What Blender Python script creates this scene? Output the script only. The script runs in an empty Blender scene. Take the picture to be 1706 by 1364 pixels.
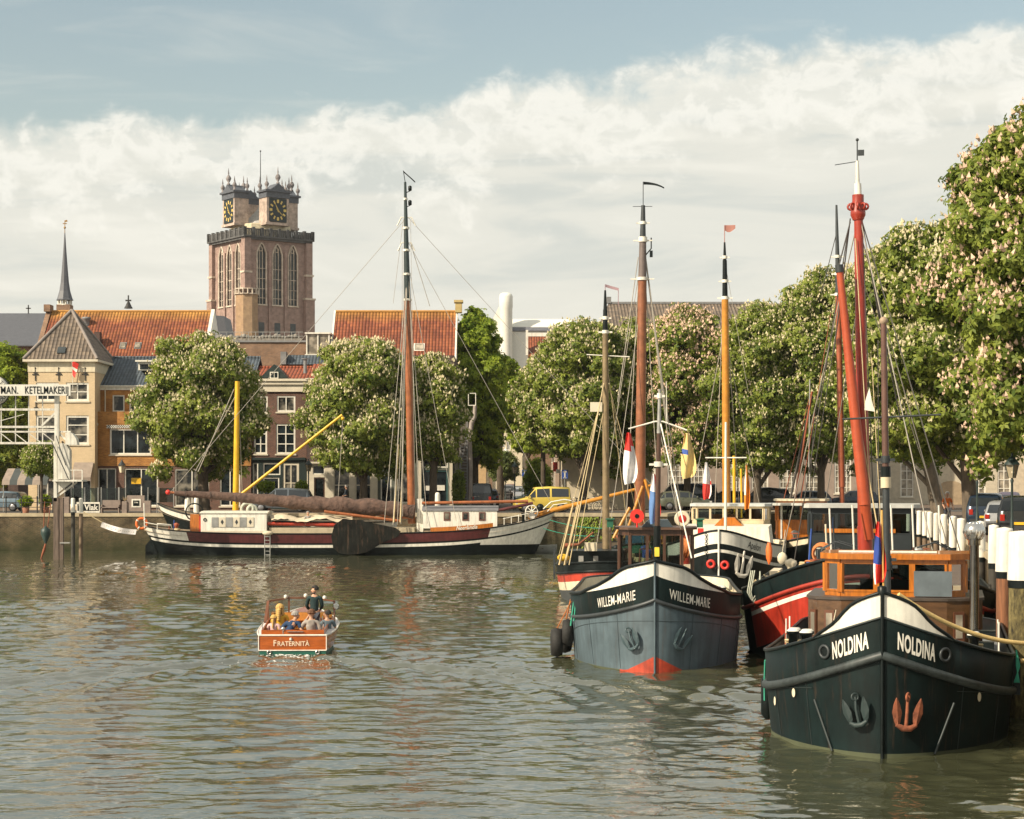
import bpy, bmesh, math, random
import numpy as np
from mathutils import Vector, Matrix
R = math.radians
rnd = random.Random(11)
sc = bpy.context.scene
COL = sc.collection
# ---------------------------------------------------------------- camera
F = 3200.0; CX = 853.0; HY = 795.0; H = 5.0
cam_d = bpy.data.cameras.new("camera"); cam = bpy.data.objects.new("camera", cam_d); COL.objects.link(cam)
cam.location = (0, 0, H); cam.rotation_euler = (R(90), 0, 0)
cam_d.sensor_width = 36; cam_d.lens = F / 1706 * 36
cam_d.shift_y = (HY - 682) / 1706; cam_d.clip_start = 0.5; cam_d.clip_end = 5000
sc.camera = cam
# ---------------------------------------------------------------- sky and sun
SUN = Vector((-0.76, -0.50, 0.66)).normalized()
w = bpy.data.worlds.new("World"); sc.world = w; w.use_nodes = True
nt = w.node_tree; nt.nodes.clear()
def WN(t, **k):
    n = nt.nodes.new(t)
    for a, b in k.items(): setattr(n, a, b)
    return n
def WM(op, a, b=None, c=None):
    n = WN('ShaderNodeMath', operation=op)
    for i, v in enumerate((a, b, c)):
        if v is None: continue
        if isinstance(v, (int, float)): n.inputs[i].default_value = v
        else: nt.links.new(v, n.inputs[i])
    return n.outputs[0]
sky = WN('ShaderNodeTexSky', sky_type='NISHITA', sun_disc=False)
sky.sun_elevation = math.asin(SUN.z); sky.sun_rotation = math.atan2(SUN.x, SUN.y) % (2 * math.pi)
sky.air_density = 1.0; sky.dust_density = 2.0; sky.ozone_density = 1.0
tc = WN('ShaderNodeTexCoord'); sx = WN('ShaderNodeSeparateXYZ'); nt.links.new(tc.outputs['Generated'], sx.inputs[0])
az = WM('ARCTAN2', sx.outputs[0], sx.outputs[1])
hl = WM('SQRT', WM('ADD', WM('MULTIPLY', sx.outputs[0], sx.outputs[0]), WM('MULTIPLY', sx.outputs[1], sx.outputs[1])))
el = WM('ARCTAN2', sx.outputs[2], hl)
def noise(sx_, sy_, scale, detail=6, rough=.55, off=0.0, dist=0.0):
    cb = WN('ShaderNodeCombineXYZ')
    nt.links.new(WM('MULTIPLY', az, sx_), cb.inputs[0]); nt.links.new(WM('MULTIPLY', el, sy_), cb.inputs[1]); cb.inputs[2].default_value = off
    n = WN('ShaderNodeTexNoise'); n.inputs['Scale'].default_value = scale; n.inputs['Detail'].default_value = detail
    n.inputs['Roughness'].default_value = rough; n.inputs['Distortion'].default_value = dist
    nt.links.new(cb.outputs[0], n.inputs['Vector']); return n.outputs['Fac']
# height of the upper edge of the cloud bank, by azimuth
edge = WM('ADD', WM('MULTIPLY', WM('SINE', WM('ADD', WM('MULTIPLY', az, 5.2), -.25)), .024), .2015)
n_big = noise(1, 1.5, 13, 4, .5, 3.1)
n_puff = noise(1, 1.3, 42, 9, .62, 7.7, .3)
edge2 = WM('ADD', edge, WM('ADD', WM('MULTIPLY', WM('SUBTRACT', n_big, .5), .05), WM('MULTIPLY', WM('SUBTRACT', n_puff, .5), .036)))
dd = WM('SUBTRACT', edge2, el)
def ramp(v, pts, interp='EASE'):
    r = WN('ShaderNodeValToRGB'); r.color_ramp.interpolation = interp
    e = r.color_ramp.elements
    while len(e) < len(pts): e.new(.5)
    for i, (p, c) in enumerate(pts): e[i].position = p; e[i].color = c if len(c) == 4 else (*c, 1)
    nt.links.new(v, r.inputs[0]); return r.outputs[0]
g = lambda v: (v, v, v)
mask = ramp(WM('ADD', WM('MULTIPLY', dd, 10), .5), [(.42, g(0)), (.58, g(.92)), (1, g(.98))])
veil = ramp(WM('MULTIPLY', el, 1.5), [(.36, g(0)), (.48, g(.85)), (1, g(.7))])   # bright cloud added above the view to lift water reflections and fill
wisp = ramp(noise(1, 5.5, 7, 8, .6, 1.3, .5), [(.50, g(0)), (.78, g(.42))])
haz = WM('SUBTRACT', 1, WM('MULTIPLY', WM('SUBTRACT', el, .16), 4.5))
wm = WM('MULTIPLY', wisp, haz)
m2 = WN('ShaderNodeMath', operation='MAXIMUM', use_clamp=True); nt.links.new(mask, m2.inputs[0]); nt.links.new(WM('MAXIMUM', wm, veil), m2.inputs[1])
shade = ramp(noise(1, 6.0, 6.5, 7, .55, 5.9, .6), [(.34, (.66, .68, .63)), (.50, (.79, .78, .70)), (.66, (.88, .86, .77))])
hi = ramp(WM('ADD', WM('MULTIPLY', dd, 9), WM('MULTIPLY', WM('SUBTRACT', n_puff, .5), 1.1)), [(.0, g(.15)), (.14, g(.68)), (.42, g(.0))])
mixc = WN('ShaderNodeMix', data_type='RGBA'); nt.links.new(hi, mixc.inputs[0]); nt.links.new(shade, mixc.inputs[6]); mixc.inputs[7].default_value = (1.0, .97, .88, 1)
low = ramp(WM('MULTIPLY', el, 4), [(.0, g(.75)), (.55, g(0))])
mixl = WN('ShaderNodeMix', data_type='RGBA'); nt.links.new(low, mixl.inputs[0]); nt.links.new(mixc.outputs[2], mixl.inputs[6]); mixl.inputs[7].default_value = (.84, .80, .68, 1)
bgc = WN('ShaderNodeBackground'); nt.links.new(mixl.outputs[2], bgc.inputs[0]); bgc.inputs[1].default_value = 0.77
# the blue of the open sky, softened to the hazy teal of the day
tint = WN('ShaderNodeMix', data_type='RGBA'); tint.blend_type = 'MULTIPLY'; tint.inputs[0].default_value = 1
nt.links.new(sky.outputs[0], tint.inputs[6]); tint.inputs[7].default_value = (1.22, 1.05, .80, 1)
bgs = WN('ShaderNodeBackground'); nt.links.new(tint.outputs[2], bgs.inputs[0]); bgs.inputs[1].default_value = 0.12
mx = WN('ShaderNodeMixShader'); nt.links.new(m2.outputs[0], mx.inputs[0]); nt.links.new(bgs.outputs[0], mx.inputs[1]); nt.links.new(bgc.outputs[0], mx.inputs[2])
wo = WN('ShaderNodeOutputWorld'); nt.links.new(mx.outputs[0], wo.inputs[0])
sl = bpy.data.lights.new("sun", 'SUN'); sl.energy = 5.0; sl.angle = R(.55); sl.color = (1.0, .87, .68)
so = bpy.data.objects.new("sun", sl); COL.objects.link(so); so.location = (-60, -40, 60)
so.rotation_euler = (-SUN).to_track_quat('-Z', 'Y').to_euler()
sc.view_settings.view_transform = 'Standard'; sc.view_settings.look = 'None'; sc.view_settings.exposure = 0.45; sc.view_settings.gamma = 1

# ---------------------------------------------------------------- helpers
def X(px, d): return (px - CX) * d / F
def Z(py, d): return H - (py - HY) * d / F
def V(px, py, d): return Vector((X(px, d), d, Z(py, d)))
MATS = {}
def M(name, col, rough=.6, metal=0., var=.18, scale=2.5, bump=0., bscale=20, streak=0., spec=.5, trans=0., coat=0., rust=0., emis=None, stretch=(1, 1, 1)):
    """plain surface with two scales of colour variation, optional vertical streaks and bump"""
    if name in MATS: return MATS[name]
    m = bpy.data.materials.new(name); m.use_nodes = True; MATS[name] = m
    t = m.node_tree; b = t.nodes['Principled BSDF']; L = t.links.new
    b.inputs['Roughness'].default_value = rough; b.inputs['Metallic'].default_value = metal
    b.inputs['Specular IOR Level'].default_value = spec; b.inputs['Coat Weight'].default_value = coat
    tcn = t.nodes.new('ShaderNodeTexCoord'); mp = t.nodes.new('ShaderNodeMapping'); mp.inputs['Scale'].default_value = stretch
    L(tcn.outputs['Object'], mp.inputs[0])
    n = t.nodes.new('ShaderNodeTexNoise'); n.inputs['Scale'].default_value = scale; n.inputs['Detail'].default_value = 6; n.inputs['Roughness'].default_value = .65
    L(mp.outputs[0], n.inputs['Vector'])
    r = t.nodes.new('ShaderNodeMapRange'); r.inputs[1].default_value = .3; r.inputs[2].default_value = .7
    r.inputs[3].default_value = 1 - var * 1.3; r.inputs[4].default_value = 1 + var; L(n.outputs['Fac'], r.inputs[0])
    val = r.outputs[0]
    if streak:
        mp2 = t.nodes.new('ShaderNodeMapping'); mp2.inputs['Scale'].default_value = (7, 7, .6); L(tcn.outputs['Object'], mp2.inputs[0])
        n2 = t.nodes.new('ShaderNodeTexNoise'); n2.inputs['Scale'].default_value = 1.2; n2.inputs['Detail'].default_value = 5; L(mp2.outputs[0], n2.inputs['Vector'])
        r2 = t.nodes.new('ShaderNodeMapRange'); r2.inputs[1].default_value = .42; r2.inputs[2].default_value = .66; r2.inputs[3].default_value = 1; r2.inputs[4].default_value = 1 - streak
        L(n2.outputs['Fac'], r2.inputs[0]); mu = t.nodes.new('ShaderNodeMath'); mu.operation = 'MULTIPLY'; L(val, mu.inputs[0]); L(r2.outputs[0], mu.inputs[1]); val = mu.outputs[0]
    vm = t.nodes.new('ShaderNodeVectorMath'); vm.operation = 'SCALE'; vm.inputs[0].default_value = col[:3]; L(val, vm.inputs[3])
    outc = vm.outputs[0]
    if rust:   # runs of rust and grime down the plates
        mp3 = t.nodes.new('ShaderNodeMapping'); mp3.inputs['Scale'].default_value = (5, 5, .45); L(tcn.outputs['Object'], mp3.inputs[0])
        n3 = t.nodes.new('ShaderNodeTexNoise'); n3.inputs['Scale'].default_value = 1.7; n3.inputs['Detail'].default_value = 8; n3.inputs['Roughness'].default_value = .7; L(mp3.outputs[0], n3.inputs['Vector'])
        r3 = t.nodes.new('ShaderNodeMapRange'); r3.inputs[1].default_value = .56; r3.inputs[2].default_value = .74; r3.inputs[4].default_value = rust; L(n3.outputs['Fac'], r3.inputs[0])
        m3 = t.nodes.new('ShaderNodeMix'); m3.data_type = 'RGBA'; L(r3.outputs[0], m3.inputs[0]); L(outc, m3.inputs[6]); m3.inputs[7].default_value = (.13, .075, .045, 1); outc = m3.outputs[2]
    L(outc, b.inputs['Base Color'])
    rr = t.nodes.new('ShaderNodeMapRange'); rr.inputs[3].default_value = max(.02, rough - .1); rr.inputs[4].default_value = min(1, rough + .12); L(n.outputs['Fac'], rr.inputs[0]); L(rr.outputs[0], b.inputs['Roughness'])
    if bump:
        nb = t.nodes.new('ShaderNodeTexNoise'); nb.inputs['Scale'].default_value = bscale; nb.inputs['Detail'].default_value = 4; L(mp.outputs[0], nb.inputs['Vector'])
        bp = t.nodes.new('ShaderNodeBump'); bp.inputs['Distance'].default_value = bump; bp.inputs['Strength'].default_value = .8; L(nb.outputs['Fac'], bp.inputs['Height']); L(bp.outputs[0], b.inputs['Normal'])
    if emis: b.inputs['Emission Color'].default_value = (*emis[:3], 1); b.inputs['Emission Strength'].default_value = emis[3]
    return m
def Mbrick(name, c1, c2, mortar=(.3, .27, .22), bw=.24, rh=.075, patch=.35, msize=.012, rough=.85, moss=None):
    if name in MATS: return MATS[name]
    m = bpy.data.materials.new(name); m.use_nodes = True; MATS[name] = m
    t = m.node_tree; b = t.nodes['Principled BSDF']; L = t.links.new; b.inputs['Roughness'].default_value = rough; b.inputs['Specular IOR Level'].default_value = .25
    uv = t.nodes.new('ShaderNodeUVMap'); uv.uv_map = 'UVMap'
    br = t.nodes.new('ShaderNodeTexBrick'); br.inputs['Scale'].default_value = 1; br.inputs['Brick Width'].default_value = bw; br.inputs['Row Height'].default_value = rh
    br.inputs['Mortar Size'].default_value = msize; br.inputs['Color1'].default_value = (*c1, 1); br.inputs['Color2'].default_value = (*c2, 1); br.inputs['Mortar'].default_value = (*mortar, 1)
    br.inputs['Bias'].default_value = -.1
    L(uv.outputs[0], br.inputs['Vector'])
    n = t.nodes.new('ShaderNodeTexNoise'); n.inputs['Scale'].default_value = .9; n.inputs['Detail'].default_value = 8; n.inputs['Roughness'].default_value = .7; L(uv.outputs[0], n.inputs['Vector'])
    r = t.nodes.new('ShaderNodeMapRange'); r.inputs[1].default_value = .3; r.inputs[2].default_value = .7; r.inputs[3].default_value = 1 - patch; r.inputs[4].default_value = 1 + patch * .7; L(n.outputs['Fac'], r.inputs[0])
    vm = t.nodes.new('ShaderNodeVectorMath'); vm.operation = 'SCALE'; L(br.outputs['Color'], vm.inputs[0]); L(r.outputs[0], vm.inputs[3])
    out = vm.outputs[0]
    if moss:   # (colour, height below which the growth gets thick, softness), object z
        tcn = t.nodes.new('ShaderNodeTexCoord'); s = t.nodes.new('ShaderNodeSeparateXYZ'); L(tcn.outputs['Object'], s.inputs[0])
        n2 = t.nodes.new('ShaderNodeTexNoise'); n2.inputs['Scale'].default_value = 1.3; n2.inputs['Detail'].default_value = 9; L(tcn.outputs['Object'], n2.inputs['Vector'])
        a = t.nodes.new('ShaderNodeMath'); a.operation = 'MULTIPLY_ADD'; a.inputs[1].default_value = 2.2; L(n2.outputs['Fac'], a.inputs[0]); L(s.outputs[2], a.inputs[2])
        r2 = t.nodes.new('ShaderNodeMapRange'); r2.inputs[1].default_value = moss[1] + moss[2]; r2.inputs[2].default_value = moss[1]; r2.inputs[3].default_value = 0; r2.inputs[4].default_value = 1; L(a.outputs[0], r2.inputs[0])
        mxn = t.nodes.new('ShaderNodeMix'); mxn.data_type = 'RGBA'; L(r2.outputs[0], mxn.inputs[0]); L(out, mxn.inputs[6]); mxn.inputs[7].default_value = (*moss[0], 1); out = mxn.outputs[2]
    L(out, b.inputs['Base Color'])
    bp = t.nodes.new('ShaderNodeBump'); bp.inputs['Distance'].default_value = .02; bp.inputs['Strength'].default_value = .6; L(br.outputs['Fac'], bp.inputs['Height']); bp.invert = True; L(bp.outputs[0], b.inputs['Normal'])
    return m
def Mtile(name, c1, c2, ridge=None, pitch=.27, row=.36, patch=.35, deep=.25, rough=.7):
    """pantiles: rounded columns and overlapping rows, each tile its own tone; lichen towards noise patches"""
    if name in MATS: return MATS[name]
    m = bpy.data.materials.new(name); m.use_nodes = True; MATS[name] = m
    t = m.node_tree; b = t.nodes['Principled BSDF']; L = t.links.new; b.inputs['Roughness'].default_value = rough; b.inputs['Specular IOR Level'].default_value = .3
    uv = t.nodes.new('ShaderNodeUVMap'); uv.uv_map = 'UVMap'; s = t.nodes.new('ShaderNodeSeparateXYZ'); L(uv.outputs[0], s.inputs[0])
    def m_(op, a, bb):
        q = t.nodes.new('ShaderNodeMath'); q.operation = op
        for i, v in enumerate((a, bb)):
            if v is None: continue
            if isinstance(v, (int, float)): q.inputs[i].default_value = v
            else: L(v, q.inputs[i])
        return q.outputs[0]
    u = m_('MULTIPLY', s.outputs[0], 1 / pitch); v = m_('MULTIPLY', s.outputs[1], 1 / row)
    fu = m_('FRACT', u, None); fv = m_('FRACT', v, None)
    prof = m_('SINE', m_('MULTIPLY', fu, math.pi), None)          # 0 at joints, 1 on the crest
    hgt = m_('ADD', m_('MULTIPLY', prof, .06), m_('MULTIPLY', m_('SUBTRACT', 1, fv), .04))
    cb = t.nodes.new('ShaderNodeCombineXYZ'); L(m_('FLOOR', u, None), cb.inputs[0]); L(m_('FLOOR', v, None), cb.inputs[1])
    wn = t.nodes.new('ShaderNodeTexWhiteNoise'); wn.noise_dimensions = '2D'; L(cb.outputs[0], wn.inputs['Vector'])
    mx_ = t.nodes.new('ShaderNodeMix'); mx_.data_type = 'RGBA'; L(wn.outputs['Value'], mx_.inputs[0]); mx_.inputs[6].default_value = (*c1, 1); mx_.inputs[7].default_value = (*c2, 1)
    n = t.nodes.new('ShaderNodeTexNoise'); n.inputs['Scale'].default_value = .5; n.inputs['Detail'].default_value = 8; n.inputs['Roughness'].default_value = .7; L(uv.outputs[0], n.inputs['Vector'])
    r = t.nodes.new('ShaderNodeMapRange'); r.inputs[1].default_value = .3; r.inputs[2].default_value = .7; r.inputs[3].default_value = 1 - patch; r.inputs[4].default_value = 1 + patch; L(n.outputs['Fac'], r.inputs[0])
    gap = t.nodes.new('ShaderNodeMapRange'); gap.inputs[1].default_value = 0; gap.inputs[2].default_value = .55; gap.inputs[3].default_value = deep; gap.inputs[4].default_value = 1; L(prof, gap.inputs[0])
    gap2 = t.nodes.new('ShaderNodeMapRange'); gap2.inputs[1].default_value = 0; gap2.inputs[2].default_value = .16; gap2.inputs[3].default_value = .45; gap2.inputs[4].default_value = 1; L(fv, gap2.inputs[0])
    k = m_('MULTIPLY', m_('MULTIPLY', r.outputs[0], gap.outputs[0]), gap2.outputs[0])
    out = mx_.outputs[2]
    if ridge:   # lichen colour and the uv height where it starts (uv v grows up the slope)
        rr = t.nodes.new('ShaderNodeMapRange'); rr.inputs[1].default_value = ridge[1]; rr.inputs[2].default_value = ridge[2]; L(m_('ADD', s.outputs[1], m_('MULTIPLY', n.outputs['Fac'], 1.6)), rr.inputs[0])
        mm = t.nodes.new('ShaderNodeMix'); mm.data_type = 'RGBA'; L(rr.outputs[0], mm.inputs[0]); L(out, mm.inputs[6]); mm.inputs[7].default_value = (*ridge[0], 1); out = mm.outputs[2]
    vm = t.nodes.new('ShaderNodeVectorMath'); vm.operation = 'SCALE'; L(out, vm.inputs[0]); L(k, vm.inputs[3]); L(vm.outputs[0], b.inputs['Base Color'])
    bp = t.nodes.new('ShaderNodeBump'); bp.inputs['Distance'].default_value = 1; bp.inputs['Strength'].default_value = .9; L(hgt, bp.inputs['Height']); L(bp.outputs[0], b.inputs['Normal'])
    return m
def Mglass(name, col=(.010, .014, .016), rough=.04, curtain=None):
    """window pane: dark room behind glossy glass; curtain = cloth hanging behind parts of it"""
    if name in MATS: return MATS[name]
    m = bpy.data.materials.new(name); m.use_nodes = True; MATS[name] = m
    t = m.node_tree; b = t.nodes['Principled BSDF']; L = t.links.new
    b.inputs['Roughness'].default_value = rough; b.inputs['IOR'].default_value = 1.5; b.inputs['Specular IOR Level'].default_value = .32
    tcn = t.nodes.new('ShaderNodeTexCoord'); n = t.nodes.new('ShaderNodeTexNoise'); n.inputs['Scale'].default_value = 1.4; n.inputs['Detail'].default_value = 5; L(tcn.outputs['Object'], n.inputs['Vector'])
    r = t.nodes.new('ShaderNodeValToRGB'); e = r.color_ramp.elements; e[0].position = .42; e[0].color = (*[c * .6 for c in col], 1); e[1].position = .64; e[1].color = (*(curtain or [c * 2.2 for c in col]), 1)
    L(n.outputs['Fac'], r.inputs[0]); L(r.outputs[0], b.inputs['Base Color'])
    n3 = t.nodes.new('ShaderNodeTexNoise'); n3.inputs['Scale'].default_value = .8; L(tcn.outputs['Object'], n3.inputs['Vector'])
    bp = t.nodes.new('ShaderNodeBump'); bp.inputs['Distance'].default_value = .01; L(n3.outputs['Fac'], bp.inputs['Height']); L(bp.outputs[0], b.inputs['Normal'])
    return m
def Mclear(name, col=(.8, .85, .85)):
    if name in MATS: return MATS[name]
    m = bpy.data.materials.new(name); m.use_nodes = True; MATS[name] = m
    t = m.node_tree; b = t.nodes['Principled BSDF']; L = t.links.new
    gl = t.nodes.new('ShaderNodeBsdfGlossy'); gl.inputs['Roughness'].default_value = .03; tr = t.nodes.new('ShaderNodeBsdfTransparent'); tr.inputs[0].default_value = (*col, 1)
    fr = t.nodes.new('ShaderNodeFresnel'); fr.inputs[0].default_value = 1.5
    mxs = t.nodes.new('ShaderNodeMixShader'); L(fr.outputs[0], mxs.inputs[0]); L(tr.outputs[0], mxs.inputs[1]); L(gl.outputs[0], mxs.inputs[2]); L(mxs.outputs[0], t.nodes['Material Output'].inputs[0])
    return m

class MB:
    """collects shapes; build() links them as ONE mesh object"""
    def __init__(s): s.v = []; s.f = []; s.m = []; s.sm = []
    def add(s, vs, fs, m=0, smooth=False):
        o = len(s.v); s.v += [tuple(p) for p in vs]
        for q in fs: s.f.append(tuple(o + i for i in q)); s.m.append(m); s.sm.append(smooth)
        return s
    def box(s, x0, x1, y0, y1, z0, z1, m=0):
        vs = [(x, y, z) for z in (z0, z1) for y in (y0, y1) for x in (x0, x1)]
        return s.add(vs, [(0, 2, 3, 1), (4, 5, 7, 6), (0, 1, 5, 4), (2, 6, 7, 3), (0, 4, 6, 2), (1, 3, 7, 5)], m)
    def obox(s, c, ax, sz, m=0):
        """oriented box: centre, 3x3 axes (columns), full sizes"""
        c = Vector(c); vs = []
        for k in (-.5, .5):
            for j in (-.5, .5):
                for i in (-.5, .5): vs.append(c + ax @ Vector((i * sz[0], j * sz[1], k * sz[2])))
        return s.add(vs, [(0, 2, 3, 1), (4, 5, 7, 6), (0, 1, 5, 4), (2, 6, 7, 3), (0, 4, 6, 2), (1, 3, 7, 5)], m)
    def beam(s, a, b, wd, ht=None, m=0):
        a = Vector(a); b = Vector(b); d = b - a; q = d.to_track_quat('Y', 'Z').to_matrix()
        return s.obox((a + b) / 2, q, (wd, d.length, ht or wd), m)
    def tube(s, pts, r, n=6, m=0, caps=True, smooth=True):
        pts = [Vector(p) for p in pts]; k = len(pts); rs = r if isinstance(r, (list, tuple)) else [r] * k
        vs = []; up = None
        for i, p in enumerate(pts):
            t = (pts[min(i + 1, k - 1)] - pts[max(i - 1, 0)]).normalized()
            if up is None: up = Vector((0, 0, 1)) if abs(t.z) < .9 else Vector((0, 1, 0))
            a = t.cross(up).normalized(); b = a.cross(t).normalized(); up = b
            for j in range(n):
                th = 2 * math.pi * j / n; vs.append(p + (a * math.cos(th) + b * math.sin(th)) * rs[i])
        fs = [(i * n + j, i * n + (j + 1) % n, (i + 1) * n + (j + 1) % n, (i + 1) * n + j) for i in range(k - 1) for j in range(n)]
        s.add(vs, fs, m, smooth)
        if caps: s.add([vs[j] for j in range(n)], [tuple(range(n))[::-1]], m); s.add([vs[(k - 1) * n + j] for j in range(n)], [tuple(range(n))], m)
        return s
    def lathe(s, c, prof, n=12, m=0, ax='Z', smooth=True):
        c = Vector(c); vs = []
        for r, h in prof:
            for j in range(n):
                th = 2 * math.pi * j / n; x, y = r * math.cos(th), r * math.sin(th)
                vs.append(c + (Vector((x, y, h)) if ax == 'Z' else Vector((x, h, y)) if ax == 'Y' else Vector((h, x, y))))
        k = len(prof)
        fs = [(i * n + j, i * n + (j + 1) % n, (i + 1) * n + (j + 1) % n, (i + 1) * n + j) for i in range(k - 1) for j in range(n)]
        s.add(vs, fs, m, smooth)
        if prof[0][0] > .001: s.add(vs[:n], [tuple(range(n))[::-1]], m)
        if prof[-1][0] > .001: s.add(vs[-n:], [tuple(range(n))], m)
        return s
    def ball(s, c, r, n=10, m=0, sq=(1, 1, 1)):
        c = Vector(c); k = n // 2 + 1; vs = []
        for i in range(k + 1):
            a = math.pi * i / k
            for j in range(n):
                th = 2 * math.pi * j / n; vs.append(c + Vector((math.sin(a) * math.cos(th) * sq[0], math.sin(a) * math.sin(th) * sq[1], math.cos(a) * sq[2])) * r)
        return s.add(vs, [(i * n + j, i * n + (j + 1) % n, (i + 1) * n + (j + 1) % n, (i + 1) * n + j) for i in range(k) for j in range(n)], m, True)
    def torus(s, c, R_, r, ax=(0, 1, 0), n=20, k=8, m=0, sq=1.0):
        c = Vector(c); q = Vector(ax).normalized().to_track_quat('Z', 'Y').to_matrix()
        vs = []
        for i in range(n):
            a = 2 * math.pi * i / n
            for j in range(k):
                b = 2 * math.pi * j / k; rr = R_ + r * math.cos(b)
                vs.append(c + q @ Vector((rr * math.cos(a), rr * math.sin(a), r * math.sin(b) * sq)))
        return s.add(vs, [(i * k + j, ((i + 1) % n) * k + j, ((i + 1) % n) * k + (j + 1) % k, i * k + (j + 1) % k) for i in range(n) for j in range(k)], m, True)
    def prism(s, poly, a0, a1, ax='Y', m=0):
        """poly of (p,q): ax Y -> (x,z) extruded in y; ax X -> (y,z) in x; ax Z -> (x,y) in z"""
        f = {'Y': lambda p, q, a: (p, a, q), 'X': lambda p, q, a: (a, p, q), 'Z': lambda p, q, a: (p, q, a)}[ax]
        n = len(poly); vs = [f(p, q, a0) for p, q in poly] + [f(p, q, a1) for p, q in poly]
        return s.add(vs, [tuple(range(n)), tuple(range(2 * n - 1, n - 1, -1))] + [(i, i + n, (i + 1) % n + n, (i + 1) % n) for i in range(n)], m)
    def quad(s, *p, m=0): return s.add(p, [tuple(range(len(p)))], m)
    def grid(s, P, m=0, smooth=True, m_of=None):
        """P[i][j] points"""
        o = len(s.v); ni = len(P); nj = len(P[0])
        for row in P: s.v += [tuple(p) for p in row]
        for i in range(ni - 1):
            for j in range(nj - 1):
                s.f.append((o + i * nj + j, o + (i + 1) * nj + j, o + (i + 1) * nj + j + 1, o + i * nj + j + 1)); s.m.append(m_of(i, j) if m_of else m); s.sm.append(smooth)
        return s
    def build(s, name, mats, parent=None, loc=None, fix=True):
        me = bpy.data.meshes.new(name); me.from_pydata(s.v, [], s.f)
        if not isinstance(mats, (list, tuple)): mats = [mats]
        for q in mats: me.materials.append(q)
        me.polygons.foreach_set('material_index', s.m); me.polygons.foreach_set('use_smooth', s.sm)
        if fix:
            bm = bmesh.new(); bm.from_mesh(me); bmesh.ops.recalc_face_normals(bm, faces=bm.faces); bm.to_mesh(me); bm.free()
        uvl = me.uv_layers.new(name='UVMap').data
        z = Vector((0, 0, 1)); vv = me.vertices
        for p in me.polygons:
            n = p.normal
            if abs(n.z) > .985: hx = Vector((1, 0, 0)); vx = Vector((0, 1, 0))
            else:
                hx = z.cross(n).normalized(); vx = n.cross(hx)
                if hx.dot(Vector((1, .3, 0))) < 0: hx = -hx
            for li in p.loop_indices:
                co = vv[me.loops[li].vertex_index].co; uvl[li].uv = (co.dot(hx), co.dot(vx))
        o = bpy.data.objects.new(name, me); COL.objects.link(o)
        if parent: o.parent = parent
        if loc is not None: o.location = loc
        return o
def _bsplit(s, name, mats, parent=None, gap=.03):
    """connected pieces (pieces that touch stay together), each linked as an object of its own"""
    par = list(range(len(s.v)))
    def fd(a):
        while par[a] != a: par[a] = par[par[a]]; a = par[a]
        return a
    for f in s.f:
        for q in f[1:]: par[fd(q)] = fd(f[0])
    comp = {}
    for i, f in enumerate(s.f): comp.setdefault(fd(f[0]), []).append(i)
    bb = []
    for k, fs in comp.items():
        vs = [s.v[j] for i in fs for j in s.f[i]]; bb.append([[min(v[a] for v in vs) - gap for a in range(3)], [max(v[a] for v in vs) + gap for a in range(3)], list(fs)])
    ch = True
    while ch:
        ch = False
        for i in range(len(bb)):
            for j in range(i + 1, len(bb)):
                if all(bb[i][0][a] <= bb[j][1][a] and bb[j][0][a] <= bb[i][1][a] for a in range(3)):
                    bb[i] = [[min(x, y) for x, y in zip(bb[i][0], bb[j][0])], [max(x, y) for x, y in zip(bb[i][1], bb[j][1])], bb[i][2] + bb[j][2]]; bb.pop(j); ch = True; break
            if ch: break
    out = []
    for lo, hi, fs in bb:
        n = MB(); mp = {}
        for i in fs:
            for j in s.f[i]:
                if j not in mp: mp[j] = len(n.v); n.v.append(s.v[j])
            n.f.append(tuple(mp[j] for j in s.f[i])); n.m.append(s.m[i]); n.sm.append(s.sm[i])
        out.append(n.build(name, mats, parent))
    return out[0]
MB.bsplit = _bsplit
def tag(o, label, cat, group=None, kind=None):
    o['label'] = label; o['category'] = cat
    if group: o['group'] = group
    if kind: o['kind'] = kind
    return o
def thing(name, label, cat, loc=(0, 0, 0), rz=0., group=None):
    o = bpy.data.objects.new(name, None); COL.objects.link(o); o.location = loc; o.rotation_euler = (0, 0, rz); o.empty_display_size = .3
    return tag(o, label, cat, group)
def kids(o): return list(o.children)
def copy_tree(o, loc=None, rz=None, label=None, group=None, scale=None):
    def rec(q, par):
        c = q.copy(); COL.objects.link(c); c.parent = par
        for ch in kids(q): rec(ch, c)
        return c
    c = rec(o, None)
    if loc is not None: c.location = loc
    if rz is not None: c.rotation_euler = (0, 0, rz)
    if label: c['label'] = label
    if group: c['group'] = group
    if scale: c.scale = scale
    return c
def struct(name, mb, mat):
    o = mb.build(name, mat); o['kind'] = 'structure'; return o
def text_geo(s, size, bold=0.0, xs=1.0, align='LEFT', spacing=1.0, shear=0.):
    c = bpy.data.curves.new('lettering', 'FONT'); c.body = s; c.size = size; c.offset = bold; c.align_x = align; c.space_character = spacing; c.shear = shear
    o = bpy.data.objects.new('lettering', c); me = bpy.data.meshes.new_from_object(o)
    vs = [(v.co.x * xs, v.co.y) for v in me.vertices]; fs = [tuple(p.vertices) for p in me.polygons]
    bpy.data.objects.remove(o); bpy.data.curves.remove(c); bpy.data.meshes.remove(me)
    return vs, fs
def text_on(mb, s, origin, right, up, size, bold=0., xs=1., align='CENTER', off=.012, spacing=1., shear=0., m=0):
    vs, fs = text_geo(s, size, bold, xs, align, spacing, shear)
    o = Vector(origin); r = Vector(right).normalized(); u = Vector(up).normalized(); n = r.cross(u) * off
    mb.add([o + r * a + u * b + n for a, b in vs], fs, m); return mb
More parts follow.
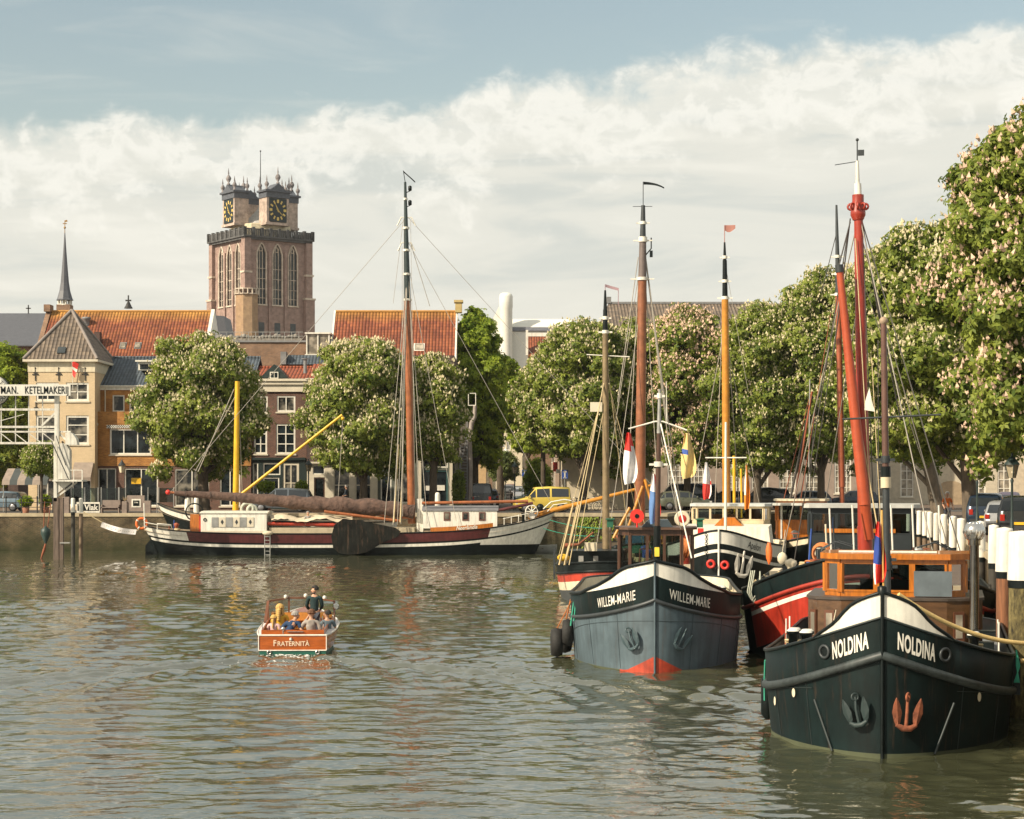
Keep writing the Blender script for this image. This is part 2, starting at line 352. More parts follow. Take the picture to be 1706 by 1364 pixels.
def sag(a, b, dip, n=10):
    a = Vector(a); b = Vector(b)
    return [a.lerp(b, i / n) - Vector((0, 0, dip * 4 * (i / n) * (1 - i / n))) for i in range(n + 1)]

# ---------------------------------------------------------------- common materials
WHITE = M('white_paint', (.74, .71, .62), .5, var=.1, streak=.18)
CREAM = M('cream_paint', (.66, .58, .42), .55, var=.1, streak=.15)
TRIM = M('cream_trim', (.60, .54, .42), .6, var=.12, scale=1.5)
BLACK = M('black_paint', (.006, .010, .010), .38, var=.4, streak=.2, spec=.25)
DARKGREY = M('dark_grey_metal', (.045, .052, .055), .45, metal=.3)
GREY = M('grey_metal', (.32, .32, .30), .45, metal=.3)
STEEL = M('bright_steel', (.62, .60, .56), .22, metal=1, var=.1)
ROPE = M('pale_rope', (.55, .44, .25), .9, bump=.01, bscale=60)
WIRE = M('dark_wire', (.06, .055, .05), .6)
WIREL = M('pale_wire', (.36, .33, .28), .6)
WOOD = M('varnished_wood', (.42, .13, .012), .3, var=.3, scale=3, stretch=(4, 4, .6), coat=.5)
WOODD = M('dark_brown_wood', (.075, .035, .02), .35, var=.35, stretch=(4, 4, .6), coat=.3)
OLDWOOD = M('weathered_wood', (.20, .14, .09), .85, var=.35, stretch=(5, 5, .6), bump=.02, streak=.4)
REDP = M('red_paint', (.45, .045, .02), .4, var=.25, streak=.25, coat=.2)
RED2 = M('bright_red', (.62, .03, .02), .45, var=.1)
ORANGE = M('orange_plastic', (.75, .16, .03), .5, var=.15)
RUBBER = M('black_rubber', (.014, .014, .013), .75, var=.3, bump=.01)
GLASSD = Mglass('dark_window_glass')
GLASSC = Mglass('curtained_window_glass', (.02, .024, .026), .06, (.22, .20, .16))
GLASSP = Mglass('pale_window_glass', (.25, .22, .17), .15, (.42, .37, .29))
CLEAR = Mclear('clear_glass')
CLEARD = Mclear('tinted_glass', (.45, .52, .50))
GREENP = M('green_paint', (.015, .11, .06), .5)
BLUEP = M('blue_paint', (.03, .08, .32), .5)
YEL = M('yellow_paint', (.72, .42, .02), .4, var=.12, streak=.15)
# ================================================================ the setting
QZ = 2.5
def qx(d): return 3.04 + .19 * d          # edge of the right-hand quay
# ---- water
WSL = .0180
def make_water():
    bx, by, bd = -6.15, 54.0, .9           # stern of the launch
    # rows get closer and columns narrower near the quay we look from; outside that a coarse apron
    inv = np.linspace(1 / 24., 1 / 145., 640); yr_ = 1 / inv; yr_ = np.concatenate([np.linspace(-40, 23.6, 60), yr_])
    us = np.concatenate([np.linspace(-.62, -.30, 60)[:-1], np.linspace(-.30, .30, 620), np.linspace(.30, .45, 30)[1:]])
    gy = np.repeat(yr_[None, :], len(us), 0); gx = us[:, None] * np.maximum(gy, 60 - .5 * gy)
    dx = gx - bx; s = by - gy               # s grows behind the boat (towards the camera)
    z = np.zeros_like(gx)
    rng = np.random.RandomState(4)
    patch = .85 + .38 * np.sin(gx * .11 + 1.3 + .8 * np.sin(gy * .05)) * np.sin(gy * .17 + .6 * np.sin(gx * .07))
    aw = np.arctan2(np.abs(dx), np.maximum(s, .01)); inside = 1 / (1 + np.exp((aw - R(43)) / .05)) * np.clip(s / 3, 0, 1) * np.exp(-np.clip(s - 16, 0, 99) / 8)
    patch = patch * (1 - .50 * inside)
    for k in range(84):                     # wind ripples, crests roughly across the view
        lam = .22 * (1.9 / .22) ** rng.rand(); th = rng.normal(math.pi / 2, .78); ph = rng.uniform(0, 6.28); kk = 2 * math.pi / lam
        w1 = 1 + .5 * np.sin(gx * rng.uniform(.1, .5) + gy * rng.uniform(.1, .6) + ph * 2)
        z += WSL / kk * patch * w1 * np.sin(kk * (gx * math.cos(th) + gy * math.sin(th)) + ph)
    for side in (-1, 1):                    # the two arms of the wake, each a packet of short crests
        ang = R(41) if side < 0 else R(49)
        ux, uy = side * math.sin(ang), -math.cos(ang)
        al = dx * ux + (gy - by) * uy       # distance along the arm
        ac = (dx * (-uy) * side + (gy - by) * ux * side)   # signed distance across (outside +)
        wdt = .45 + .075 * np.clip(al, 0, 60)
        env = np.exp(-(ac / wdt) ** 2) * np.clip(al / 1.5, 0, 1) * np.exp(-np.clip(al, 0, 99) / 16)
        z += .085 * env * np.cos(ac * 2 * math.pi / .80)
        inner = np.exp(-((ac + 1.6 * wdt) / (1.6 * wdt)) ** 2) * np.clip(al / 3, 0, 1) * np.exp(-np.clip(al, 0, 99) / 20)
        z += .040 * inner * np.cos((al * .8 + ac) * 2 * math.pi / 1.1)
    tw = np.exp(-(dx / (1.0 + .12 * np.clip(s, 0, 50))) ** 2) * np.clip(s, 0, 1) * np.exp(-np.clip(s, 0, 99) / 9)
    z += .04 * tw * np.sin(s * 2 * math.pi / 1.1) * np.cos(dx * 2.4)
    nx, ny = gx.shape
    co = np.stack([gx, gy, z], -1).reshape(-1, 3).astype(np.float32)
    idx = np.arange(nx * ny).reshape(nx, ny)
    f = np.stack([idx[:-1, :-1], idx[1:, :-1], idx[1:, 1:], idx[:-1, 1:]], -1).reshape(-1, 4)
    me = bpy.data.meshes.new('water'); me.vertices.add(len(co)); me.vertices.foreach_set('co', co.ravel())
    me.loops.add(f.size); me.loops.foreach_set('vertex_index', f.ravel().astype(np.int32))
    me.polygons.add(len(f)); me.polygons.foreach_set('loop_start', np.arange(0, f.size, 4, dtype=np.int32)); me.polygons.foreach_set('loop_total', np.full(len(f), 4, np.int32))
    me.polygons.foreach_set('use_smooth', np.ones(len(f), bool)); me.update()
    m = bpy.data.materials.new('harbour_water'); m.use_nodes = True; t = m.node_tree; b = t.nodes['Principled BSDF']; L = t.links.new
    b.inputs['Base Color'].default_value = (.052, .056, .030, 1); b.inputs['Roughness'].default_value = .035; b.inputs['IOR'].default_value = 2.45; b.inputs['Specular IOR Level'].default_value = .5
    tcn = t.nodes.new('ShaderNodeTexCoord')
    hs = None
    for sc_, sx_, sy_, amp, det in ((1, 1.1, 3.0, .016, 1), (1, 5, 11, .0055, 2)):
        mp = t.nodes.new('ShaderNodeMapping'); mp.inputs['Scale'].default_value = (sx_, sy_, 1); mp.inputs['Rotation'].default_value = (0, 0, R(4 * len(mp.name) % 17 - 8)); L(tcn.outputs['Object'], mp.inputs[0])
        n = t.nodes.new('ShaderNodeTexNoise'); n.inputs['Scale'].default_value = 1; n.inputs['Detail'].default_value = det; n.inputs['Distortion'].default_value = .6; L(mp.outputs[0], n.inputs['Vector'])
        q = t.nodes.new('ShaderNodeMath'); q.operation = 'MULTIPLY'; q.inputs[1].default_value = amp; L(n.outputs['Fac'], q.inputs[0])
        if hs is None: hs = q.outputs[0]
        else:
            a = t.nodes.new('ShaderNodeMath'); L(hs, a.inputs[0]); L(q.outputs[0], a.inputs[1]); hs = a.outputs[0]
    # calmer and rougher patches where the wind touches down
    mp = t.nodes.new('ShaderNodeMapping'); mp.inputs['Scale'].default_value = (.05, .16, 1); L(tcn.outputs['Object'], mp.inputs[0])
    n = t.nodes.new('ShaderNodeTexNoise'); n.inputs['Scale'].default_value = 1; n.inputs['Detail'].default_value = 4; L(mp.outputs[0], n.inputs['Vector'])
    mr = t.nodes.new('ShaderNodeMapRange'); mr.inputs[1].default_value = .3; mr.inputs[2].default_value = .7; mr.inputs[3].default_value = .45; mr.inputs[4].default_value = 1.0; L(n.outputs['Fac'], mr.inputs[0])
    q = t.nodes.new('ShaderNodeMath'); q.operation = 'MULTIPLY'; L(hs, q.inputs[0]); L(mr.outputs[0], q.inputs[1])
    bp = t.nodes.new('ShaderNodeBump'); bp.inputs['Strength'].default_value = 1; bp.inputs['Distance'].default_value = 1.0; L(q.outputs[0], bp.inputs['Height']); L(bp.outputs[0], b.inputs['Normal'])
    me.materials.append(m)
    o = bpy.data.objects.new('water', me); COL.objects.link(o); o['kind'] = 'structure'
make_water()
# ---- ground: one sheet round the basin, out to the horizon
YQ = 131.0
ASPH = M('asphalt', (.060, .060, .056), .9, var=.3, scale=.6, bump=.004, bscale=80)
PAVE = Mbrick('brick_paving', (.20, .14, .10), (.15, .12, .10), (.08, .07, .06), .21, .105, .3)
q0 = [(-400, YQ), (10.6, YQ), (13.5, 141), (qx(141) + .6, 141), (qx(20) + .6, 20), (qx(-60) + .6, -60)]
g_ = MB()
g_.quad((-2500, YQ, QZ), (10.6, YQ, QZ), (10.6, 3000, QZ), (-2500, 3000, QZ))
g_.quad((10.6, YQ, QZ), (13.5, 141, QZ), (13.5, 3000, QZ), (10.6, 3000, QZ))
g_.quad((13.5, 141, QZ), (qx(141) + .6, 141, QZ), (qx(141) + .6, 3000, QZ), (13.5, 3000, QZ))
g_.quad((qx(141) + .6, 141, QZ), (2500, 141, QZ), (2500, 3000, QZ), (qx(141) + .6, 3000, QZ))
g_.quad((qx(141) + .6, 141, QZ), (qx(-60) + .6, -60, QZ), (2500, -60, QZ), (2500, 141, QZ))
struct('ground', g_, PAVE)
g_ = MB(); g_.box(-200, 10, 136.5, 142.5, QZ + .004, QZ + .008); g_.quad((10, 136.5, QZ + .008), (80, 146.5, QZ + .008), (80, 153, QZ + .008), (10, 142.5, QZ + .008))
struct('quay_road', g_, ASPH)
g_ = MB(); g_.box(-2.0, 2.7, 142.6, 420, QZ + .004, QZ + .012)
struct('street', g_, M('dark_setts', (.085, .075, .065), .9, var=.35, scale=3))
g_ = MB()
for a, b in (((-3.2, 147), (-2.1, 420)), ((2.8, 147), (4.0, 420))): g_.box(a[0], b[0], a[1], b[1], QZ + .003, QZ + .13)
struct('pavement', g_, PAVE)
EARTH = M('basin_bed', (.05, .045, .03), .95)
g_ = MB(); g_.box(-400, 200, -60, 145, -3.2, -3.0); struct('harbour_bed', g_, EARTH)
# ---- quay walls
QW = Mbrick('quay_brick', (.125, .085, .045), (.055, .045, .028), (.15, .125, .08), .24, .08, .75, .012, .9, ((.028, .032, .012), .9, 2.0))
QC = M('quay_coping_stone', (.42, .35, .23), .8, var=.25, scale=1.2)
def quay(pts, label):
    m = MB(); c = MB()
    for (x0, y0), (x1, y1) in zip(pts[:-1], pts[1:]):
        a = Vector((x0, y0)); b = Vector((x1, y1)); d = (b - a).normalized(); nn = Vector((-d.y, d.x))
        if nn.dot(a - Vector((0, 60))) < 0: nn = -nn
        for tgt, off, z0, z1, wd in ((m, 0, -3, QZ - .18, .6), (c, -.06, QZ - .178, QZ + .05, .55)):
            p = a + nn * off; q = b + nn * off; r = q + nn * wd; s = p + nn * wd
            vs = [(*v, z) for z in (z0, z1) for v in (p, q, r, s)]
            tgt.add(vs, [(0, 1, 2, 3), (4, 5, 6, 7), (0, 1, 5, 4), (1, 2, 6, 5), (2, 3, 7, 6), (3, 0, 4, 7)])
    t = thing('quay_wall', label, 'quay wall', (0, 0, 0)); m.build('wall', QW, t); c.build('coping', QC, t)
quay([(-400, YQ), (10.6, YQ), (13.5, 141), (qx(141) + .6, 141)], 'mossy brick quay wall with pale stone coping behind the long moored barge')
quay([(qx(140.9) + .6, 140.9), (qx(-60) + .6, -60)], 'shaded quay wall running along the right edge behind the white topped piles')

# ================================================================ buildings
GX = 0.2
class Bld:
    def __init__(s, name, label, px0, px1, d, cat='house', base=QZ, group=None):
        s.d = d; s.x0 = X(px0, d); s.x1 = X(px1, d); s.cx = (s.x0 + s.x1) / 2; s.base = base
        s.t = thing(name, label, cat, (s.cx, d, base), 0, group); s.hx = (s.x1 - s.x0) / 2
    def lx(s, px): return X(px, s.d) - s.cx
    def lz(s, py): return Z(py, s.d) - s.base
    def wall(s, z0, z1, depth, mat, wins=(), x0=None, x1=None, y=0., name='wall'):
        """wins: dict(r=(px0,py0,px1,py1), nx, nz, pane, frame)"""
        x0 = -s.hx if x0 is None else x0; x1 = s.hx if x1 is None else x1
        hs = [(s.lx(w_['r'][0]), s.lz(w_['r'][3]), s.lx(w_['r'][2]), s.lz(w_['r'][1])) for w_ in wins]
        m = MB(); m.box(x0, x1, y + GX, y + depth, z0, z1)
        zs = sorted({z0, z1, *[max(z0, min(z1, h[i])) for h in hs for i in (1, 3)]})
        for za, zb in zip(zs[:-1], zs[1:]):
            if zb - za < 1e-4: continue
            zc = (za + zb) / 2; cuts = sorted((max(x0, h[0]), min(x1, h[2])) for h in hs if h[1] < zc < h[3]); cur = x0
            for a, b in cuts:
                if a > cur + 1e-4: m.box(cur, a, y, y + GX, za, zb)
                cur = max(cur, b)
            if cur < x1 - 1e-4: m.box(cur, x1, y, y + GX, za, zb)
        w_o = m.build(name, mat, s.t)
        for w_, h in zip(wins, hs): s.window(h, y, **{k: v for k, v in w_.items() if k != 'r'})
        return w_o
    def window(s, h, y, nx=1, nz=1, pane=None, frame=None, fw=.09, sill=True, door=False, lab=None, bar=.04):
        x0, z0, x1, z1 = h; m = MB(); fr = frame or WHITE; ya, yb = y + .05, y + .13
        m.box(x0, x0 + fw, ya, yb, z0, z1); m.box(x1 - fw, x1, ya, yb, z0, z1); m.box(x0 + fw, x1 - fw, ya, yb, z1 - fw, z1); m.box(x0 + fw, x1 - fw, ya, yb, z0, z0 + fw)
        for i in range(1, nx):
            c = x0 + (x1 - x0) * i / nx; m.box(c - bar, c + bar, ya + .01, yb - .01, z0 + fw, z1 - fw)
        for i in range(1, nz):
            c = z0 + (z1 - z0) * i / nz; m.box(x0 + fw, x1 - fw, ya + .012, yb - .012, c - bar * .9, c + bar * .9)
        s.nw = getattr(s, 'nw', 0) + 1; pane = pane or (GLASSC if s.nw % 3 == 2 else None)
        f = m.build('door' if door else 'window', fr, s.t)
        if lab: f['label'] = lab
        p = MB(); p.quad((x0 + .02, y + .115, z0 + .02), (x1 - .02, y + .115, z0 + .02), (x1 - .02, y + .115, z1 - .02), (x0 + .02, y + .115, z1 - .02))
        p.build('pane', pane or GLASSD, f)
        if sill and not door:
            q = MB(); q.box(x0 - .08, x1 + .08, y - .08, y + .048, z0 - .11, z0 - .002); q.build('sill', TRIM, f)
    def part(s, name, mb, mat): return mb.build(name, mat, s.t)
    def cornice(s, z, h, mat, x0=None, x1=None, y=0., out=.25, name='cornice'):
        x0 = -s.hx if x0 is None else x0; x1 = s.hx if x1 is None else x1; m = MB()
        m.box(x0 - .02, x1 + .02, y - out * .35, y - .003, z - h, z - h * .45); m.box(x0 - .05, x1 + .05, y - out * .7, y - .003, z - h * .449, z - h * .18); m.box(x0 - .08, x1 + .08, y - out, y + .3, z - h * .179, z)
        return m.build(name, mat, s.t)
    def gable(s, x0, x1, y0, y1, z0, z1, mat, ridge=.5, name='roof', th=.14, over=.15, ridgecap=None):
        """ridge along x; two slabs with thickness"""
        ym = y0 + (y1 - y0) * ridge; m = MB()
        m.prism([(y0 - over, z0), (ym, z1), (y1 + over, z0), (y1 + over, z0 - th), (ym, z1 - th * 1.4), (y0 - over, z0 - th)], x0, x1, 'X')
        o = m.build(name, mat, s.t)
        if ridgecap:
            c = MB(); c.tube([(x0, ym, z1 + .02), (x1, ym, z1 + .02)], .12, 6); c.build('ridge_tiles', ridgecap, o)
        return o
def vr(y0, y1, z0, z1):   # uv height of a ridge
    a = math.atan2(z1 - z0, y1 - y0); return y1 * math.cos(a) + z1 * math.sin(a)
ORT = Mtile('orange_pantiles', (.28, .088, .038), (.17, .050, .029), ridge=((.40, .20, .045), vr(-.4, 4.55, Z(615, 158) - QZ, Z(511, 158) - QZ) - .7, vr(-.4, 4.55, Z(615, 158) - QZ, Z(511, 158) - QZ) + .9))
RDT = Mtile('red_pantiles', (.33, .085, .035), (.20, .055, .030))
BRT = Mtile('brown_pantiles', (.20, .155, .115), (.13, .105, .085), pitch=.30, row=.40)
BLT = Mtile('blue_grey_pantiles', (.085, .105, .125), (.055, .072, .09), deep=.45)
SLATE = M('slate', (.085, .09, .105), .55, var=.2, scale=3, stretch=(1, 1, 4))
B_CREAM = Mbrick('cream_brick', (.64, .49, .31), (.58, .45, .28), (.60, .48, .31), .24, .08, .12, .006)
B_OR = Mbrick('orange_brick', (.46, .20, .045), (.30, .115, .028), (.36, .22, .10), .24, .08, .45, .010)
B_BR = Mbrick('brown_brick', (.15, .07, .05), (.095, .05, .04), (.20, .15, .12), .24, .08, .3, .008)
B_DK = Mbrick('dark_brick', (.10, .055, .045), (.065, .045, .04), (.13, .11, .10), .24, .08, .25, .008)
B_OLD = Mbrick('old_red_brick', (.27, .15, .09), (.19, .11, .075), (.28, .22, .16), .26, .09, .35, .01)
DGREEN = M('dark_green_wood', (.012, .024, .022), .5, var=.2)
LEAD = M('lead', (.20, .20, .20), .55, var=.2)
IRON = M('wrought_iron', (.02, .02, .018), .6)
FR_DK = M('dark_window_frame', (.03, .04, .045), .5)

# ---- cream corner house
b = Bld('corner_house', 'tall cream brick corner house with a steep brown pyramid roof and black wall anchors', 47, 158, 148)
hz = b.lz(600)
W4 = lambda x0, y0, x1, y1, **k: dict(r=(x0, y0, x1, y1), **k)
b.wall(0, hz - .9, 7, B_CREAM, [W4(60, 637, 98, 668, nx=2, nz=2, fw=.16), W4(110, 637, 148, 668, nx=2, nz=2, fw=.16), W4(60, 692, 98, 740, nx=1, nz=2, fw=.16, pane=GLASSC), W4(110, 692, 148, 740, nx=1, nz=3, fw=.16, pane=GLASSC), W4(62, 790, 96, 842, nx=2, fw=.1, sill=False), W4(106, 792, 152, 842, nx=3, fw=.1, sill=False)])
m = MB(); m.box(-b.hx - .03, b.hx + .03, -.05, 7.02, hz - .898, hz - .12); b.part('frieze', m, CREAM)
m = MB(); m.box(-b.hx - .35, b.hx + .3, -.35, 7.3, hz - .118, hz + .06); b.part('cornice', m, TRIM)
m = MB(); zt = b.lz(511); ax = b.lx(103)
P = [(-b.hx - .3, -.3), (b.hx + .25, -.3), (b.hx + .25, 7.2), (-b.hx - .3, 7.2)]
for i in range(4):
    p, q = P[i], P[(i + 1) % 4]; m.quad((*p, hz + .062), (*q, hz + .062), (ax, 3.4, zt))
rf = b.part('roof', m, BRT)
m = MB()
for p in P: m.tube([(*p, hz + .09), (ax, 3.4, zt + .05)], .13, 6)
m.build('hip_tiles', M('grey_hip_tile', (.22, .19, .17), .8), rf)
m = MB(); ay = -.3 + 3.7 * (b.lz(583) - hz) / (zt - hz); c = b.lx(101)
m.obox((c, ay - .1, b.lz(583)), Matrix.Rotation(math.atan2(zt - hz, 3.7), 3, 'X'), (.62, .66, .12)); sk = m.build('skylight', FR_DK, rf)
m = MB()
for px, py in ((59, 622), (98, 622), (142, 622), (60, 680), (104, 745)):
    x, z = b.lx(px), b.lz(py)
    m.box(x - .035, x + .035, -.06, -.002, z - .55, z + .38); m.box(x - .16, x + .16, -.055, -.004, z + .02, z + .08); m.box(x - .24, x + .24, -.05, -.006, z - .12, z - .04); m.ball((x, -.04, z + .42), .07, 6)
m.bsplit('wall_anchor', IRON, b.t, .12)
m = MB(); fx = b.lx(122); m.tube([(fx, -.1, b.lz(650)), (fx, -.35, b.lz(600))], .025, 6); fp = b.part('flagpole', m, WHITE)
m = MB(); m.grid([[(fx + .25 * j * (1 - i * .12), -.33 - .05 * math.sin(j * 2 + i), b.lz(601) - i * .22 - j * .12) for j in range(3)] for i in range(6)], m_of=lambda i, j: 0 if i < 2 else (1 if i < 3 else 2)); m.build('flag', [RED2, WHITE, RED2], fp)
# side of the corner house towards the left lane, three pale pilasters of windows
m = MB()
for k in range(3):
    for zz in (1.0, 4.9, 8.3): m.box(-b.hx - .06, -b.hx - .002, 1 + k * 2, 1.9 + k * 2, zz, zz + 1.8)
m.bsplit('side_window', GLASSC, b.t)
m = MB(); ya = -.6
for i in range(2):
    x0 = b.lx(124 if i else 62); x1 = b.lx(156 if i else 98)
    m.prism([(-.05, b.lz(770)), (-1.1, b.lz(795)), (-1.1, b.lz(801)), (-.05, b.lz(773))], x0, x1, 'X')
m.bsplit('awning', M('taupe_canvas', (.26, .21, .17), .8), b.t)
# ---- orange brick house
b = Bld('brick_house', 'orange brick house with blue grey tiled roof and a brown brick cafe front', 158.3, 418, 149)
z1 = b.lz(645); zm = b.lz(685); zg = b.lz(776)
b.wall(zm, z1, 6, B_OR, [W4(183, 657, 203, 685, fw=.1, pane=GLASSC), W4(211, 657, 232, 685, nx=2, nz=3, fw=.1, pane=GLASSC), W4(262, 657, 290, 685, fw=.1), W4(330, 657, 360, 685, fw=.1), W4(380, 657, 408, 685, fw=.1)], y=1.0, name='upper_wall')
b.wall(zg, zm - .01, 7, B_OR, [W4(183, 714, 252, 757, nx=3, fw=.12), W4(290, 714, 350, 757, nx=3, fw=.12), W4(370, 714, 405, 757, nx=2, fw=.12)], name='front_wall')
b.wall(0, zg - .01, 7, B_BR, [W4(163, 780, 193, 845, nx=2, nz=1, fw=.08, door=True), W4(207, 780, 263, 843, nx=2, fw=.1), W4(291, 781, 348, 843, nx=2, fw=.1), W4(366, 781, 400, 843, nx=2, fw=.1)], y=.06, name='ground_floor_wall')
b.cornice(b.lz(641), .35, WHITE, y=1.0)
b.gable(-b.hx, b.hx, 1.0, 10.5, b.lz(641), b.lz(588), BLT, ridgecap=BLT)
m = MB(); m.box(b.lx(222), b.lx(262), 2.0, 4.5, b.lz(614), b.lz(600)); dm = b.part('dormer', m, WHITE)
m = MB(); m.box(b.lx(225), b.lx(259), 1.96, 1.998, b.lz(612.5), b.lz(604)); m.build('pane', GLASSD, dm)
m = MB(); m.box(b.lx(218), b.lx(265), 1.7, 4.6, b.lz(600), b.lz(597.5)); m.build('flat_roof', WHITE, dm)
m = MB(); m.tube([(b.lx(171), .93, b.lz(646)), (b.lx(171), .93, zm)], .05); m.tube([(b.lx(160.5), -.05, b.lz(705)), (b.lx(160.5), -.05, b.lz(790))], .06); m.ball((b.lx(160.5), -.07, b.lz(707)), .17, 8); m.bsplit('downpipe', TRIM, b.t)
m = MB()
for i in range(40):   # black and white checked valance over the big window
    for j in range(3):
        x = b.lx(179) + i * .085; m.box(x, x + .085, -.3 - .002 * ((i + j) % 2), -.27, b.lz(708) - j * .085 - .085, b.lz(708) - j * .085, (i + j) % 2)
b.part('checked_valance', m, [WHITE, BLACK])
m = MB(); m.box(b.lx(219), b.lx(235), -.02, .03, b.lz(806), b.lz(796)); ys = b.part('yellow_notice', m, YEL)
# ---- brown town house
b = Bld('town_house', 'narrow brown brick town house with white sash windows and a dark green shop front', 418.3, 511, 149.2)
zc = b.lz(631)
wn = dict(nx=2, nz=1, fw=.13); wt = dict(nx=2, nz=3, fw=.13)
b.wall(b.lz(764), zc - .9, 8, B_BR, [W4(423, 659, 446, 688, **wn), W4(461, 659, 492, 686, **wn), W4(423, 706, 445, 756, **wt), W4(460, 706, 492, 756, **wt)], name='wall')
b.cornice(zc, 1.0, TRIM, out=.4)
b.wall(0, b.lz(764) - .01, 8, DGREEN, [W4(421, 771, 430, 845, sill=False), W4(438, 771, 467, 791, sill=False), W4(438, 795, 465, 845, nx=1, door=True), W4(471, 771, 498, 838, nx=2, nz=2, fw=.18, frame=TRIM)], y=.04, name='shop_front')
m = MB(); m.box(-b.hx + .1, b.hx - .1, -.12, -.002, b.lz(766), b.lz(762)); b.part('shop_cornice', m, DGREEN)
b.gable(-b.hx - .3, b.hx + .6, .5, 9, b.lz(632), b.lz(606), RDT, ridgecap=RDT)
m = MB(); xa, xb, xm = b.lx(431), b.lx(479), b.lx(456)
m.prism([(xa, b.lz(629)), (xb, b.lz(629)), (xm, b.lz(606))], .3, 3.2, 'Y'); dm = b.part('gable_dormer', m, DGREEN)
m = MB(); m.box(b.lx(449), b.lx(463), .22, .298, b.lz(630), b.lz(619)); dw = m.build('dormer_window', WHITE, dm)
m = MB(); m.box(b.lx(450.6), b.lx(455.5), .20, .218, b.lz(628.6), b.lz(620.5)); m.box(b.lx(456.8), b.lx(461.5), .20, .218, b.lz(628.6), b.lz(620.5)); m.build('pane', GLASSD, dw)
m = MB(); m.tube([(b.lx(505), 1.5, b.lz(620)), (b.lx(505), 1.5, b.lz(597))], .14, 8); m.tube([(b.lx(505), 1.5, b.lz(596)), (b.lx(505), 1.5, b.lz(595))], .3, 8); b.part('flue_pipe', m, LEAD)
# ---- dark house with shop
b = Bld('shop_house', 'dark brick house with a row of cream pilastered shop windows under the second tree', 511.3, 629, 149)
b.wall(b.lz(770), b.lz(632), 8, B_DK, [W4(529, 700, 550, 756, **wt), W4(565, 700, 590, 756, **wt), W4(600, 700, 622, 756, **wt), W4(529, 655, 550, 685, **wn), W4(565, 655, 590, 685, **wn)])
b.wall(0, b.lz(770) - .01, 8, TRIM, [W4(521, 775, 541, 790, fw=.08, sill=False), W4(523, 795, 541, 845, door=True, fw=.1, frame=WOODD), W4(556, 776, 583, 840, nx=1, nz=2, fw=.08, frame=TRIM, sill=False), W4(592, 776, 618, 840, nx=1, nz=2, fw=.08, frame=TRIM, sill=False)], y=.05, name='shop_front')
m = MB(); m.box(-b.hx, b.hx, -.2, -.002, b.lz(772), b.lz(769)); b.part('shop_cornice', m, TRIM)
b.cornice(b.lz(630), .5, TRIM); b.gable(-b.hx, b.hx, .5, 9, b.lz(630), b.lz(600), RDT)
# ---- house with the big orange roof in the middle
b = Bld('gabled_house', 'dark brick house with a teal glazed shop door framed in cream below white verges', 629.3, 757, 149.1)
b.wall(b.lz(757), b.lz(592), 11, B_DK, [W4(660, 640, 690, 690, **wt), W4(705, 640, 735, 690, **wt), W4(660, 705, 690, 745, **wt)])
b.wall(0, b.lz(757) - .01, 11, M('grey_green_render', (.10, .11, .09), .8), [W4(634, 790, 652, 838, fw=.1), W4(660, 780, 685, 838, fw=.1), W4(704, 764, 746, 779, fw=.1, sill=False, pane=GLASSD), W4(704, 783, 746, 846, fw=.12, door=True, frame=M('teal_door_frame', (.03, .09, .09), .4), pane=GLASSD)], y=.05, name='shop_front')
m = MB(); m.box(b.lx(697), b.lx(702), -.15, -.002, 0, b.lz(760)); m.box(b.lx(749), b.lx(754), -.15, -.002, 0, b.lz(760)); m.box(b.lx(694), b.lx(757), -.3, -.002, b.lz(760), b.lz(755)); b.part('shop_surround', m, TRIM)
m = MB(); m.box(b.lx(706), b.lx(717), .08, .1, b.lz(817), b.lz(809)); m.box(b.lx(727), b.lx(741), .08, .1, b.lz(817), b.lz(808)); m.bsplit('notice', WHITE, b.t)
m = MB(); m.box(b.lx(710), b.lx(719), -.04, -.002, b.lz(753.5), b.lz(751)); m.box(b.lx(725), b.lx(737), -.04, -.002, b.lz(753.5), b.lz(751)); m.bsplit('wall_plate', WHITE, b.t)
# its wide roof reaches left above the lower house
b2 = Bld('roof_house', 'broad orange pantile roof edged by white verges rising behind the second tree', 551, 757, 158)
b2.wall(0, b2.lz(612), 9, B_DK)
b2.gable(-b2.hx, b2.hx, -.4, 9.5, b2.lz(615), b2.lz(511), ORT, ridgecap=M('mossy_ridge_tile', (.42, .21, .05), .8))
m = MB()
for xx in (-b2.hx - .14, b2.hx + .002):
    m.prism([(-.7, b2.lz(618)), (4.55, b2.lz(509)), (9.8, b2.lz(618)), (9.8, 0), (-.4, 0)], xx, xx + .14, 'X')
m.bsplit('verge', WHITE, b2.t)
m = MB(); m.box(b2.hx - .05, b2.hx + .5, 4.0, 5.1, b2.lz(513), b2.lz(494)); m.box(b2.hx - .15, b2.hx + .6, 3.9, 5.2, b2.lz(496), b2.lz(492)); b2.part('chimney', m, M('yellow_brick', (.45, .34, .14), .8))
m = MB(); zz = b2.lz(577); yy = -.4 + 4.95 * (zz - b2.lz(615)) / (b2.lz(511) - b2.lz(615)); m.obox((b2.lx(697), yy - .05, zz), Matrix.Rotation(math.atan2(b2.lz(511) - b2.lz(615), 4.95), 3, 'X'), (.9, .9, .14)); sk = b2.part('roof_window', m, WHITE)
m = MB(); m.obox((b2.lx(697), yy - .10, zz + .06), Matrix.Rotation(math.atan2(b2.lz(511) - b2.lz(615), 4.95), 3, 'X'), (.7, .7, .1)); m.build('pane', GLASSP, sk)
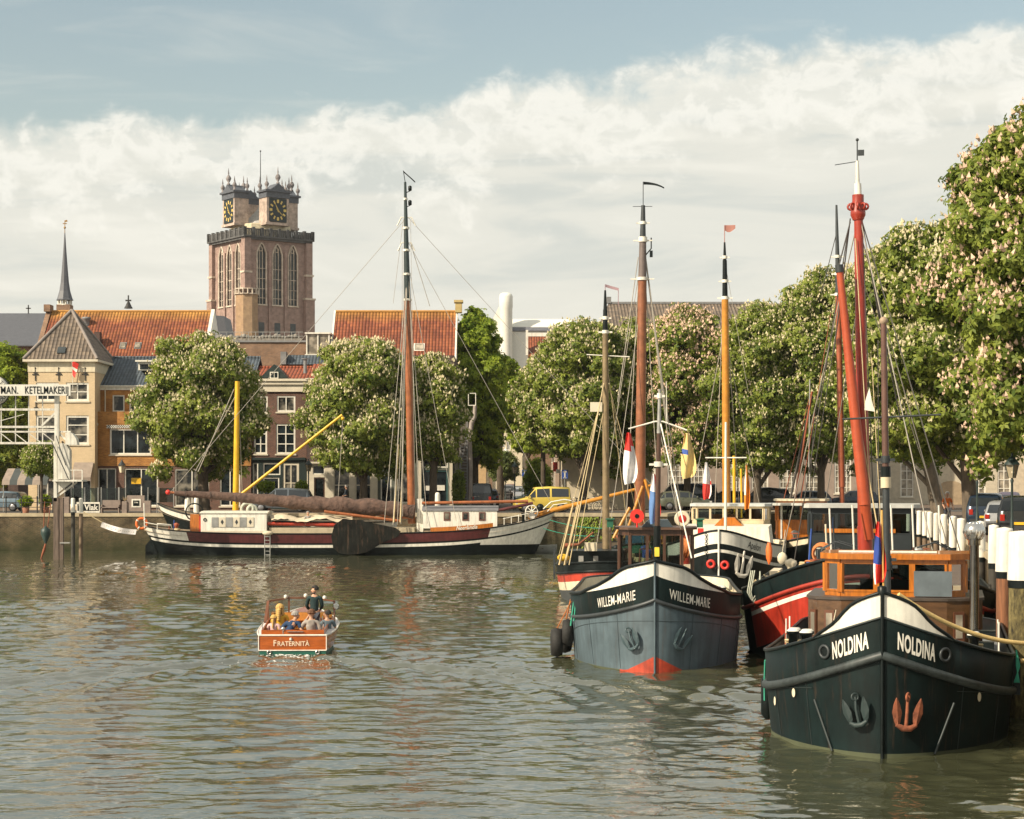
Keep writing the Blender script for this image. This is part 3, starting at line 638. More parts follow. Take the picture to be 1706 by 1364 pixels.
# ---- long building with orange roof on the left
b = Bld('long_house', 'long old building under the wide orange and lichen yellow tiled roof at left', 64, 338, 164)
b.wall(0, b.lz(600), 9, B_OLD)
b.gable(-b.hx, b.hx, -.3, 9.5, b.lz(600), b.lz(511), Mtile('lichened_pantiles', (.28, .092, .038), (.17, .050, .029), ridge=((.42, .22, .05), vr(-.3, 4.6, b.lz(600), b.lz(511)) - .9, vr(-.3, 4.6, b.lz(600), b.lz(511)) + .9)), ridgecap=M('mossy_ridge_tile', (.42, .21, .05), .8))
m = MB(); m.prism([(-.5, b.lz(602)), (4.6, b.lz(507)), (9.7, b.lz(602)), (9.7, 0), (-.4, 0)], b.hx + .002, b.hx + .3, 'X'); m.bsplit('verge', WHITE, b.t)
m = MB(); m.prism([(-.5, b.lz(602)), (4.6, b.lz(507)), (9.7, b.lz(602)), (9.7, 0), (-.4, 0)], -b.hx - .4, -b.hx - .002, 'X'); m.box(-b.hx - .5, -b.hx + .05, 3.9, 5.2, b.lz(512), b.lz(500)); b.part('gable_chimney', m, B_OLD)
rt = math.atan2(b.lz(511) - b.lz(600), 4.9)
for px, py, w_, h_ in ((201, 575, .55, .75), (226, 575, .55, .75)):
    zz = b.lz(py); yy = -.3 + 4.9 * (zz - b.lz(600)) / (b.lz(511) - b.lz(600))
    m = MB(); m.obox((b.lx(px), yy - .08, zz), Matrix.Rotation(rt, 3, 'X'), (w_, h_ + .1, .16)); s_ = b.part('roof_window', m, LEAD)
    m = MB(); m.obox((b.lx(px), yy - .15, zz + .04), Matrix.Rotation(rt, 3, 'X'), (w_ - .15, h_ - .1, .12)); m.build('pane', GLASSP, s_)
m = MB(); m.box(b.lx(267), b.lx(296), .2, 2.5, b.lz(583), b.lz(567)); s_ = b.part('dormer', m, WHITE)
m = MB(); m.box(b.lx(270), b.lx(293), .14, .198, b.lz(581), b.lz(569)); m.build('pane', GLASSP, s_)
m = MB(); m.tube([(b.lx(131), 3.2, b.lz(560)), (b.lx(131), 3.2, b.lz(525))], .22, 8); m.lathe((b.lx(130), 3.2, b.lz(534)), [(.25, 0), (.3, .3), (.42, .4), (.42, .55), (.1, .6)], 8); m.bsplit('flue', LEAD, b.t)
m = MB(); m.box(b.lx(155), b.lx(164), .5, 1.4, b.lz(590), b.lz(552)); b.part('chimney', m, B_DK)
# ---- church with slate roofs behind
b = Bld('slate_church', 'long dark slate church roof with iron ridge cross at the far left', -60, 60, 215, 'church')
b.wall(0, b.lz(572), 14, B_OLD); b.gable(-b.hx, b.hx + 2, -.4, 14, b.lz(575), b.lz(513), SLATE)
m = MB(); xx = b.lx(22); zz = b.lz(513); m.box(xx - .06, xx + .06, 6.7, 6.8, zz, zz + .95); m.box(xx - .28, xx + .28, 6.7, 6.8, zz + .5, zz + .62); b.part('ridge_cross', m, IRON)
b = Bld('spire', 'slender grey needle spire on a small white lantern behind the corner house', 96, 120, 210, 'church spire')
m = MB(); m.box(-.75, .75, -.75, .75, 8, b.lz(508)); b.part('tower_base', m, B_OLD)
m = MB(); z0 = b.lz(508); z1 = b.lz(500)
for i in range(8):
    a = i * math.pi / 4 + .39; m.tube([(.7 * math.cos(a), .7 * math.sin(a), z0), (.7 * math.cos(a), .7 * math.sin(a), z1 + .05)], .09, 6)
m.lathe((0, 0, 0), [(.82, z0 - .05), (.82, z0 + .08)], 8); m.lathe((0, 0, 0), [(.25, z0), (.25, z1)], 8); b.part('lantern', m, WHITE)
m = MB(); zt = b.lz(388); m.lathe((0, 0, 0), [(.98, z1), (.86, z1 + .12), (.60, z1 + 1.0), (.46, z1 + 1.9), (.33, z1 + 3.4), (.19, z1 + 5.2), (.05, zt)], 8, smooth=False); b.part('needle', m, SLATE)
m = MB(); m.tube([(0, 0, zt - .1), (0, 0, b.lz(367))], .04, 6); m.ball((0, 0, b.lz(379)), .13, 8); m.box(-.22, .22, -.02, .02, b.lz(373), b.lz(371.5)); m.prism([(-.05, b.lz(370)), (.3, b.lz(369)), (.25, b.lz(366)), (0, b.lz(367))], -.02, .02, 'Y'); b.part('weather_vane', m, M('gilt', (.35, .2, .06), .4, metal=.6))
tag(MB().box(X(209.3, 168), X(211.3, 168), 168.9, 169.0, Z(511, 168), Z(490, 168)).box(X(205.5, 168), X(215, 168), 168.88, 169.02, Z(500, 168), Z(497.5, 168)).lathe((X(210.3, 168), 168.95, Z(512, 168)), [(.4, 0), (.25, .25), (.1, .6)], 6).build('roof_cross', IRON), 'small iron cross standing on the long orange roof ridge', 'cross')
# ---- penthouse terrace between the roofs
b = Bld('terrace_building', 'brick building with a railed roof terrace between the two orange roofs', 342, 550, 160)
b.wall(0, b.lz(570), 8, B_OLD, [])
m = MB(); m.box(-b.hx, b.hx, -.12, 8, b.lz(570), b.lz(567)); b.part('parapet_coping', m, LEAD)
m = MB(); px = 342
while px < 506:
    m.box(b.lx(px) - .02, b.lx(px) + .02, -.06, -.02, b.lz(567), b.lz(553)); px += 12
for zz in (553, 560): m.box(b.lx(342), b.lx(505), -.07, -.03, b.lz(zz) - .02, b.lz(zz) + .02)
b.part('railing', m, GREY)
m = MB(); m.box(b.lx(355), b.lx(500), 1.0, 1.5, b.lz(567), b.lz(562))
for i in range(26):
    x = b.lx(360 + i * 5.4); m.ball((x, 1.2, b.lz(561) + rnd.uniform(0, .15)), rnd.uniform(.12, .24), 6)
b.part('planters', m, M('terrace_clutter', (.22, .20, .17), .8, var=.5, scale=4))
b = Bld('penthouse', 'glazed white rooftop penthouse left of the middle orange roof', 510, 549, 158.6, base=Z(590, 158.6))
m = MB(); m.box(-b.hx, b.hx, .1, 4, 0, b.lz(556)); b.part('wall', m, GLASSP)
m = MB()
for x in (-b.hx, -.05, b.hx - .1): m.box(x, x + .1, 0, .098, 0, b.lz(556))
m.box(-b.hx - .1, b.hx + .1, -.1, 4.1, b.lz(556), b.lz(553.5)); m.box(-b.hx - .1, b.hx + .1, -.12, .097, -.25, .0); b.part('frame', m, WHITE)
b = Bld('rear_annex', 'low annex with a strip of grey pantiles below the penthouse', 470, 550, 157.2)
b.wall(0, b.lz(606), 1.0, B_OLD); m = MB(); m.prism([(-.2, b.lz(607)), (1.0, b.lz(590)), (1.0, b.lz(607))], -b.hx, b.hx, 'X'); b.part('roof', m, BLT)
m = MB(); m.box(-b.hx - .1, -b.hx + .35, -.3, .9, b.lz(607), b.lz(586)); b.part('vent_shaft', m, LEAD)
b = Bld('slate_gable', 'small dark slate roof in front of the great church tower', 340, 378, 230, 'building')
m = MB(); m.prism([(-b.hx, 0), (b.hx, 0), (b.hx, b.lz(555)), (b.hx - .4, b.lz(526)), (-b.hx, b.lz(524))], 0, 6, 'Y'); b.part('roof', m, SLATE)

# ---- modern white building
b = Bld('white_hall', 'modern white building with barrel roof and fat round chimney beyond the street', 806, 952, 360, 'building')
WH2 = M('white_render', (.70, .69, .62), .6, var=.06); m = MB(); m.box(b.lx(826), b.lx(952), 0, 20, 0, b.lz(552)); b.part('wall', m, WH2)
m = MB(); n = 10; r_ = (b.lz(527) - b.lz(551))
m.prism([(r_ * 2.2 - r_ * 2.2 * math.cos(math.pi * i / n), b.lz(551) + r_ * math.sin(math.pi * i / n)) for i in range(n + 1)], b.lx(846), b.lx(952), 'X'); b.part('barrel_roof', m, WH2)
m = MB(); m.box(b.lx(852), b.lx(938), -.3, -.02, b.lz(551), b.lz(545)); b.part('window_band', m, M('grey_band', (.18, .19, .22), .5))
m = MB(); xx = b.lx(843); m.lathe((xx, -1.3, 0), [(1.2, 10), (1.2, b.lz(515)), (1.27, b.lz(513)), (1.27, b.lz(495)), (1.1, b.lz(491)), (.7, b.lz(489)), (.01, b.lz(488.5))], 16); b.part('chimney', m, WH2)
m = MB(); m.prism([(b.lx(806), b.lz(560)), (b.lx(838), b.lz(560)), (b.lx(838), b.lz(500)), (b.lx(830), b.lz(510))], 3, 8, 'Y'); b.part('sloped_wing', m, WH2)
b = Bld('far_orange_roof_house', 'small orange roofed house in front of the white hall', 880, 945, 200)
b.wall(0, b.lz(590), 6, B_OLD); b.gable(-b.hx, b.hx, -.3, 6, b.lz(592), b.lz(556), ORT); m = MB(); m.box(-b.hx - .25, -b.hx - .01, -.4, .5, b.lz(592), b.lz(550)); m.box(-b.hx, b.hx, 2.7, 3.1, b.lz(557), b.lz(551)); m.bsplit('verge', WHITE, b.t)
# ---- street houses, both sides
def street_house(name, lab, xf, y0, y1, hgt, mat, side, nfl=3, roofm=None):
    t = thing(name, lab, 'house', (xf, y0, QZ)); s = -1 if side == 'L' else 1
    m = MB(); a, c = sorted((0, s * 7)); m.box(a, c, 0, y1 - y0, 0, hgt); m.build('wall', mat, t)
    n = max(2, int((y1 - y0) / 2.4))
    for k in range(nfl):
        for i in range(n):
            yc = (i + .5) * (y1 - y0) / n; zz = .9 + k * 3.1; h_ = 1.7 if k else 2.1
            f = MB(); e = -s * .03; f.box(min(0, e), max(0, e), yc - .55, yc + .55, zz - .08, zz + h_ + .08); w_ = f.build('window', WHITE, t)
            q = MB(); e1 = -s * .032; e2 = -s * .05; q.box(min(e1, e2), max(e1, e2), yc - .45, yc - .03, zz, zz + h_); q.box(min(e1, e2), max(e1, e2), yc + .03, yc + .45, zz, zz + h_); q.build('pane', GLASSC, w_)
    m = MB(); a, c = sorted((-s * .25, s * 7)); m.box(a, c, -.05, y1 - y0 + .0, hgt + .002, hgt + .3); m.build('cornice', TRIM, t)
    if roofm:
        m = MB(); x0_, x1_ = sorted((0, s * 7)); m.prism([(x0_, hgt + .3), ((x0_ + x1_) / 2, hgt + 3.2), (x1_, hgt + .3)], 0, y1 - y0 - .02, 'Y'); m.build('roof', roofm, t)
    return t
CR2 = M('cream_render', (.58, .50, .36), .8, var=.12); PK = M('pinkish_render', (.40, .30, .23), .85, var=.15)
street_house('street_house', 'bright cream rendered street house at the right corner behind the red sign', 3.95, 150, 160, 8.6, CR2, 'R')
street_house('street_house', 'pinkish stone street house further along on the right side of the street', 3.95, 176, 192, 9.6, PK, 'R', roofm=RDT)
street_house('street_house', 'pale street house beyond the round little tree on the right', 3.9, 205, 235, 10.2, M('stone_render', (.45, .38, .29), .85, var=.15), 'R', roofm=BRT)
street_house('street_house', 'tan street house on the left side of the street beyond the green trees', -2.9, 215, 245, 8.5, M('tan_render', (.46, .32, .17), .85, var=.15), 'L', roofm=RDT)
street_house('street_house', 'far pale house closing the street on the right', 1.6, 262, 300, 10, CR2, 'R', roofm=BLT)
street_house('street_house', 'far brick house on the left side of the street', -2.6, 255, 290, 9, B_OLD, 'L', roofm=RDT)
b = Bld('end_house', 'pale house closing the far end of the street', 826, 905, 330)
b.wall(0, 11, 6, CR2, [W4(832, 760, 838, 775, **wn), W4(844, 760, 850, 775, **wn), W4(832, 735, 838, 750, **wn), W4(844, 735, 850, 750, **wn)]); b.gable(-b.hx, b.hx, 0, 6, 11, 13.5, RDT)
b = Bld('corner_brick_house', 'red brown brick house right of the street mouth behind the blue parking sign', 943, 1000, 152)
b.wall(0, b.lz(640), 8, Mbrick('red_brown_brick', (.30, .14, .07), (.22, .10, .06), (.24, .18, .13), .24, .08, .3, .01), [W4(950, 700, 960, 740, **wt), W4(950, 778, 960, 825, **wt), W4(975, 700, 988, 740, **wt)])
b.gable(-b.hx, b.hx, 0, 8, b.lz(640), b.lz(600), RDT)
# ---- long facade behind the right hand trees
b = Bld('long_facade', 'long pinkish grey town hall facade with rows of tall white gridded windows behind the trees', 1000.5, 1445, 170, 'building')
FAC = M('pinkish_plaster', (.30, .235, .19), .85, var=.18, scale=1.2)
ws = [W4(x0, 765, x0 + 28, 822, nx=4, nz=6, fw=.12, bar=.03, pane=GLASSP) for x0 in (1006, 1064, 1112, 1150, 1206, 1252, 1298, 1342, 1390)]
ws += [W4(x0, 668, x0 + 28, 735, nx=4, nz=6, fw=.12, bar=.03, pane=GLASSP) for x0 in (1064, 1112, 1150, 1206, 1252, 1298, 1342, 1390)]
b.wall(0, b.lz(560), 22, FAC, ws); b.cornice(b.lz(560), .6, TRIM)
m = MB(); e = .4; x0, x1, y0, y1 = -b.hx - e, b.hx + e, -e, 22 + e; zb, zt = b.lz(560) + .01, b.lz(490) ; xr0, xr1 = b.lx(1022), b.lx(1283); yr = 9
m.quad((x0, y0, zb), (x1, y0, zb), (xr1 + 3, yr, zt), (xr0, yr, zt)); m.quad((x1, y1, zb), (x0, y1, zb), (xr0, yr, zt), (xr1 + 3, yr, zt)); m.quad((x0, y1, zb), (x0, y0, zb), (xr0, yr, zt)); m.quad((x1, y0, zb), (x1, y1, zb), (xr1 + 3, yr, zt))
rf = b.part('roof', m, BRT)
m = MB(); m.box(xr0, xr1, yr - .25, yr + .25, zt - .05, zt + .14); m.build('ridge', LEAD, rf); m = MB(); m.box(xr0 - .15, xr0 + .25, yr - .3, yr + .3, zt, zt + .6); m.box(xr1 - .2, xr1 + .2, yr - .3, yr + .3, zt, zt + .35); m.bsplit('ridge_chimney', LEAD, rf)
b = Bld('gate_house', 'cream house with a wide round arched gateway seen between the quay trees at right', 1445.5, 1720, 176)
m_ = [W4(x0, 770, x0 + 22, 828, nx=2, nz=4, fw=.12, pane=GLASSP) for x0 in (1460, 1500, 1620, 1662)] + [W4(x0, 690, x0 + 22, 740, nx=2, nz=4, fw=.12, pane=GLASSP) for x0 in (1460, 1500, 1540, 1580, 1620, 1662)]
b.wall(0, b.lz(600), 10, M('creamy_plaster', (.52, .46, .35), .85, var=.15), m_); b.cornice(b.lz(600), .6, TRIM); b.gable(-b.hx, b.hx, 0, 10, b.lz(600), b.lz(550), BRT)
m = MB(); xc = b.lx(1584); rr = 1.1
m.prism([(xc - rr, 0), (xc + rr, 0), (xc + rr, b.lz(812))] + [(xc + rr * math.cos(a), b.lz(812) + rr * .55 * math.sin(a)) for a in [math.pi * i / 10 for i in range(1, 10)]] + [(xc - rr, b.lz(812))], -.12, -.005, 'Y'); b.part('gate', m, M('tan_gate', (.36, .27, .17), .7))
for k, (x0, x1, lab) in enumerate(((1721, 2000, 'plain brick house at the far right end of the quay'), )):
    b = Bld('quay_house', lab, x0, x1, 174); b.wall(0, 13, 9, B_OLD, [W4(1730 + 40 * i, 700, 1755 + 40 * i, 750, **wt) for i in range(5)])
b = Bld('cafe_annex', 'low dark building in the lane behind the drawbridge', -80, 30, 175)
b.wall(0, 5, 8, B_DK, [W4(0, 775, 20, 800, **wt)])

# ================================================================ the great church tower
TB = Mbrick('tower_brick', (.32, .205, .17), (.24, .155, .13), (.38, .30, .26), .5, .2, .35, .03)
TS = M('tower_stone', (.55, .47, .38), .8, var=.35, scale=.8); TD = M('blackened_stone', (.085, .085, .085), .8, var=.5, scale=.8)
TL = M('tower_louvre', (.07, .08, .085), .7, var=.3, scale=1)
d = 400.; S = 14.7; hs = S / 2; th = R(36)
tw = thing('church_tower', 'massive square brick church tower with clock turrets and tall gothic belfry windows', 'church tower', (X(423.5, d), d + 10, QZ), 0); tw.rotation_euler = (0, 0, th)
tz = lambda py: Z(py, d) - QZ
HB = tz(392)
def face_m(k):  # maps (u along face, out, z) to local for faces: 0 front (-y), 1 left (-x), 2 back, 3 right
    a = -k * math.pi / 2
    return Matrix.Rotation(a, 3, 'Z')
def fbox(mb, k, u0, u1, o0, o1, z0, z1, m=0):
    q = face_m(k); vs = [q @ Vector((x, -y, z)) for z in (z0, z1) for y in (o0, o1) for x in (u0, u1)]
    mb.add(vs, [(0, 2, 3, 1), (4, 5, 7, 6), (0, 1, 5, 4), (2, 6, 7, 3), (0, 4, 6, 2), (1, 3, 7, 5)], m)
m = MB(); m.box(-hs + .5, hs - .5, -hs + .5, hs - .5, 0, HB); body = m.build('shaft', TL, tw)
wins = [(-3.75, 1.1), (0, 1.15), (3.75, 1.1)]; zw0, zw1 = tz(505), tz(403)
m = MB(); st = MB(); mu = MB()
for k in range(4):
    q = face_m(k); cuts = [-hs] + [c for u, w_ in wins for c in (u - w_, u + w_)] + [hs]
    for i in range(0, len(cuts), 2): fbox(m, k, cuts[i], cuts[i + 1], hs - .5, hs, zw0, HB)
    fbox(m, k, -hs, hs, hs - .5, hs, 0, zw0)
    for u, w_ in wins:
        n = 12; arc = []; hgt = w_ * 1.9; za = zw1 - hgt      # pointed arch
        for i in range(n + 1):
            t_ = -1 + 2 * i / n; arc.append((u + w_ * t_, za + hgt * (1 - abs(t_) ** 1.7)))
        for i in range(n):   # wall above the arch
            (ua, z_a), (ub, z_b) = arc[i], arc[i + 1]
            vs = [q @ Vector((x, -y, z)) for x, y, z in ((ua, hs, z_a), (ub, hs, z_b), (ub, hs, HB), (ua, hs, HB), (ua, hs - .5, z_a), (ub, hs - .5, z_b))]
            m.add(vs, [(0, 1, 2, 3), (0, 4, 5, 1)])
        pts = [q @ Vector((u - w_, -hs - .03, zw0))] + [q @ Vector((x, -hs - .03, z)) for x, z in arc] + [q @ Vector((u + w_, -hs - .03, zw0))]
        st.tube(pts, .17, 5, smooth=False)
        for s_ in (-.34, .34): mu.tube([q @ Vector((u + w_ * s_ * 2 * .5, -hs + .3, zw0)), q @ Vector((u + w_ * s_, -hs + .3, za + hgt * .3)), q @ Vector((u, -hs + .3, za + hgt * .85))], .11, 4)
        mu.torus(q @ Vector((u, -hs + .3, za + hgt * .45)), w_ * .42, .1, q @ Vector((0, 1, 0)), 10, 4)
        for zz in (.12, .3, .5, .7): fbox(mu, k, u - w_, u + w_, hs - .45, hs - .25, zw0 + (za - zw0) * zz, zw0 + (za - zw0) * zz + .12)
        fbox(st, k, u - w_ - .2, u + w_ + .2, hs, hs + .25, zw0 - .3, zw0)
        fbox(mu, k, u - w_, u + w_, hs - .35, hs - .1, zw0, zw0 + 1.9) if False else None
        fbox(m, k, u - w_ - .15, u + w_ + .15, hs + .0, hs + .04, zw0 - 3.6, zw0 - 3.4)
        # lower blind lancet
        fbox(mu, k, u - w_ * .6, u + w_ * .6, hs + .002, hs + .03, zw0 - 8.5, zw0 - 3.8, 1)
    for u in (-1.88, 1.88): fbox(m, k, u - .3, u + .35, hs, hs + .35, 0, zw1 - 1.5)
m.build('brick_walls', TB, tw); st.bsplit('arch_surround', TS, tw); mu.build('tracery', [TS, TL], tw)
bt = MB(); bs = MB()
for sx_ in (-1, 1):
    for sy_ in (-1, 1):
        cx_, cy_ = sx_ * hs, sy_ * hs
        bt.box(cx_ - 1.1, cx_ + 1.1, cy_ - 1.1, cy_ + 1.1, 0, HB - 12.5); bt.box(cx_ - .75, cx_ + .75, cy_ - .75, cy_ + .75, HB - 12.5, HB - .5)
        bs.box(cx_ - 1.25, cx_ + 1.25, cy_ - 1.25, cy_ + 1.25, HB - 12.8, HB - 12.4); bs.box(cx_ - .95, cx_ + .95, cy_ - .95, cy_ + .95, HB - 7.8, HB - 7.4)
        for i in range(22): bs.box(cx_ - 1.16, cx_ + 1.16, cy_ - 1.16, cy_ + 1.16, 2 + i * 1.35, 2.25 + i * 1.35)
bt.bsplit('corner_buttress', TB, tw); bs.bsplit('buttress_stone', TS, tw)
m = MB(); c_ = (-hs - .2, -hs - .2)   # stair turret at the near corner
m.lathe((c_[0] + .3, c_[1] + .2, 0), [(2.4, 0), (2.4, tz(490))], 8, smooth=False); tr = m.build('stair_turret', Mbrick('turret_brick', (.38, .23, .12), (.30, .17, .10), (.36, .29, .2), .5, .2, .3, .03), tw)
m = MB(); cx_, cy_ = c_[0] + .3, c_[1] + .2; m.lathe((cx_, cy_, 0), [(2.7, tz(491)), (2.7, tz(489.5))], 8, smooth=False); m.lathe((cx_, cy_, 0), [(2.65, tz(482.5)), (2.65, tz(481))], 8, smooth=False)
for i in range(16): a = i * math.pi / 8; m.tube([(cx_ + 2.5 * math.cos(a), cy_ + 2.5 * math.sin(a), tz(490)), (cx_ + 2.5 * math.cos(a), cy_ + 2.5 * math.sin(a), tz(482))], .16, 5)
m.build('turret_balustrade', TS, tr)
m = MB(); e = hs + .75
m.box(-e - .3, e + .3, -e - .3, e + .3, tz(394.5), tz(392)); m.box(-e, e, -e, e, tz(398), tz(394.5))
for k in range(4):
    fbox(m, k, -e - .15, e + .15, e - .15, e + .15, tz(381.5), tz(380))
    for i in range(9):
        u = -e + i * 2 * e / 8; fbox(m, k, u - .3, u + .3, e - .3, e + .3, tz(392), tz(378))
        if i < 8:
            for j in range(1, 5): uu = u + j * 2 * e / 40; fbox(m, k, uu - .13, uu + .13, e - .1, e + .1, tz(392), tz(381))
m.build('balustrade', TD, tw)
m = MB(); m.lathe((0, 0, 0), [(6.6, tz(392)), (6.6, tz(368)), (6.3, tz(367))], 8, smooth=False); m.build('octagon_base', M('cream_stone', (.60, .52, .36), .8, var=.2), tw)
m = MB(); m.lathe((0, 0, 0), [(5.0, tz(367)), (3.8, tz(360)), (2.4, tz(352)), (.8, tz(338)), (.4, tz(330))], 8, smooth=False); m.build('centre_roof', M('pale_lead', (.46, .44, .40), .6, var=.2), tw)
m = MB(); m.tube([(0, 0, tz(345)), (0, 0, tz(330)), (0, 0, tz(238))], [.3, .16, .07], 6); m.ball((0, 0, tz(238)), .2, 6); m.build('flagpole', DARKGREY, tw)
GILT = M('gilt_numerals', (.62, .45, .12), .4, metal=.1); CLK = M('clock_black', (.004, .012, .014), .4)
PED = M('pediment_slate_blue', (.085, .095, .115), .6, var=.3)
for k in range(4):   # a clock turret over the middle of every side
    q = face_m(k); cw = 2.65; o1 = hs + .25; o0 = o1 - 3.3; z0_, z1_ = tz(367), tz(325)
    t_ = MB(); fbox(t_, k, -cw + .3, cw - .3, o0, o1 - .25, z0_, z1_); fbox(t_, k, -cw, -cw + .75, o0, o1, z0_, z1_); fbox(t_, k, cw - .75, cw, o0, o1, z0_, z1_)
    fbox(t_, k, -cw - .25, cw + .25, o0, o1 + .2, z0_ - .5, z0_); ct = t_.build('clock_turret', M('turret_stone', (.44, .35, .29), .8, var=.4, scale=1), tw)
    t_ = MB(); fbox(t_, k, -cw - .15, cw + .15, o0, o1 + .15, z1_, z1_ + 1.2); fbox(t_, k, -cw - .5, cw + .5, o0 - .2, o1 + .5, z1_ + 1.2, z1_ + 1.6)
    zt_ = z1_ + 1.6; tri = [(-cw + .9, zt_), (cw - .9, zt_), (0, zt_ + 1.5)]
    vs = [q @ Vector((x, -y, z)) for y in (o1 + .4, o0) for x, z in tri]; t_.add(vs, [(0, 1, 2), (5, 4, 3), (0, 3, 4, 1), (1, 4, 5, 2), (2, 5, 3, 0)]); t_.build('pediment', PED, ct)
    t_ = MB()
    for u, o_, zz, s_ in ((-cw, o1, zt_, 1), (cw, o1, zt_, 1), (0, o1, zt_ + 1.4, 1.2), (-cw, o0 + .3, zt_, 1), (cw, o0 + .3, zt_, 1)):
        t_.lathe(q @ Vector((u, -o_, zz)), [(.3 * s_, 0), (.3 * s_, .3), (.14, .4), (.42 * s_, .85 * s_), (.5 * s_, 1.15 * s_), (.3 * s_, 1.55 * s_), (.1, 1.75 * s_), (.16, 1.95 * s_), (.02, 3.0 * s_)], 8)
    t_.bsplit('urn_finial', M('finial_stone', (.22, .20, .20), .8, var=.4, scale=1), ct)
    dw = 2.1; zc_ = (z0_ + z1_) / 2 + .05; dh = (z1_ - z0_) / 2 - .15
    t_ = MB(); fbox(t_, k, -dw, dw, o1 - .2, o1 + .02, zc_ - dh, zc_ + dh); dial = t_.build('clock_dial', CLK, ct)
    t_ = MB()
    for i in range(12):
        a = math.pi / 2 - i * math.pi / 6; r1, r2 = 1.35, 2.0; hw = .17 if i % 3 else .25
        c, s_ = math.cos(a), math.sin(a); sc_ = 1.1
        P4 = [(r1 * c - hw * s_, r1 * s_ + hw * c), (r2 * c - hw * s_, r2 * s_ + hw * c), (r2 * c + hw * s_, r2 * s_ - hw * c), (r1 * c + hw * s_, r1 * s_ - hw * c)]
        t_.add([q @ Vector((x, -(o1 + .04), zc_ + z * sc_)) for x, z in P4], [(0, 1, 2, 3)])
    for a, ln, hw in ((R(118), 1.75, .2), (R(-42), 1.85, .14)):
        c, s_ = math.cos(a), math.sin(a)
        P4 = [(-.4 * c - hw * s_, -.4 * s_ + hw * c), (ln * c, ln * s_), (-.4 * c + hw * s_, -.4 * s_ - hw * c)]
        t_.add([q @ Vector((x, -(o1 + .07), zc_ + z * 1.1)) for x, z in P4], [(0, 1, 2)])
    t_.build('numerals_and_hands', GILT, dial)
# ================================================================ trees
def Mleaf(name, dark, light, tr=.3):
    m = bpy.data.materials.new(name); m.use_nodes = True; t = m.node_tree; L = t.links.new; b = t.nodes['Principled BSDF']
    b.inputs['Roughness'].default_value = .55; b.inputs['Specular IOR Level'].default_value = .3
    ge = t.nodes.new('ShaderNodeNewGeometry'); tcn = t.nodes.new('ShaderNodeTexCoord'); n = t.nodes.new('ShaderNodeTexNoise'); n.inputs['Scale'].default_value = .55; n.inputs['Detail'].default_value = 3; L(tcn.outputs['Object'], n.inputs['Vector'])
    a = t.nodes.new('ShaderNodeMath'); a.operation = 'MULTIPLY_ADD'; a.inputs[1].default_value = .45; L(ge.outputs['Random Per Island'], a.inputs[0]); L(n.outputs['Fac'], a.inputs[2])
    r = t.nodes.new('ShaderNodeValToRGB'); e = r.color_ramp.elements; e[0].position = .42; e[0].color = (*dark, 1); e[1].position = 1.0; e[1].color = (*light, 1); L(a.outputs[0], r.inputs[0]); L(r.outputs[0], b.inputs['Base Color'])
    tl = t.nodes.new('ShaderNodeBsdfTranslucent'); L(r.outputs[0], tl.inputs[0]); mxs = t.nodes.new('ShaderNodeMixShader'); mxs.inputs[0].default_value = tr
    L(b.outputs[0], mxs.inputs[1]); L(tl.outputs[0], mxs.inputs[2]); L(mxs.outputs[0], t.nodes['Material Output'].inputs[0]); return m
LEAF = Mleaf('chestnut_leaf', (.070, .120, .016), (.31, .36, .060), .42)
LEAF2 = Mleaf('bright_leaf', (.10, .18, .014), (.40, .48, .05), .5)
LEAF3 = Mleaf('olive_leaf', (.045, .080, .018), (.16, .19, .05))
BLOS = M('cream_blossom', (.52, .46, .28), .8, var=.15, scale=.7); BLOSP = M('pink_blossom', (.62, .44, .32), .8, var=.2, scale=.8)
BARK = M('bark', (.085, .065, .045), .95, var=.4, scale=3, bump=.04, bscale=9, stretch=(1, 1, .35))
BARKL = M('light_bark', (.11, .085, .06), .95, var=.4, scale=3, bump=.04, bscale=9, stretch=(1, 1, .35))
def npmesh(name, co, faces_n, mats, parent, mi=None):
    """co (N,k,3) -> N separate faces of k verts"""
    N, k = co.shape[:2]; me = bpy.data.meshes.new(name); me.vertices.add(N * k); me.vertices.foreach_set('co', co.reshape(-1).astype(np.float32))
    me.loops.add(N * k); me.loops.foreach_set('vertex_index', np.arange(N * k, dtype=np.int32)); me.polygons.add(N)
    me.polygons.foreach_set('loop_start', np.arange(0, N * k, k, dtype=np.int32)); me.polygons.foreach_set('loop_total', np.full(N, k, np.int32))
    for m in mats: me.materials.append(m)
    if mi is not None: me.polygons.foreach_set('material_index', mi.astype(np.int32))
    me.update(); o = bpy.data.objects.new(name, me); COL.objects.link(o); o.parent = parent; return o
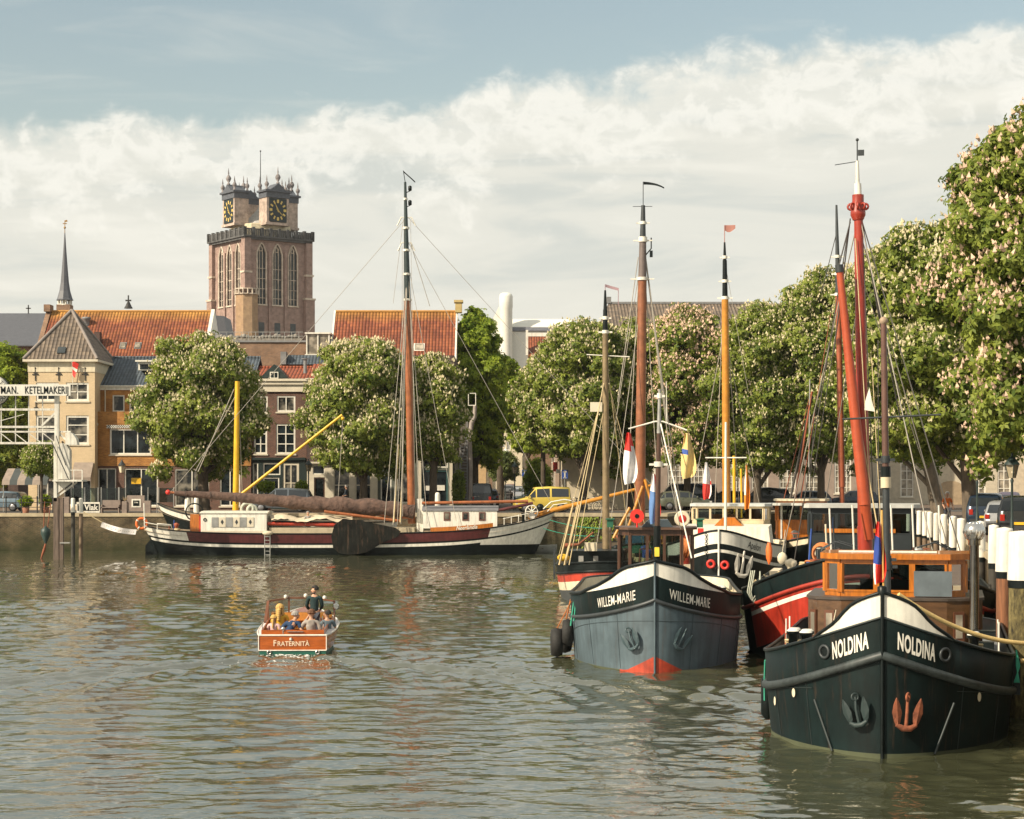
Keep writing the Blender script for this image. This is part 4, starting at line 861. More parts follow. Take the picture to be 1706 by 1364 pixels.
def crown_points(rng, n, lobes):
    """points in the outer shell of a union of ellipsoid lobes, lumpy, with outward normals"""
    P = []; Nn = []
    wts = np.array([l[3] ** 2 for l in lobes]); wts /= wts.sum(); tot = 0
    L_ = np.array([l[:3] for l in lobes]); Rr = np.array([l[3] for l in lobes]); Rz = np.array([l[4] for l in lobes])
    while tot < n:
        k = rng.choice(len(lobes), n, p=wts); u = rng.normal(size=(n, 3)); u /= np.linalg.norm(u, axis=1)[:, None]
        lump = 1 + .10 * np.sin(u[:, 0] * 7 + k) * np.sin(u[:, 1] * 6 + 2 * k) * np.sin(u[:, 2] * 7)
        rr = (1 - np.abs(rng.normal(0, .20, n))) * lump
        p = L_[k] + u * rr[:, None] * np.stack([Rr[k], Rr[k], Rz[k]], -1) + rng.normal(0, .16, (n, 3))
        dmin = np.min(np.sqrt((((p[:, None, :] - L_[None]) / np.stack([Rr, Rr, Rz], -1)[None]) ** 2).sum(-1)) + (np.arange(len(lobes))[None] == k[:, None]) * 9, axis=1)
        keep = (dmin > .62) & ((u[:, 2] > -.72) | (rng.rand(n) < .35))
        P.append(p[keep]); Nn.append(u[keep]); tot += keep.sum()
    return np.concatenate(P)[:n], np.concatenate(Nn)[:n]
def tree(label, px, d, top, bot, rx, seed, leaf=LEAF, nleaf=5200, nblos=1300, size=.33, name='chestnut_tree', trunk=.30, lean=0., cx=0., bl=BLOS, group=None, base=QZ, bark=BARK, ry=None, bsize=1., pal=True, profile='round', trunk_top=None):
    nleaf = int(nleaf * 1.7); size *= .78; nblos = int(nblos * 2.5)
    rng = np.random.RandomState(seed); x = X(px, d); zt = Z(top, d) - base; zb = Z(bot, d) - base; hgt = zt - zb; ry = ry or rx
    t = thing(name, label, 'tree', (x, d, base), 0, group)
    cx_ = X(px + cx, d) - x if cx else 0.
    lobes = []; nl = 48
    for i in range(nl):
        f = (i + .5) / nl; zz = zb + hgt * (.12 + .78 * f)
        if profile == 'round': w_ = math.sin(math.pi * min(1, .20 + .80 * (f * .80 + .05))) ** .7
        elif profile == 'cone': w_ = max(.12, 1 - f ** 1.4)
        else: w_ = (1 - max(0, (f - .45) / .6) ** 2) ** .5 * min(1, .62 + f)
        a = i * 2.4 + rng.uniform(-.5, .5); rad = rng.uniform(.50, .78) * w_
        r_ = rx * rng.uniform(.22, .42) * (.72 + .28 * w_)
        lobes.append((cx_ + rad * rx * math.cos(a), rad * ry * math.sin(a), zz, r_, r_ * rng.uniform(.5, .8)))
    for i in range(20):   # stray boughs that break the outline
        f = rng.rand(); w_ = math.sin(math.pi * min(1, .16 + .78 * f)) ** .6; a = rng.uniform(0, 6.28); q = rng.uniform(.86, 1.04) * w_; r_ = rng.uniform(.10, .20) * rx
        lobes.append((cx_ + q * rx * math.cos(a), q * ry * math.sin(a), zb + hgt * (.04 + .9 * f), r_, r_ * .7))
    lobes.append((cx_, 0, zb + hgt * .48, rx * .74, hgt * .42)); lobes.append((cx_ + rng.uniform(-.1, .1) * rx, 0, zt - rx * .30, rx * .32, rx * .30))
    P, Nn = crown_points(rng, nleaf, lobes); P[:, 2] = np.minimum(P[:, 2], zt + .1)
    # clusters of leaflets
    nn = Nn + rng.normal(0, .45, P.shape); nn[:, 2] += .45; nn /= np.linalg.norm(nn, axis=1)[:, None]
    ref = rng.normal(size=P.shape); a = np.cross(nn, ref); a /= np.linalg.norm(a, axis=1)[:, None]; b_ = np.cross(nn, a)
    sz = size * rng.uniform(.65, 1.35, len(P))[:, None]; quads = []; K = 5 if pal else 3
    for j in range(K):
        th = 2 * math.pi * j / K + rng.uniform(-.2, .2, len(P))[:, None]; dir_ = a * np.cos(th) + b_ * np.sin(th); sid = -a * np.sin(th) + b_ * np.cos(th)
        tip = P + dir_ * sz - nn * sz * rng.uniform(.1, .6, (len(P), 1)); mid = P + dir_ * sz * .55
        quads.append(np.stack([P, mid + sid * sz * .27, tip, mid - sid * sz * .27], 1))
    npmesh('crown', np.concatenate(quads), 4, [leaf], t)
    if nblos:
        Pb, Nb = crown_points(rng, int(nblos * 1.6) * 2, lobes); k = Nb[:, 2] > -.25; Pb, Nb = Pb[k][:int(nblos * 1.6)], Nb[k][:int(nblos * 1.6)]; Pb = Pb + Nb * .06; Pb[:, 2] = np.minimum(Pb[:, 2], zt - .1)
        h_ = .225 * bsize * rng.uniform(.45, 1.4, len(Pb))[:, None]; wd = h_ * .34; up = np.array([0, 0, 1.]) + rng.normal(0, .22, Pb.shape) + Nb * .35; up /= np.linalg.norm(up, axis=1)[:, None]
        s1 = np.cross(up, rng.normal(size=Pb.shape)); s1 /= np.linalg.norm(s1, axis=1)[:, None]; s2 = np.cross(up, s1); tri = []
        for q in range(3):
            th0, th1 = 2 * math.pi * q / 3, 2 * math.pi * (q + 1) / 3; A = Pb + up * h_ * .28 + (s1 * math.cos(th0) + s2 * math.sin(th0)) * wd; B = Pb + up * h_ * .28 + (s1 * math.cos(th1) + s2 * math.sin(th1)) * wd
            tri.append(np.stack([A, B, Pb + up * h_], 1)); tri.append(np.stack([B, A, Pb], 1))
        o = npmesh('blossoms', np.concatenate(tri), 3, [bl], t); o['kind'] = 'stuff'
    m = MB(); zt_ = zb + hgt * .35
    m.tube([(0, 0, -.3), (0, 0, .2), (lean * .3 + cx_ * .1, 0, zb * .6), (lean * .7 + cx_ * .3, 0, zb + hgt * .12), (cx_ * .8 + lean, 0, zt_ + hgt * .2), (cx_, 0, zt - hgt * .2)], [trunk * 1.5, trunk * 1.1, trunk * .95, trunk * .85, trunk * .5, trunk * .12], 9)
    for i in range(13):
        l = lobes[rng.randint(0, nl)]; s0 = Vector((lean * .5 + cx_ * .25, 0, zb * rng.uniform(.75, 1.0) + hgt * rng.uniform(0, .12))); e_ = Vector(l[:3])
        mid = s0.lerp(e_, .5) + Vector((rng.uniform(-.3, .3), rng.uniform(-.3, .3), rng.uniform(-.1, .6))); m.tube([s0, mid, e_], [trunk * .42, trunk * .28, .04], 6)
    m.build('trunk', bark, t); return t
GT = 'chestnut trees in blossom along the far quay'; GR = 'chestnut trees in blossom along the right quay'
tree('chestnut in white blossom on the left quay, in front of the orange brick house', 340, 139, 553, 800, 4.75, 1, group=GT, nleaf=7500, nblos=2500, cx=-8, profile='full', trunk=.42)
tree('broad chestnut in white blossom just left of the tall brown barge mast', 606, 139, 560, 806, 4.6, 2, group=GT, nleaf=7500, nblos=2800, profile='full')
tree('smaller chestnut in white blossom between the tall brown barge mast and the fire escape', 722, 140, 588, 785, 2.45, 3, group=GT, nleaf=4200, nblos=1500, profile='full')
tree('rounded chestnut right of the street mouth, behind the thin green mast', 972, 146, 530, 780, 4.2, 5, group=GR, nleaf=7500, nblos=2100, profile='full')
tree('lower blossoming chestnut at the right corner of the street mouth', 905, 149, 592, 752, 2.4, 31, group=GR, nleaf=3200, nblos=900, profile='full', trunk=.2)
tree('darker chestnut right behind the highest brown mast', 1052, 150, 528, 800, 3.9, 6, group=GR, nleaf=5500, nblos=1500, profile='full')
tree('chestnut thick with pinkish blossom behind the orange mast', 1145, 147, 506, 800, 4.4, 7, group=GR, nleaf=6500, nblos=3200, profile='full', bl=BLOSP)
tree('green chestnut right of the orange mast with blossoms on its upper half', 1262, 144, 500, 812, 4.2, 8, group=GR, nleaf=7000, nblos=1700, profile='full')
tree('chestnut whose crown shows left of the leaning red spar', 1368, 144, 442, 800, 4.6, 9, group=GR, nleaf=7500, nblos=2200, profile='full')
tree('big chestnut full of cream blossom right behind the red mast', 1564, 118, 385, 800, 4.4, 10, group=GR, nleaf=8500, nblos=3200, profile='full', trunk=.42, cx=-70, bark=BARKL)
tree('tall chestnut with cream candles above the tree trunk beside the lamps', 1618, 92, 358, 800, 4.9, 12, group=GR, nleaf=9500, nblos=3200, profile='full', trunk=.38, cx=-28, size=.34, bark=BARKL)
tree('nearest and tallest chestnut with pink candles at the right edge', 1738, 72, 166, 812, 4.2, 14, group=GR, nleaf=13000, nblos=2600, profile='full', bl=BLOSP, size=.30, trunk=.36, cx=6, bark=BARKL)
tree('bright green tree without blossom filling the left side of the street', 792, 163, 512, 790, 2.7, 20, leaf=LEAF2, nleaf=7500, nblos=0, name='street_tree', profile='full')
tree('second bright green street tree further behind along the left pavement', 833, 180, 592, 722, 2.4, 21, leaf=LEAF2, nleaf=5000, nblos=0, name='street_tree')
tree('bright green tree showing between the street mouth and the blossoming chestnut', 878, 192, 655, 760, 1.8, 27, leaf=LEAF2, nleaf=4500, nblos=0, name='street_tree', profile='full')
tree('small dense oval tree in the middle of the street', 839, 215, 752, 800, 1.7, 22, leaf=LEAF3, nleaf=2200, nblos=0, name='street_tree', trunk=.1, size=.25)
tree('light green shrubby tree beside the cream street house', 896, 162, 764, 835, 1.15, 23, leaf=LEAF2, nleaf=1600, nblos=0, name='street_tree', trunk=.1, size=.22)
tree('green tree behind the drawbridge at the left edge', 8, 170, 570, 800, 3.7, 24, leaf=LEAF2, nleaf=6500, nblos=0, name='lane_tree', profile='full')
tree('darker green tree behind the drawbridge sign', -14, 158, 650, 812, 3.2, 26, leaf=LEAF, nleaf=5000, nblos=0, name='lane_tree', profile='full')
tree('young blossoming tree beside the drawbridge tower, on the quay', 69, 134, 738, 790, 1.2, 25, nleaf=1400, nblos=260, name='young_tree', trunk=.11, size=.24, bsize=.7, bark=BARKL)
# ================================================================ boats
class Hull:
    """local frame: stem at the origin, y aft, x to the right as seen from ahead, z up from the water"""
    def __init__(s, L, B, lb, nb, ls, ns_, zr, bump=None, rake=.0, tuck=.06, entry=.12, rakes=0.):
        s.L, s.B, s.lb, s.nb, s.ls, s.ns, s.zr, s.bp, s.rake, s.tuck, s.entry, s.rakes = L, B, lb, nb, ls, ns_, zr, bump, rake, tuck, entry, rakes
        a = [lb * (i / 26) ** 2.0 for i in range(27)]; c = [L - ls * (i / 16) ** 2.0 for i in range(16, -1, -1)]
        mid = [a[-1] + (c[0] - a[-1]) * i / 10 for i in range(1, 10)]; s.ys = a + mid + c
    def hb(s, y):
        if y < s.lb: return s.B / 2 * max(0, 1 - (1 - y / s.lb) ** s.nb) ** (1 / s.nb)
        if y > s.L - s.ls: return s.B / 2 * max(0, 1 - (1 - (s.L - y) / s.ls) ** s.ns) ** (1 / s.ns)
        return s.B / 2
    def top(s, y): return s.zr(y) + (s.bp(s.hb(y)) if s.bp and y < s.lb else 0)
    def pt(s, side, y, z, off=0.):
        def base(yy):
            h = max(0, 1 - z / s.zr(yy)); bow = max(0, 1 - yy / s.lb); st = max(0, 1 - (s.L - yy) / s.ls)
            x = (s.hb(yy)) * (1 - s.tuck * h ** 1.5 - s.entry * bow * h - .3 * st * h)
            return Vector((side * x, yy + s.rake * h * bow - s.rakes * h * st, z))
        p = base(y)
        if off:
            e = .03; q = base(min(y + e, s.L)) - base(max(y - e, 0)); n = Vector((q.y, -q.x, 0)) if side > 0 else Vector((-q.y, q.x, 0))
            n.normalize(); p = p + n * off
        return p
    def normal(s, side, y, z): return (s.pt(side, y, z, .1) - s.pt(side, y, z)).normalized()
    def y_of_x(s, x):
        u = max(0, 1 - (min(.999, abs(x) / (s.B / 2))) ** s.nb) ** (1 / s.nb); return s.lb * (1 - u)
    def arc(s, z=1.8):
        if not hasattr(s, '_a'):
            s._ay = [s.lb * 1.2 * (i / 200) ** 1.6 for i in range(201)]; s._a = [0.]
            for a, b in zip(s._ay[:-1], s._ay[1:]): s._a.append(s._a[-1] + (s.pt(1, b, z) - s.pt(1, a, z)).length)
        return s._a, s._ay
    def y_at(s, arc):
        a, ay = s.arc(); return float(np.interp(arc, a, ay))
    def build(s, parent, rows, mats, matf, deck_mat, gun_mat, deck=.45, gr=.05, wale=None, wale_r=.07, wale_mat=None, inner=None):
        m = MB()
        for side in (-1, 1): m.grid([[s.pt(side, y, r(y)) for r in rows] for y in s.ys], m_of=lambda i, j: matf(j, s.ys[i], s.hb(s.ys[i]), side))
        h = m.build('hull', mats, parent)
        d = MB(); g = lambda y: s.zr(y) - deck
        d.grid([[Vector((-max(0, s.hb(y) - .05), y, g(y))), Vector((0, y, g(y) + .06)), Vector((max(0, s.hb(y) - .05), y, g(y)))] for y in s.ys[1:-1]]); d.build('deck', deck_mat, parent)
        d = MB()
        for side in (-1, 1): d.grid([[s.pt(side, y, g(y), -.06), s.pt(side, y, s.top(y) - .005, -.06)] for y in s.ys[1:-1]])
        d.build('bulwark', inner or deck_mat, parent)
        d = MB()
        for side in (-1, 1): d.tube([s.pt(side, y, s.top(y)) for y in s.ys], gr, 6)
        d.build('gunwale', gun_mat, parent)
        if wale:
            d = MB()
            for side in (-1, 1): d.tube([s.pt(side, y, wale(y), .02) for y in s.ys], wale_r, 8)
            d.build('rubbing_strake', wale_mat or mats[0], parent)
        return h
    def text(s, parent, txt, side, arc0, zb, size, mat, bold=.0, xs=1., slope=None, off=.012, spacing=1., shear=0., name='name_lettering'):
        """arc0: arc distance from the stem of the text's inner end; zb(y) baseline"""
        vs, fs = text_geo(txt, size, bold, xs, 'LEFT', spacing, shear); wd = max(a for a, b in vs); m = MB(); out = []
        for a, b in vs:
            ar = arc0 + (wd - a if side < 0 else a); y = s.y_at(ar); out.append(s.pt(side, y, zb(y) + b, off))
        m.add(out, fs); return m.build(name, mat, parent, fix=False)
def boat(name, label, px, d, slope, rz=None, cat='boat', x=None):
    return thing(name, label, cat, (X(px, d) if x is None else x, d, 0), -math.atan(slope) if rz is None else rz)
def wheelhouse(parent, yc, hw, dep, z0, zs, zh, zt, wm, roofm, c=.35, nf=3, post=.07, over=.12, rt=.10, inside=None, pane=None, camber=.08, x0=0.):
    """yc = front; panelled walls with window openings all round, glazed, flat cambered roof"""
    P = [(-hw, yc + dep), (-hw, yc + c), (-hw + c, yc), (hw - c, yc), (hw, yc + c), (hw, yc + dep), (-hw, yc + dep)]
    P = [(a + x0, b) for a, b in P]; m = MB(); g = MB()
    for i, (a, b) in enumerate(zip(P[:-1], P[1:])):
        A, B_ = Vector((*a, 0)), Vector((*b, 0)); ln = (B_ - A).length; n = {0: max(1, int(dep / .8)), 2: nf, 4: max(1, int(dep / .8)), 5: 2}.get(i, 1)
        up = lambda p, z: Vector((p.x, p.y, z))
        if zs > z0: m.beam(up(A, (z0 + zs) / 2), up(B_, (z0 + zs) / 2), .05, zs - z0)
        m.beam(up(A, (zh + zt) / 2), up(B_, (zh + zt) / 2), .052, zt - zh); m.beam(up(A, zs + .02), up(B_, zs + .02), .075, .045)
        for k in range(n + 1):
            p = A.lerp(B_, k / n); r = post if k in (0, n) else post * .85; m.obox(up(p, (zs + zh) / 2), Matrix.Rotation(math.atan2((B_ - A).y, (B_ - A).x), 3, 'Z'), (r * 1.5, .058, zh - zs + .02))
        g.quad(up(A, zs), up(B_, zs), up(B_, zh), up(A, zh))
    w_ = m.build('wheelhouse', wm, parent); g.build('windows', pane or CLEARD, w_)
    m = MB(); Q = [(-hw - over, yc + dep + over), (-hw - over, yc + c - over * .4), (-hw + c - over * .4, yc - over), (hw - c + over * .4, yc - over), (hw + over, yc + c - over * .4), (hw + over, yc + dep + over)]
    m.prism([(a + x0, b) for a, b in Q], zt + .002, zt + rt, 'Z'); m.build('roof', roofm, w_)
    if inside:
        m = MB(); m.box(x0 - hw * .5, x0 + hw * .2, yc + .3, yc + .6, z0, zs + .25); m.box(x0 + hw * .35, x0 + hw * .75, yc + dep - .5, yc + dep - .2, z0, zs + .45); m.torus((x0, yc + .75, zs + .05), .3, .025, (0, 1, 0), 16, 5); m.build('interior', inside, w_)
    return w_
def mast(parent, a, b, segs, name='mast', n=10, bands=(), bmat=WHITE):
    """segs: (t0, t1, r0, r1, material index)"""
    a = Vector(a); b = Vector(b); m = MB(); mats = []
    for t0, t1, r0, r1, mt in segs:
        if mt not in mats: mats.append(mt)
        m.tube([a.lerp(b, t0), a.lerp(b, (t0 + t1) / 2), a.lerp(b, t1)], [r0, (r0 + r1) / 2, r1], n, mats.index(mt))
    o = m.build(name, mats, parent)
    if bands:
        m = MB()
        for t, r in bands: p = a.lerp(b, t); m.tube([p - Vector((0, 0, .07)), p + Vector((0, 0, .07))], r, n); m.box(p.x - r * 2.1, p.x + r * 2.1, p.y - .03, p.y + .03, p.z - .04, p.z + .02)
        m.bsplit('mast_band', bmat, o)
    return o
def ropes(parent, lst, mat=WIRE, r=.012, name='rigging'):
    for l in lst:
        m = MB(); pts = l[0] if isinstance(l[0], list) else [l[0], l[1]]; m.tube(pts, l[2] if len(l) > 2 else r, 4); m.build(name, mat, parent)
def flag(parent, p, wd, ht, mats, split, hang=True, name='flag', nx=6, nz=9, tw=1.0):
    """limp hanging flag; split(i,nz,j,nx)->material index"""
    p = Vector(p); m = MB()
    def P(i, j):
        f = i / nz; g_ = j / nx; w_ = wd * (.25 + .75 * math.sin(min(1, f * 1.25) * math.pi * .55)) * (1 if f < .85 else (1 - (f - .85) * 2.2))
        return p + Vector((w_ * (g_ - .35), .10 * math.sin(g_ * 8 + f * 3) * tw, -f * ht - .08 * g_ * math.sin(f * 4)))
    m.grid([[P(i, j) for j in range(nx + 1)] for i in range(nz + 1)], m_of=lambda i, j: split(i, j)); return m.build(name, mats, parent, fix=False)
def tyre(parent, c, ax, R_=.36, r=.13, name='tyre_fender'):
    m = MB(); m.torus(c, R_ - r, r, ax, 22, 10, sq=1.15); m.torus(c, R_ - r * .55, r * .52, ax, 22, 6, sq=2.3); return m.build(name, RUBBER, parent)
def anchor(parent, p, n, s=1., mat=None, tilt=0., style='pool', yaw=0.):
    """stocked away anchor: flukes up, crown below, lying against the hull plate with outward normal n"""
    n = Vector(n).normalized(); r = Vector((0, 0, 1)).cross(n).normalized(); u = n.cross(r); q = Matrix((r, u, n)).transposed(); q = q @ Matrix.Rotation(tilt, 3, 'Z')
    T = lambda a, b, c: Vector(p) + q @ Vector((a * s, b * s, c * s)); m = MB()
    m.tube([T(0, -.42, .12), T(0, .0, .16), T(.02, .40, .10)], [.055 * s, .05 * s, .04 * s], 8)
    m.torus(T(.02, .40, .12), .11 * s, .035 * s, q @ Vector((.7, 0, .7)), 12, 6)
    m.tube([T(-.30, -.40, .14), T(-.12, -.50, .16), T(.12, -.50, .16), T(.30, -.40, .14)], [.06 * s, .09 * s, .09 * s, .06 * s], 8)
    for sd in (-1, 1):
        prof = [(0, .055), (.15, .10), (.45, .15), (.75, .10), (1.0, .015)]; L_ = []; 
        for f, w_ in prof:
            y = -.42 + f * .80; x = sd * (.27 + f * .10); z = .14 + .10 * f
            L_.append([T(x - w_, y, z), T(x, y, z + .055 * (1 - f * .6)), T(x + w_, y, z), T(x, y, z - .03)])
        vs = [v for row in L_ for v in row]; fs = [(i * 4 + j, i * 4 + (j + 1) % 4, (i + 1) * 4 + (j + 1) % 4, (i + 1) * 4 + j) for i in range(4) for j in range(4)] + [(0, 1, 2, 3), (16, 17, 18, 19)]
        m.add(vs, fs)
    return m.build('anchor', mat or DARKGREY, parent)
def bollards(parent, x, y, z, mat=BLACK, rope=True, s=1.):
    m = MB()
    for dy in (-.17, .17): m.lathe((x, y + dy * s, z), [(.085 * s, 0), (.085 * s, .38 * s), (.12 * s, .39 * s), (.12 * s, .44 * s)], 10)
    o = m.build('bollard', mat, parent)
    m = MB(); 
    for dy in (-.17, .17): m.lathe((x, y + dy * s, z), [(.118 * s, .442 * s), (.09 * s, .475 * s)], 10)
    m.build('bollard_cap', WHITE, o)
    if rope:
        m = MB()
        for k in range(5): m.torus((x, y + (k % 2 * 2 - 1) * .03, z + .09 + .05 * k), .15 * s, .022, (.05 * (k % 2), .1, 1), 16, 5, sq=1)
        m.build('rope_turns', ROPE, o)
def lifebuoy(parent, c, ax, R_=.33):
    m = MB(); m.torus(c, R_, .085, ax, 20, 8); o = m.build('lifebuoy', ORANGE, parent); q = Vector(ax).normalized().to_track_quat('Z', 'Y').to_matrix(); m = MB()
    for k in range(4): a = k * math.pi / 2 + .6; p = Vector(c) + q @ Vector((R_ * math.cos(a), R_ * math.sin(a), 0)); m.torus(p, .087, .012, q @ Vector((-math.sin(a), math.cos(a), 0)), 12, 4, sq=4)
    m.bsplit('lifebuoy_band', WHITE, o)
def planks(name, col, **k): return M(name, col, .7, stretch=(6, .6, 1), **k)
DECKW = planks('deck_planks', (.30, .24, .17), var=.25); DECKG = M('grey_deck', (.16, .17, .17), .8)
BLUEGREY = M('blue_grey_hull_paint', (.080, .115, .135), .5, rust=.25, var=.22, scale=1.1, streak=.25, bump=.015, bscale=1.6, coat=0)
TEAL = M('dark_teal_hull_paint', (.004, .012, .012), .55, spec=.2, rust=.3, var=.4, scale=1.2, streak=.3, bump=.015, bscale=1.6, coat=0)
MAROON = M('maroon_paint', (.085, .016, .016), .4, var=.25, streak=.2); BOOT = M('red_boot_paint', (.42, .05, .02), .5, var=.3, streak=.3)
RUST = M('rusty_iron', (.24, .075, .035), .85, var=.45, scale=6, bump=.01, bscale=30); CANV = M('brown_sailcloth', (.100, .060, .045), .9, var=.45, scale=2.2, bump=.16, bscale=3.2)
CREAMC = M('cream_sailcloth', (.58, .50, .36), .9, var=.15, bump=.02, bscale=8)
def ex(*t): return lambda y: t[0] + sum(t[i] * math.exp(-y / t[i + 1]) for i in range(1, len(t), 2))
def bowz(z0, z1, p, B, lb, nb):
    def f(y):
        if y >= lb: return z1 - .12 * (1 - math.exp(-(y - lb) / 3))
        return z0 - (z0 - z1) * (max(0, 1 - (1 - max(0, y) / lb) ** nb) ** (1 / nb)) ** p
    return f
# ------------------------------------------------ blue grey tug-like barge
tb = boat('moored_barge', 'blue grey barge with red forefoot and dark brown wheelhouse, lettered WILLEM-MARIE', 1091, 49.2, .078)
zr = bowz(2.50, 1.82, .85, 4.70, 3.9, 1.75)
H1 = Hull(16, 4.70, 3.9, 1.75, 3, 2, zr, lambda x: max(0, float(np.interp(x, [0, .4, .75, .95, 1.17, 1.5, 1.85, 2.05], [2.86, 2.77, 2.68, 2.56, 2.38, 2.17, 2.0, 1.8])) - zr(H1.y_of_x(x))), rake=-.0, tuck=.05, entry=.10)
red = lambda y: .40 * max(0, 1 - (H1.hb(y) / .85) ** 1.0) + .02
H1.build(tb, [lambda y: -.7, lambda y: red(y), lambda y: zr(y) - .62, lambda y: zr(y), lambda y: H1.top(y)], [BOOT, BLUEGREY, TEAL, WHITE, M('weedy_waterline', (.06, .07, .035), .8)],
         lambda j, y, x, sd: (0 if x < .95 else 4) if j == 0 else {1: 1, 2: 2, 3: 3}[j], DECKG, BLACK, wale=lambda y: zr(y) - .64, wale_r=.055, wale_mat=DARKGREY, inner=CREAM)
m = MB(); m.tube([(0, -.03, -.5), (0, -.03, zr(0) + .33)], .03, 6); m.build('stem_bar', BLUEGREY, tb)
m = MB()
for sd in (-1, 1): m.tube([H1.pt(sd, y, 1.32 - .10 * y - .014 * y * y, .004) for y in H1.ys if y < 6], .009, 4)
for sd in (-1, 1):
    for y in (.55, 1.7, 3.1): m.tube([H1.pt(sd, y, zr(y) - .70, .004), H1.pt(sd, y, .7, .004), H1.pt(sd, y, .05, .004)], .007, 4)
m.bsplit('plate_seam', M('seam_grey', (.04, .06, .07), .6), tb)
H1.text(tb, 'WILLEM-MARIE', -1, .52, lambda y: zr(y) - .46, .36, WHITE, .002, .57, spacing=1.08)
H1.text(tb, 'WILLEM-MARIE', 1, .38, lambda y: zr(y) - .46, .36, WHITE, .002, .57, spacing=1.08)
for sd, x in ((-1, .62), (1, .70)):
    y = H1.y_of_x(x); n = H1.normal(sd, y, .95); anchor(tb, H1.pt(sd, y, .86) + n * .02, n, .56, M('painted_anchor', (.045, .075, .085), .45), tilt=sd * -.25 + (.2 if sd < 0 else -.3))
wh = wheelhouse(tb, 7.6, 1.08, 1.9, 1.0, 2.18, 3.28, 3.45, WOODD, M('dark_brown_roof', (.10, .055, .035), .5), c=.32, nf=3, over=.14, rt=.07, inside=BLACK)
m = MB(); m.lathe((-.55, 7.4, 3.86), [(.21, -.22), (.16, -.14), (.09, .05), (.05, .25)], 16, ax='Y'); m.lathe((-.55, 7.4, 3.86), [(.02, .25), (.02, .5)], 8, ax='Y'); m.tube([(-.55, 7.6, 3.8), (-.55, 7.6, 3.52)], .03); m.build('horn', RED2, tb)
m = MB(); m.lathe((-.55, 7.17, 3.86), [(.065, 0), (.02, .005)], 12, ax='Y'); m.build('horn_throat', BLACK, tb)
m = MB(); m.prism([(-.42, 3.53), (.5, 3.53), (.36, 3.74), (-.22, 3.74)], 7.75, 8.8, 'Y'); m.build('roof_hatch', M('dark_blue_grey_hatch', (.05, .07, .085), .4), tb)
m = MB(); m.lathe((.78, 7.45, 3.78), [(.21, -.06), (.24, 0), (.21, .16), (.05, .2)], 16, ax='Y'); m.tube([(.78, 7.5, 3.7), (.78, 7.5, 3.5)], .03); o = m.build('searchlight', CREAM, tb); m = MB(); m.lathe((.78, 7.38, 3.78), [(.12, 0), (.01, -.02)], 12, ax='Y'); m.build('lens', M('red_lens', (.4, .03, .02), .2), o)
for sx_, mt in ((-1.35, GREENP), (1.3, GREENP)): m = MB(); m.box(sx_ - .09, sx_ + .09, 7.6, 7.85, 3.52, 3.74); m.box(sx_ - .13, sx_ + .13, 7.55, 7.9, 3.745, 3.78); m.build('side_lamp', mt, tb)
mast(tb, (.02, 3.1, 1.4), (.12, 3.1, 7.4), [(0, .38, .105, .095, BLACK), (.38, .80, .075, .06, WOODD), (.80, 1, .06, .04, GREY)], bands=((.66, .12), (.97, .07)))
m = MB(); m.tube([(-.73, 3.1, 6.32), (.0, 3.1, 6.52), (.2, 3.1, 6.52), (.86, 3.1, 6.28)], .025, 6); m.build('yard', WHITE, tb)
m = MB(); m.tube([(.32, 3.05, 6.5), (.30, 3.05, 7.6)], .012, 5); m.build('aerial', WHITE, tb)
ropes(tb, [((.15, 3.0, 6.45), (.95, .7, 2.9), .022), ((.1, 3.1, 6.4), (.72, 6.6, 3.5), .012)], WHITE)
flag(tb, (-.74, 3.1, 6.22), .40, 1.42, [RED2, M('white_bunting', (.75, .72, .70), .8)], lambda i, j: 0 if (i < 3 and j < 4) or i < 2 else 1)
flag(tb, (.84, 3.1, 6.2), .42, 1.25, [M('yellow_bunting', (.68, .50, .20), .8), BLUEP], lambda i, j: 1 if (i == 3 and j < 3) else 0)
flag(tb, (-.07, 6.0, 5.1), .34, 1.45, [M('blue_bunting', (.10, .20, .42), .8), M('white_bunting', (.75, .72, .70), .8), RED2], lambda i, j: 2 if j > 3 else (1 if i < 3 else 0))
m = MB(); m.box(-.02, .11, 2.95, 3.0, 2.85, 3.1); m.build('mast_label', [M('yellow_label', (.75, .55, .05), .5)], tb)
bollards(tb, -1.55, 3.6, zr(3.6) - .3, BLACK); bollards(tb, 1.45, 3.2, zr(3.2) - .3, BLACK); bollards(tb, 1.85, 4.6, zr(4.6) - .3, BLACK)
n = H1.normal(-1, 4.0, 1.2)
tyre(tb, H1.pt(-1, 3.6, .72, .14), n, .38, .13); tyre(tb, (-2.72, 3.7, .44), (1, .1, 0), .40, .15); tyre(tb, (-2.55, 4.6, .42), (.9, .3, 0), .36, .14)
ropes(tb, [((-2.3, 3.2, 1.6), (-2.72, 3.7, .8), .02), ((-2.35, 4.0, 1.6), (-2.55, 4.6, .75), .02)], M('orange_line', (.5, .16, .04), .8), name='fender_line')
ropes(tb, [((-2.18, 3.0, 1.85), (-2.30, 3.05, .95), .025), ((-2.12, 2.8, 1.88), (-2.2, 2.8, 1.1), .02)], M('green_line', (.04, .30, .20), .8), name='fender_line')
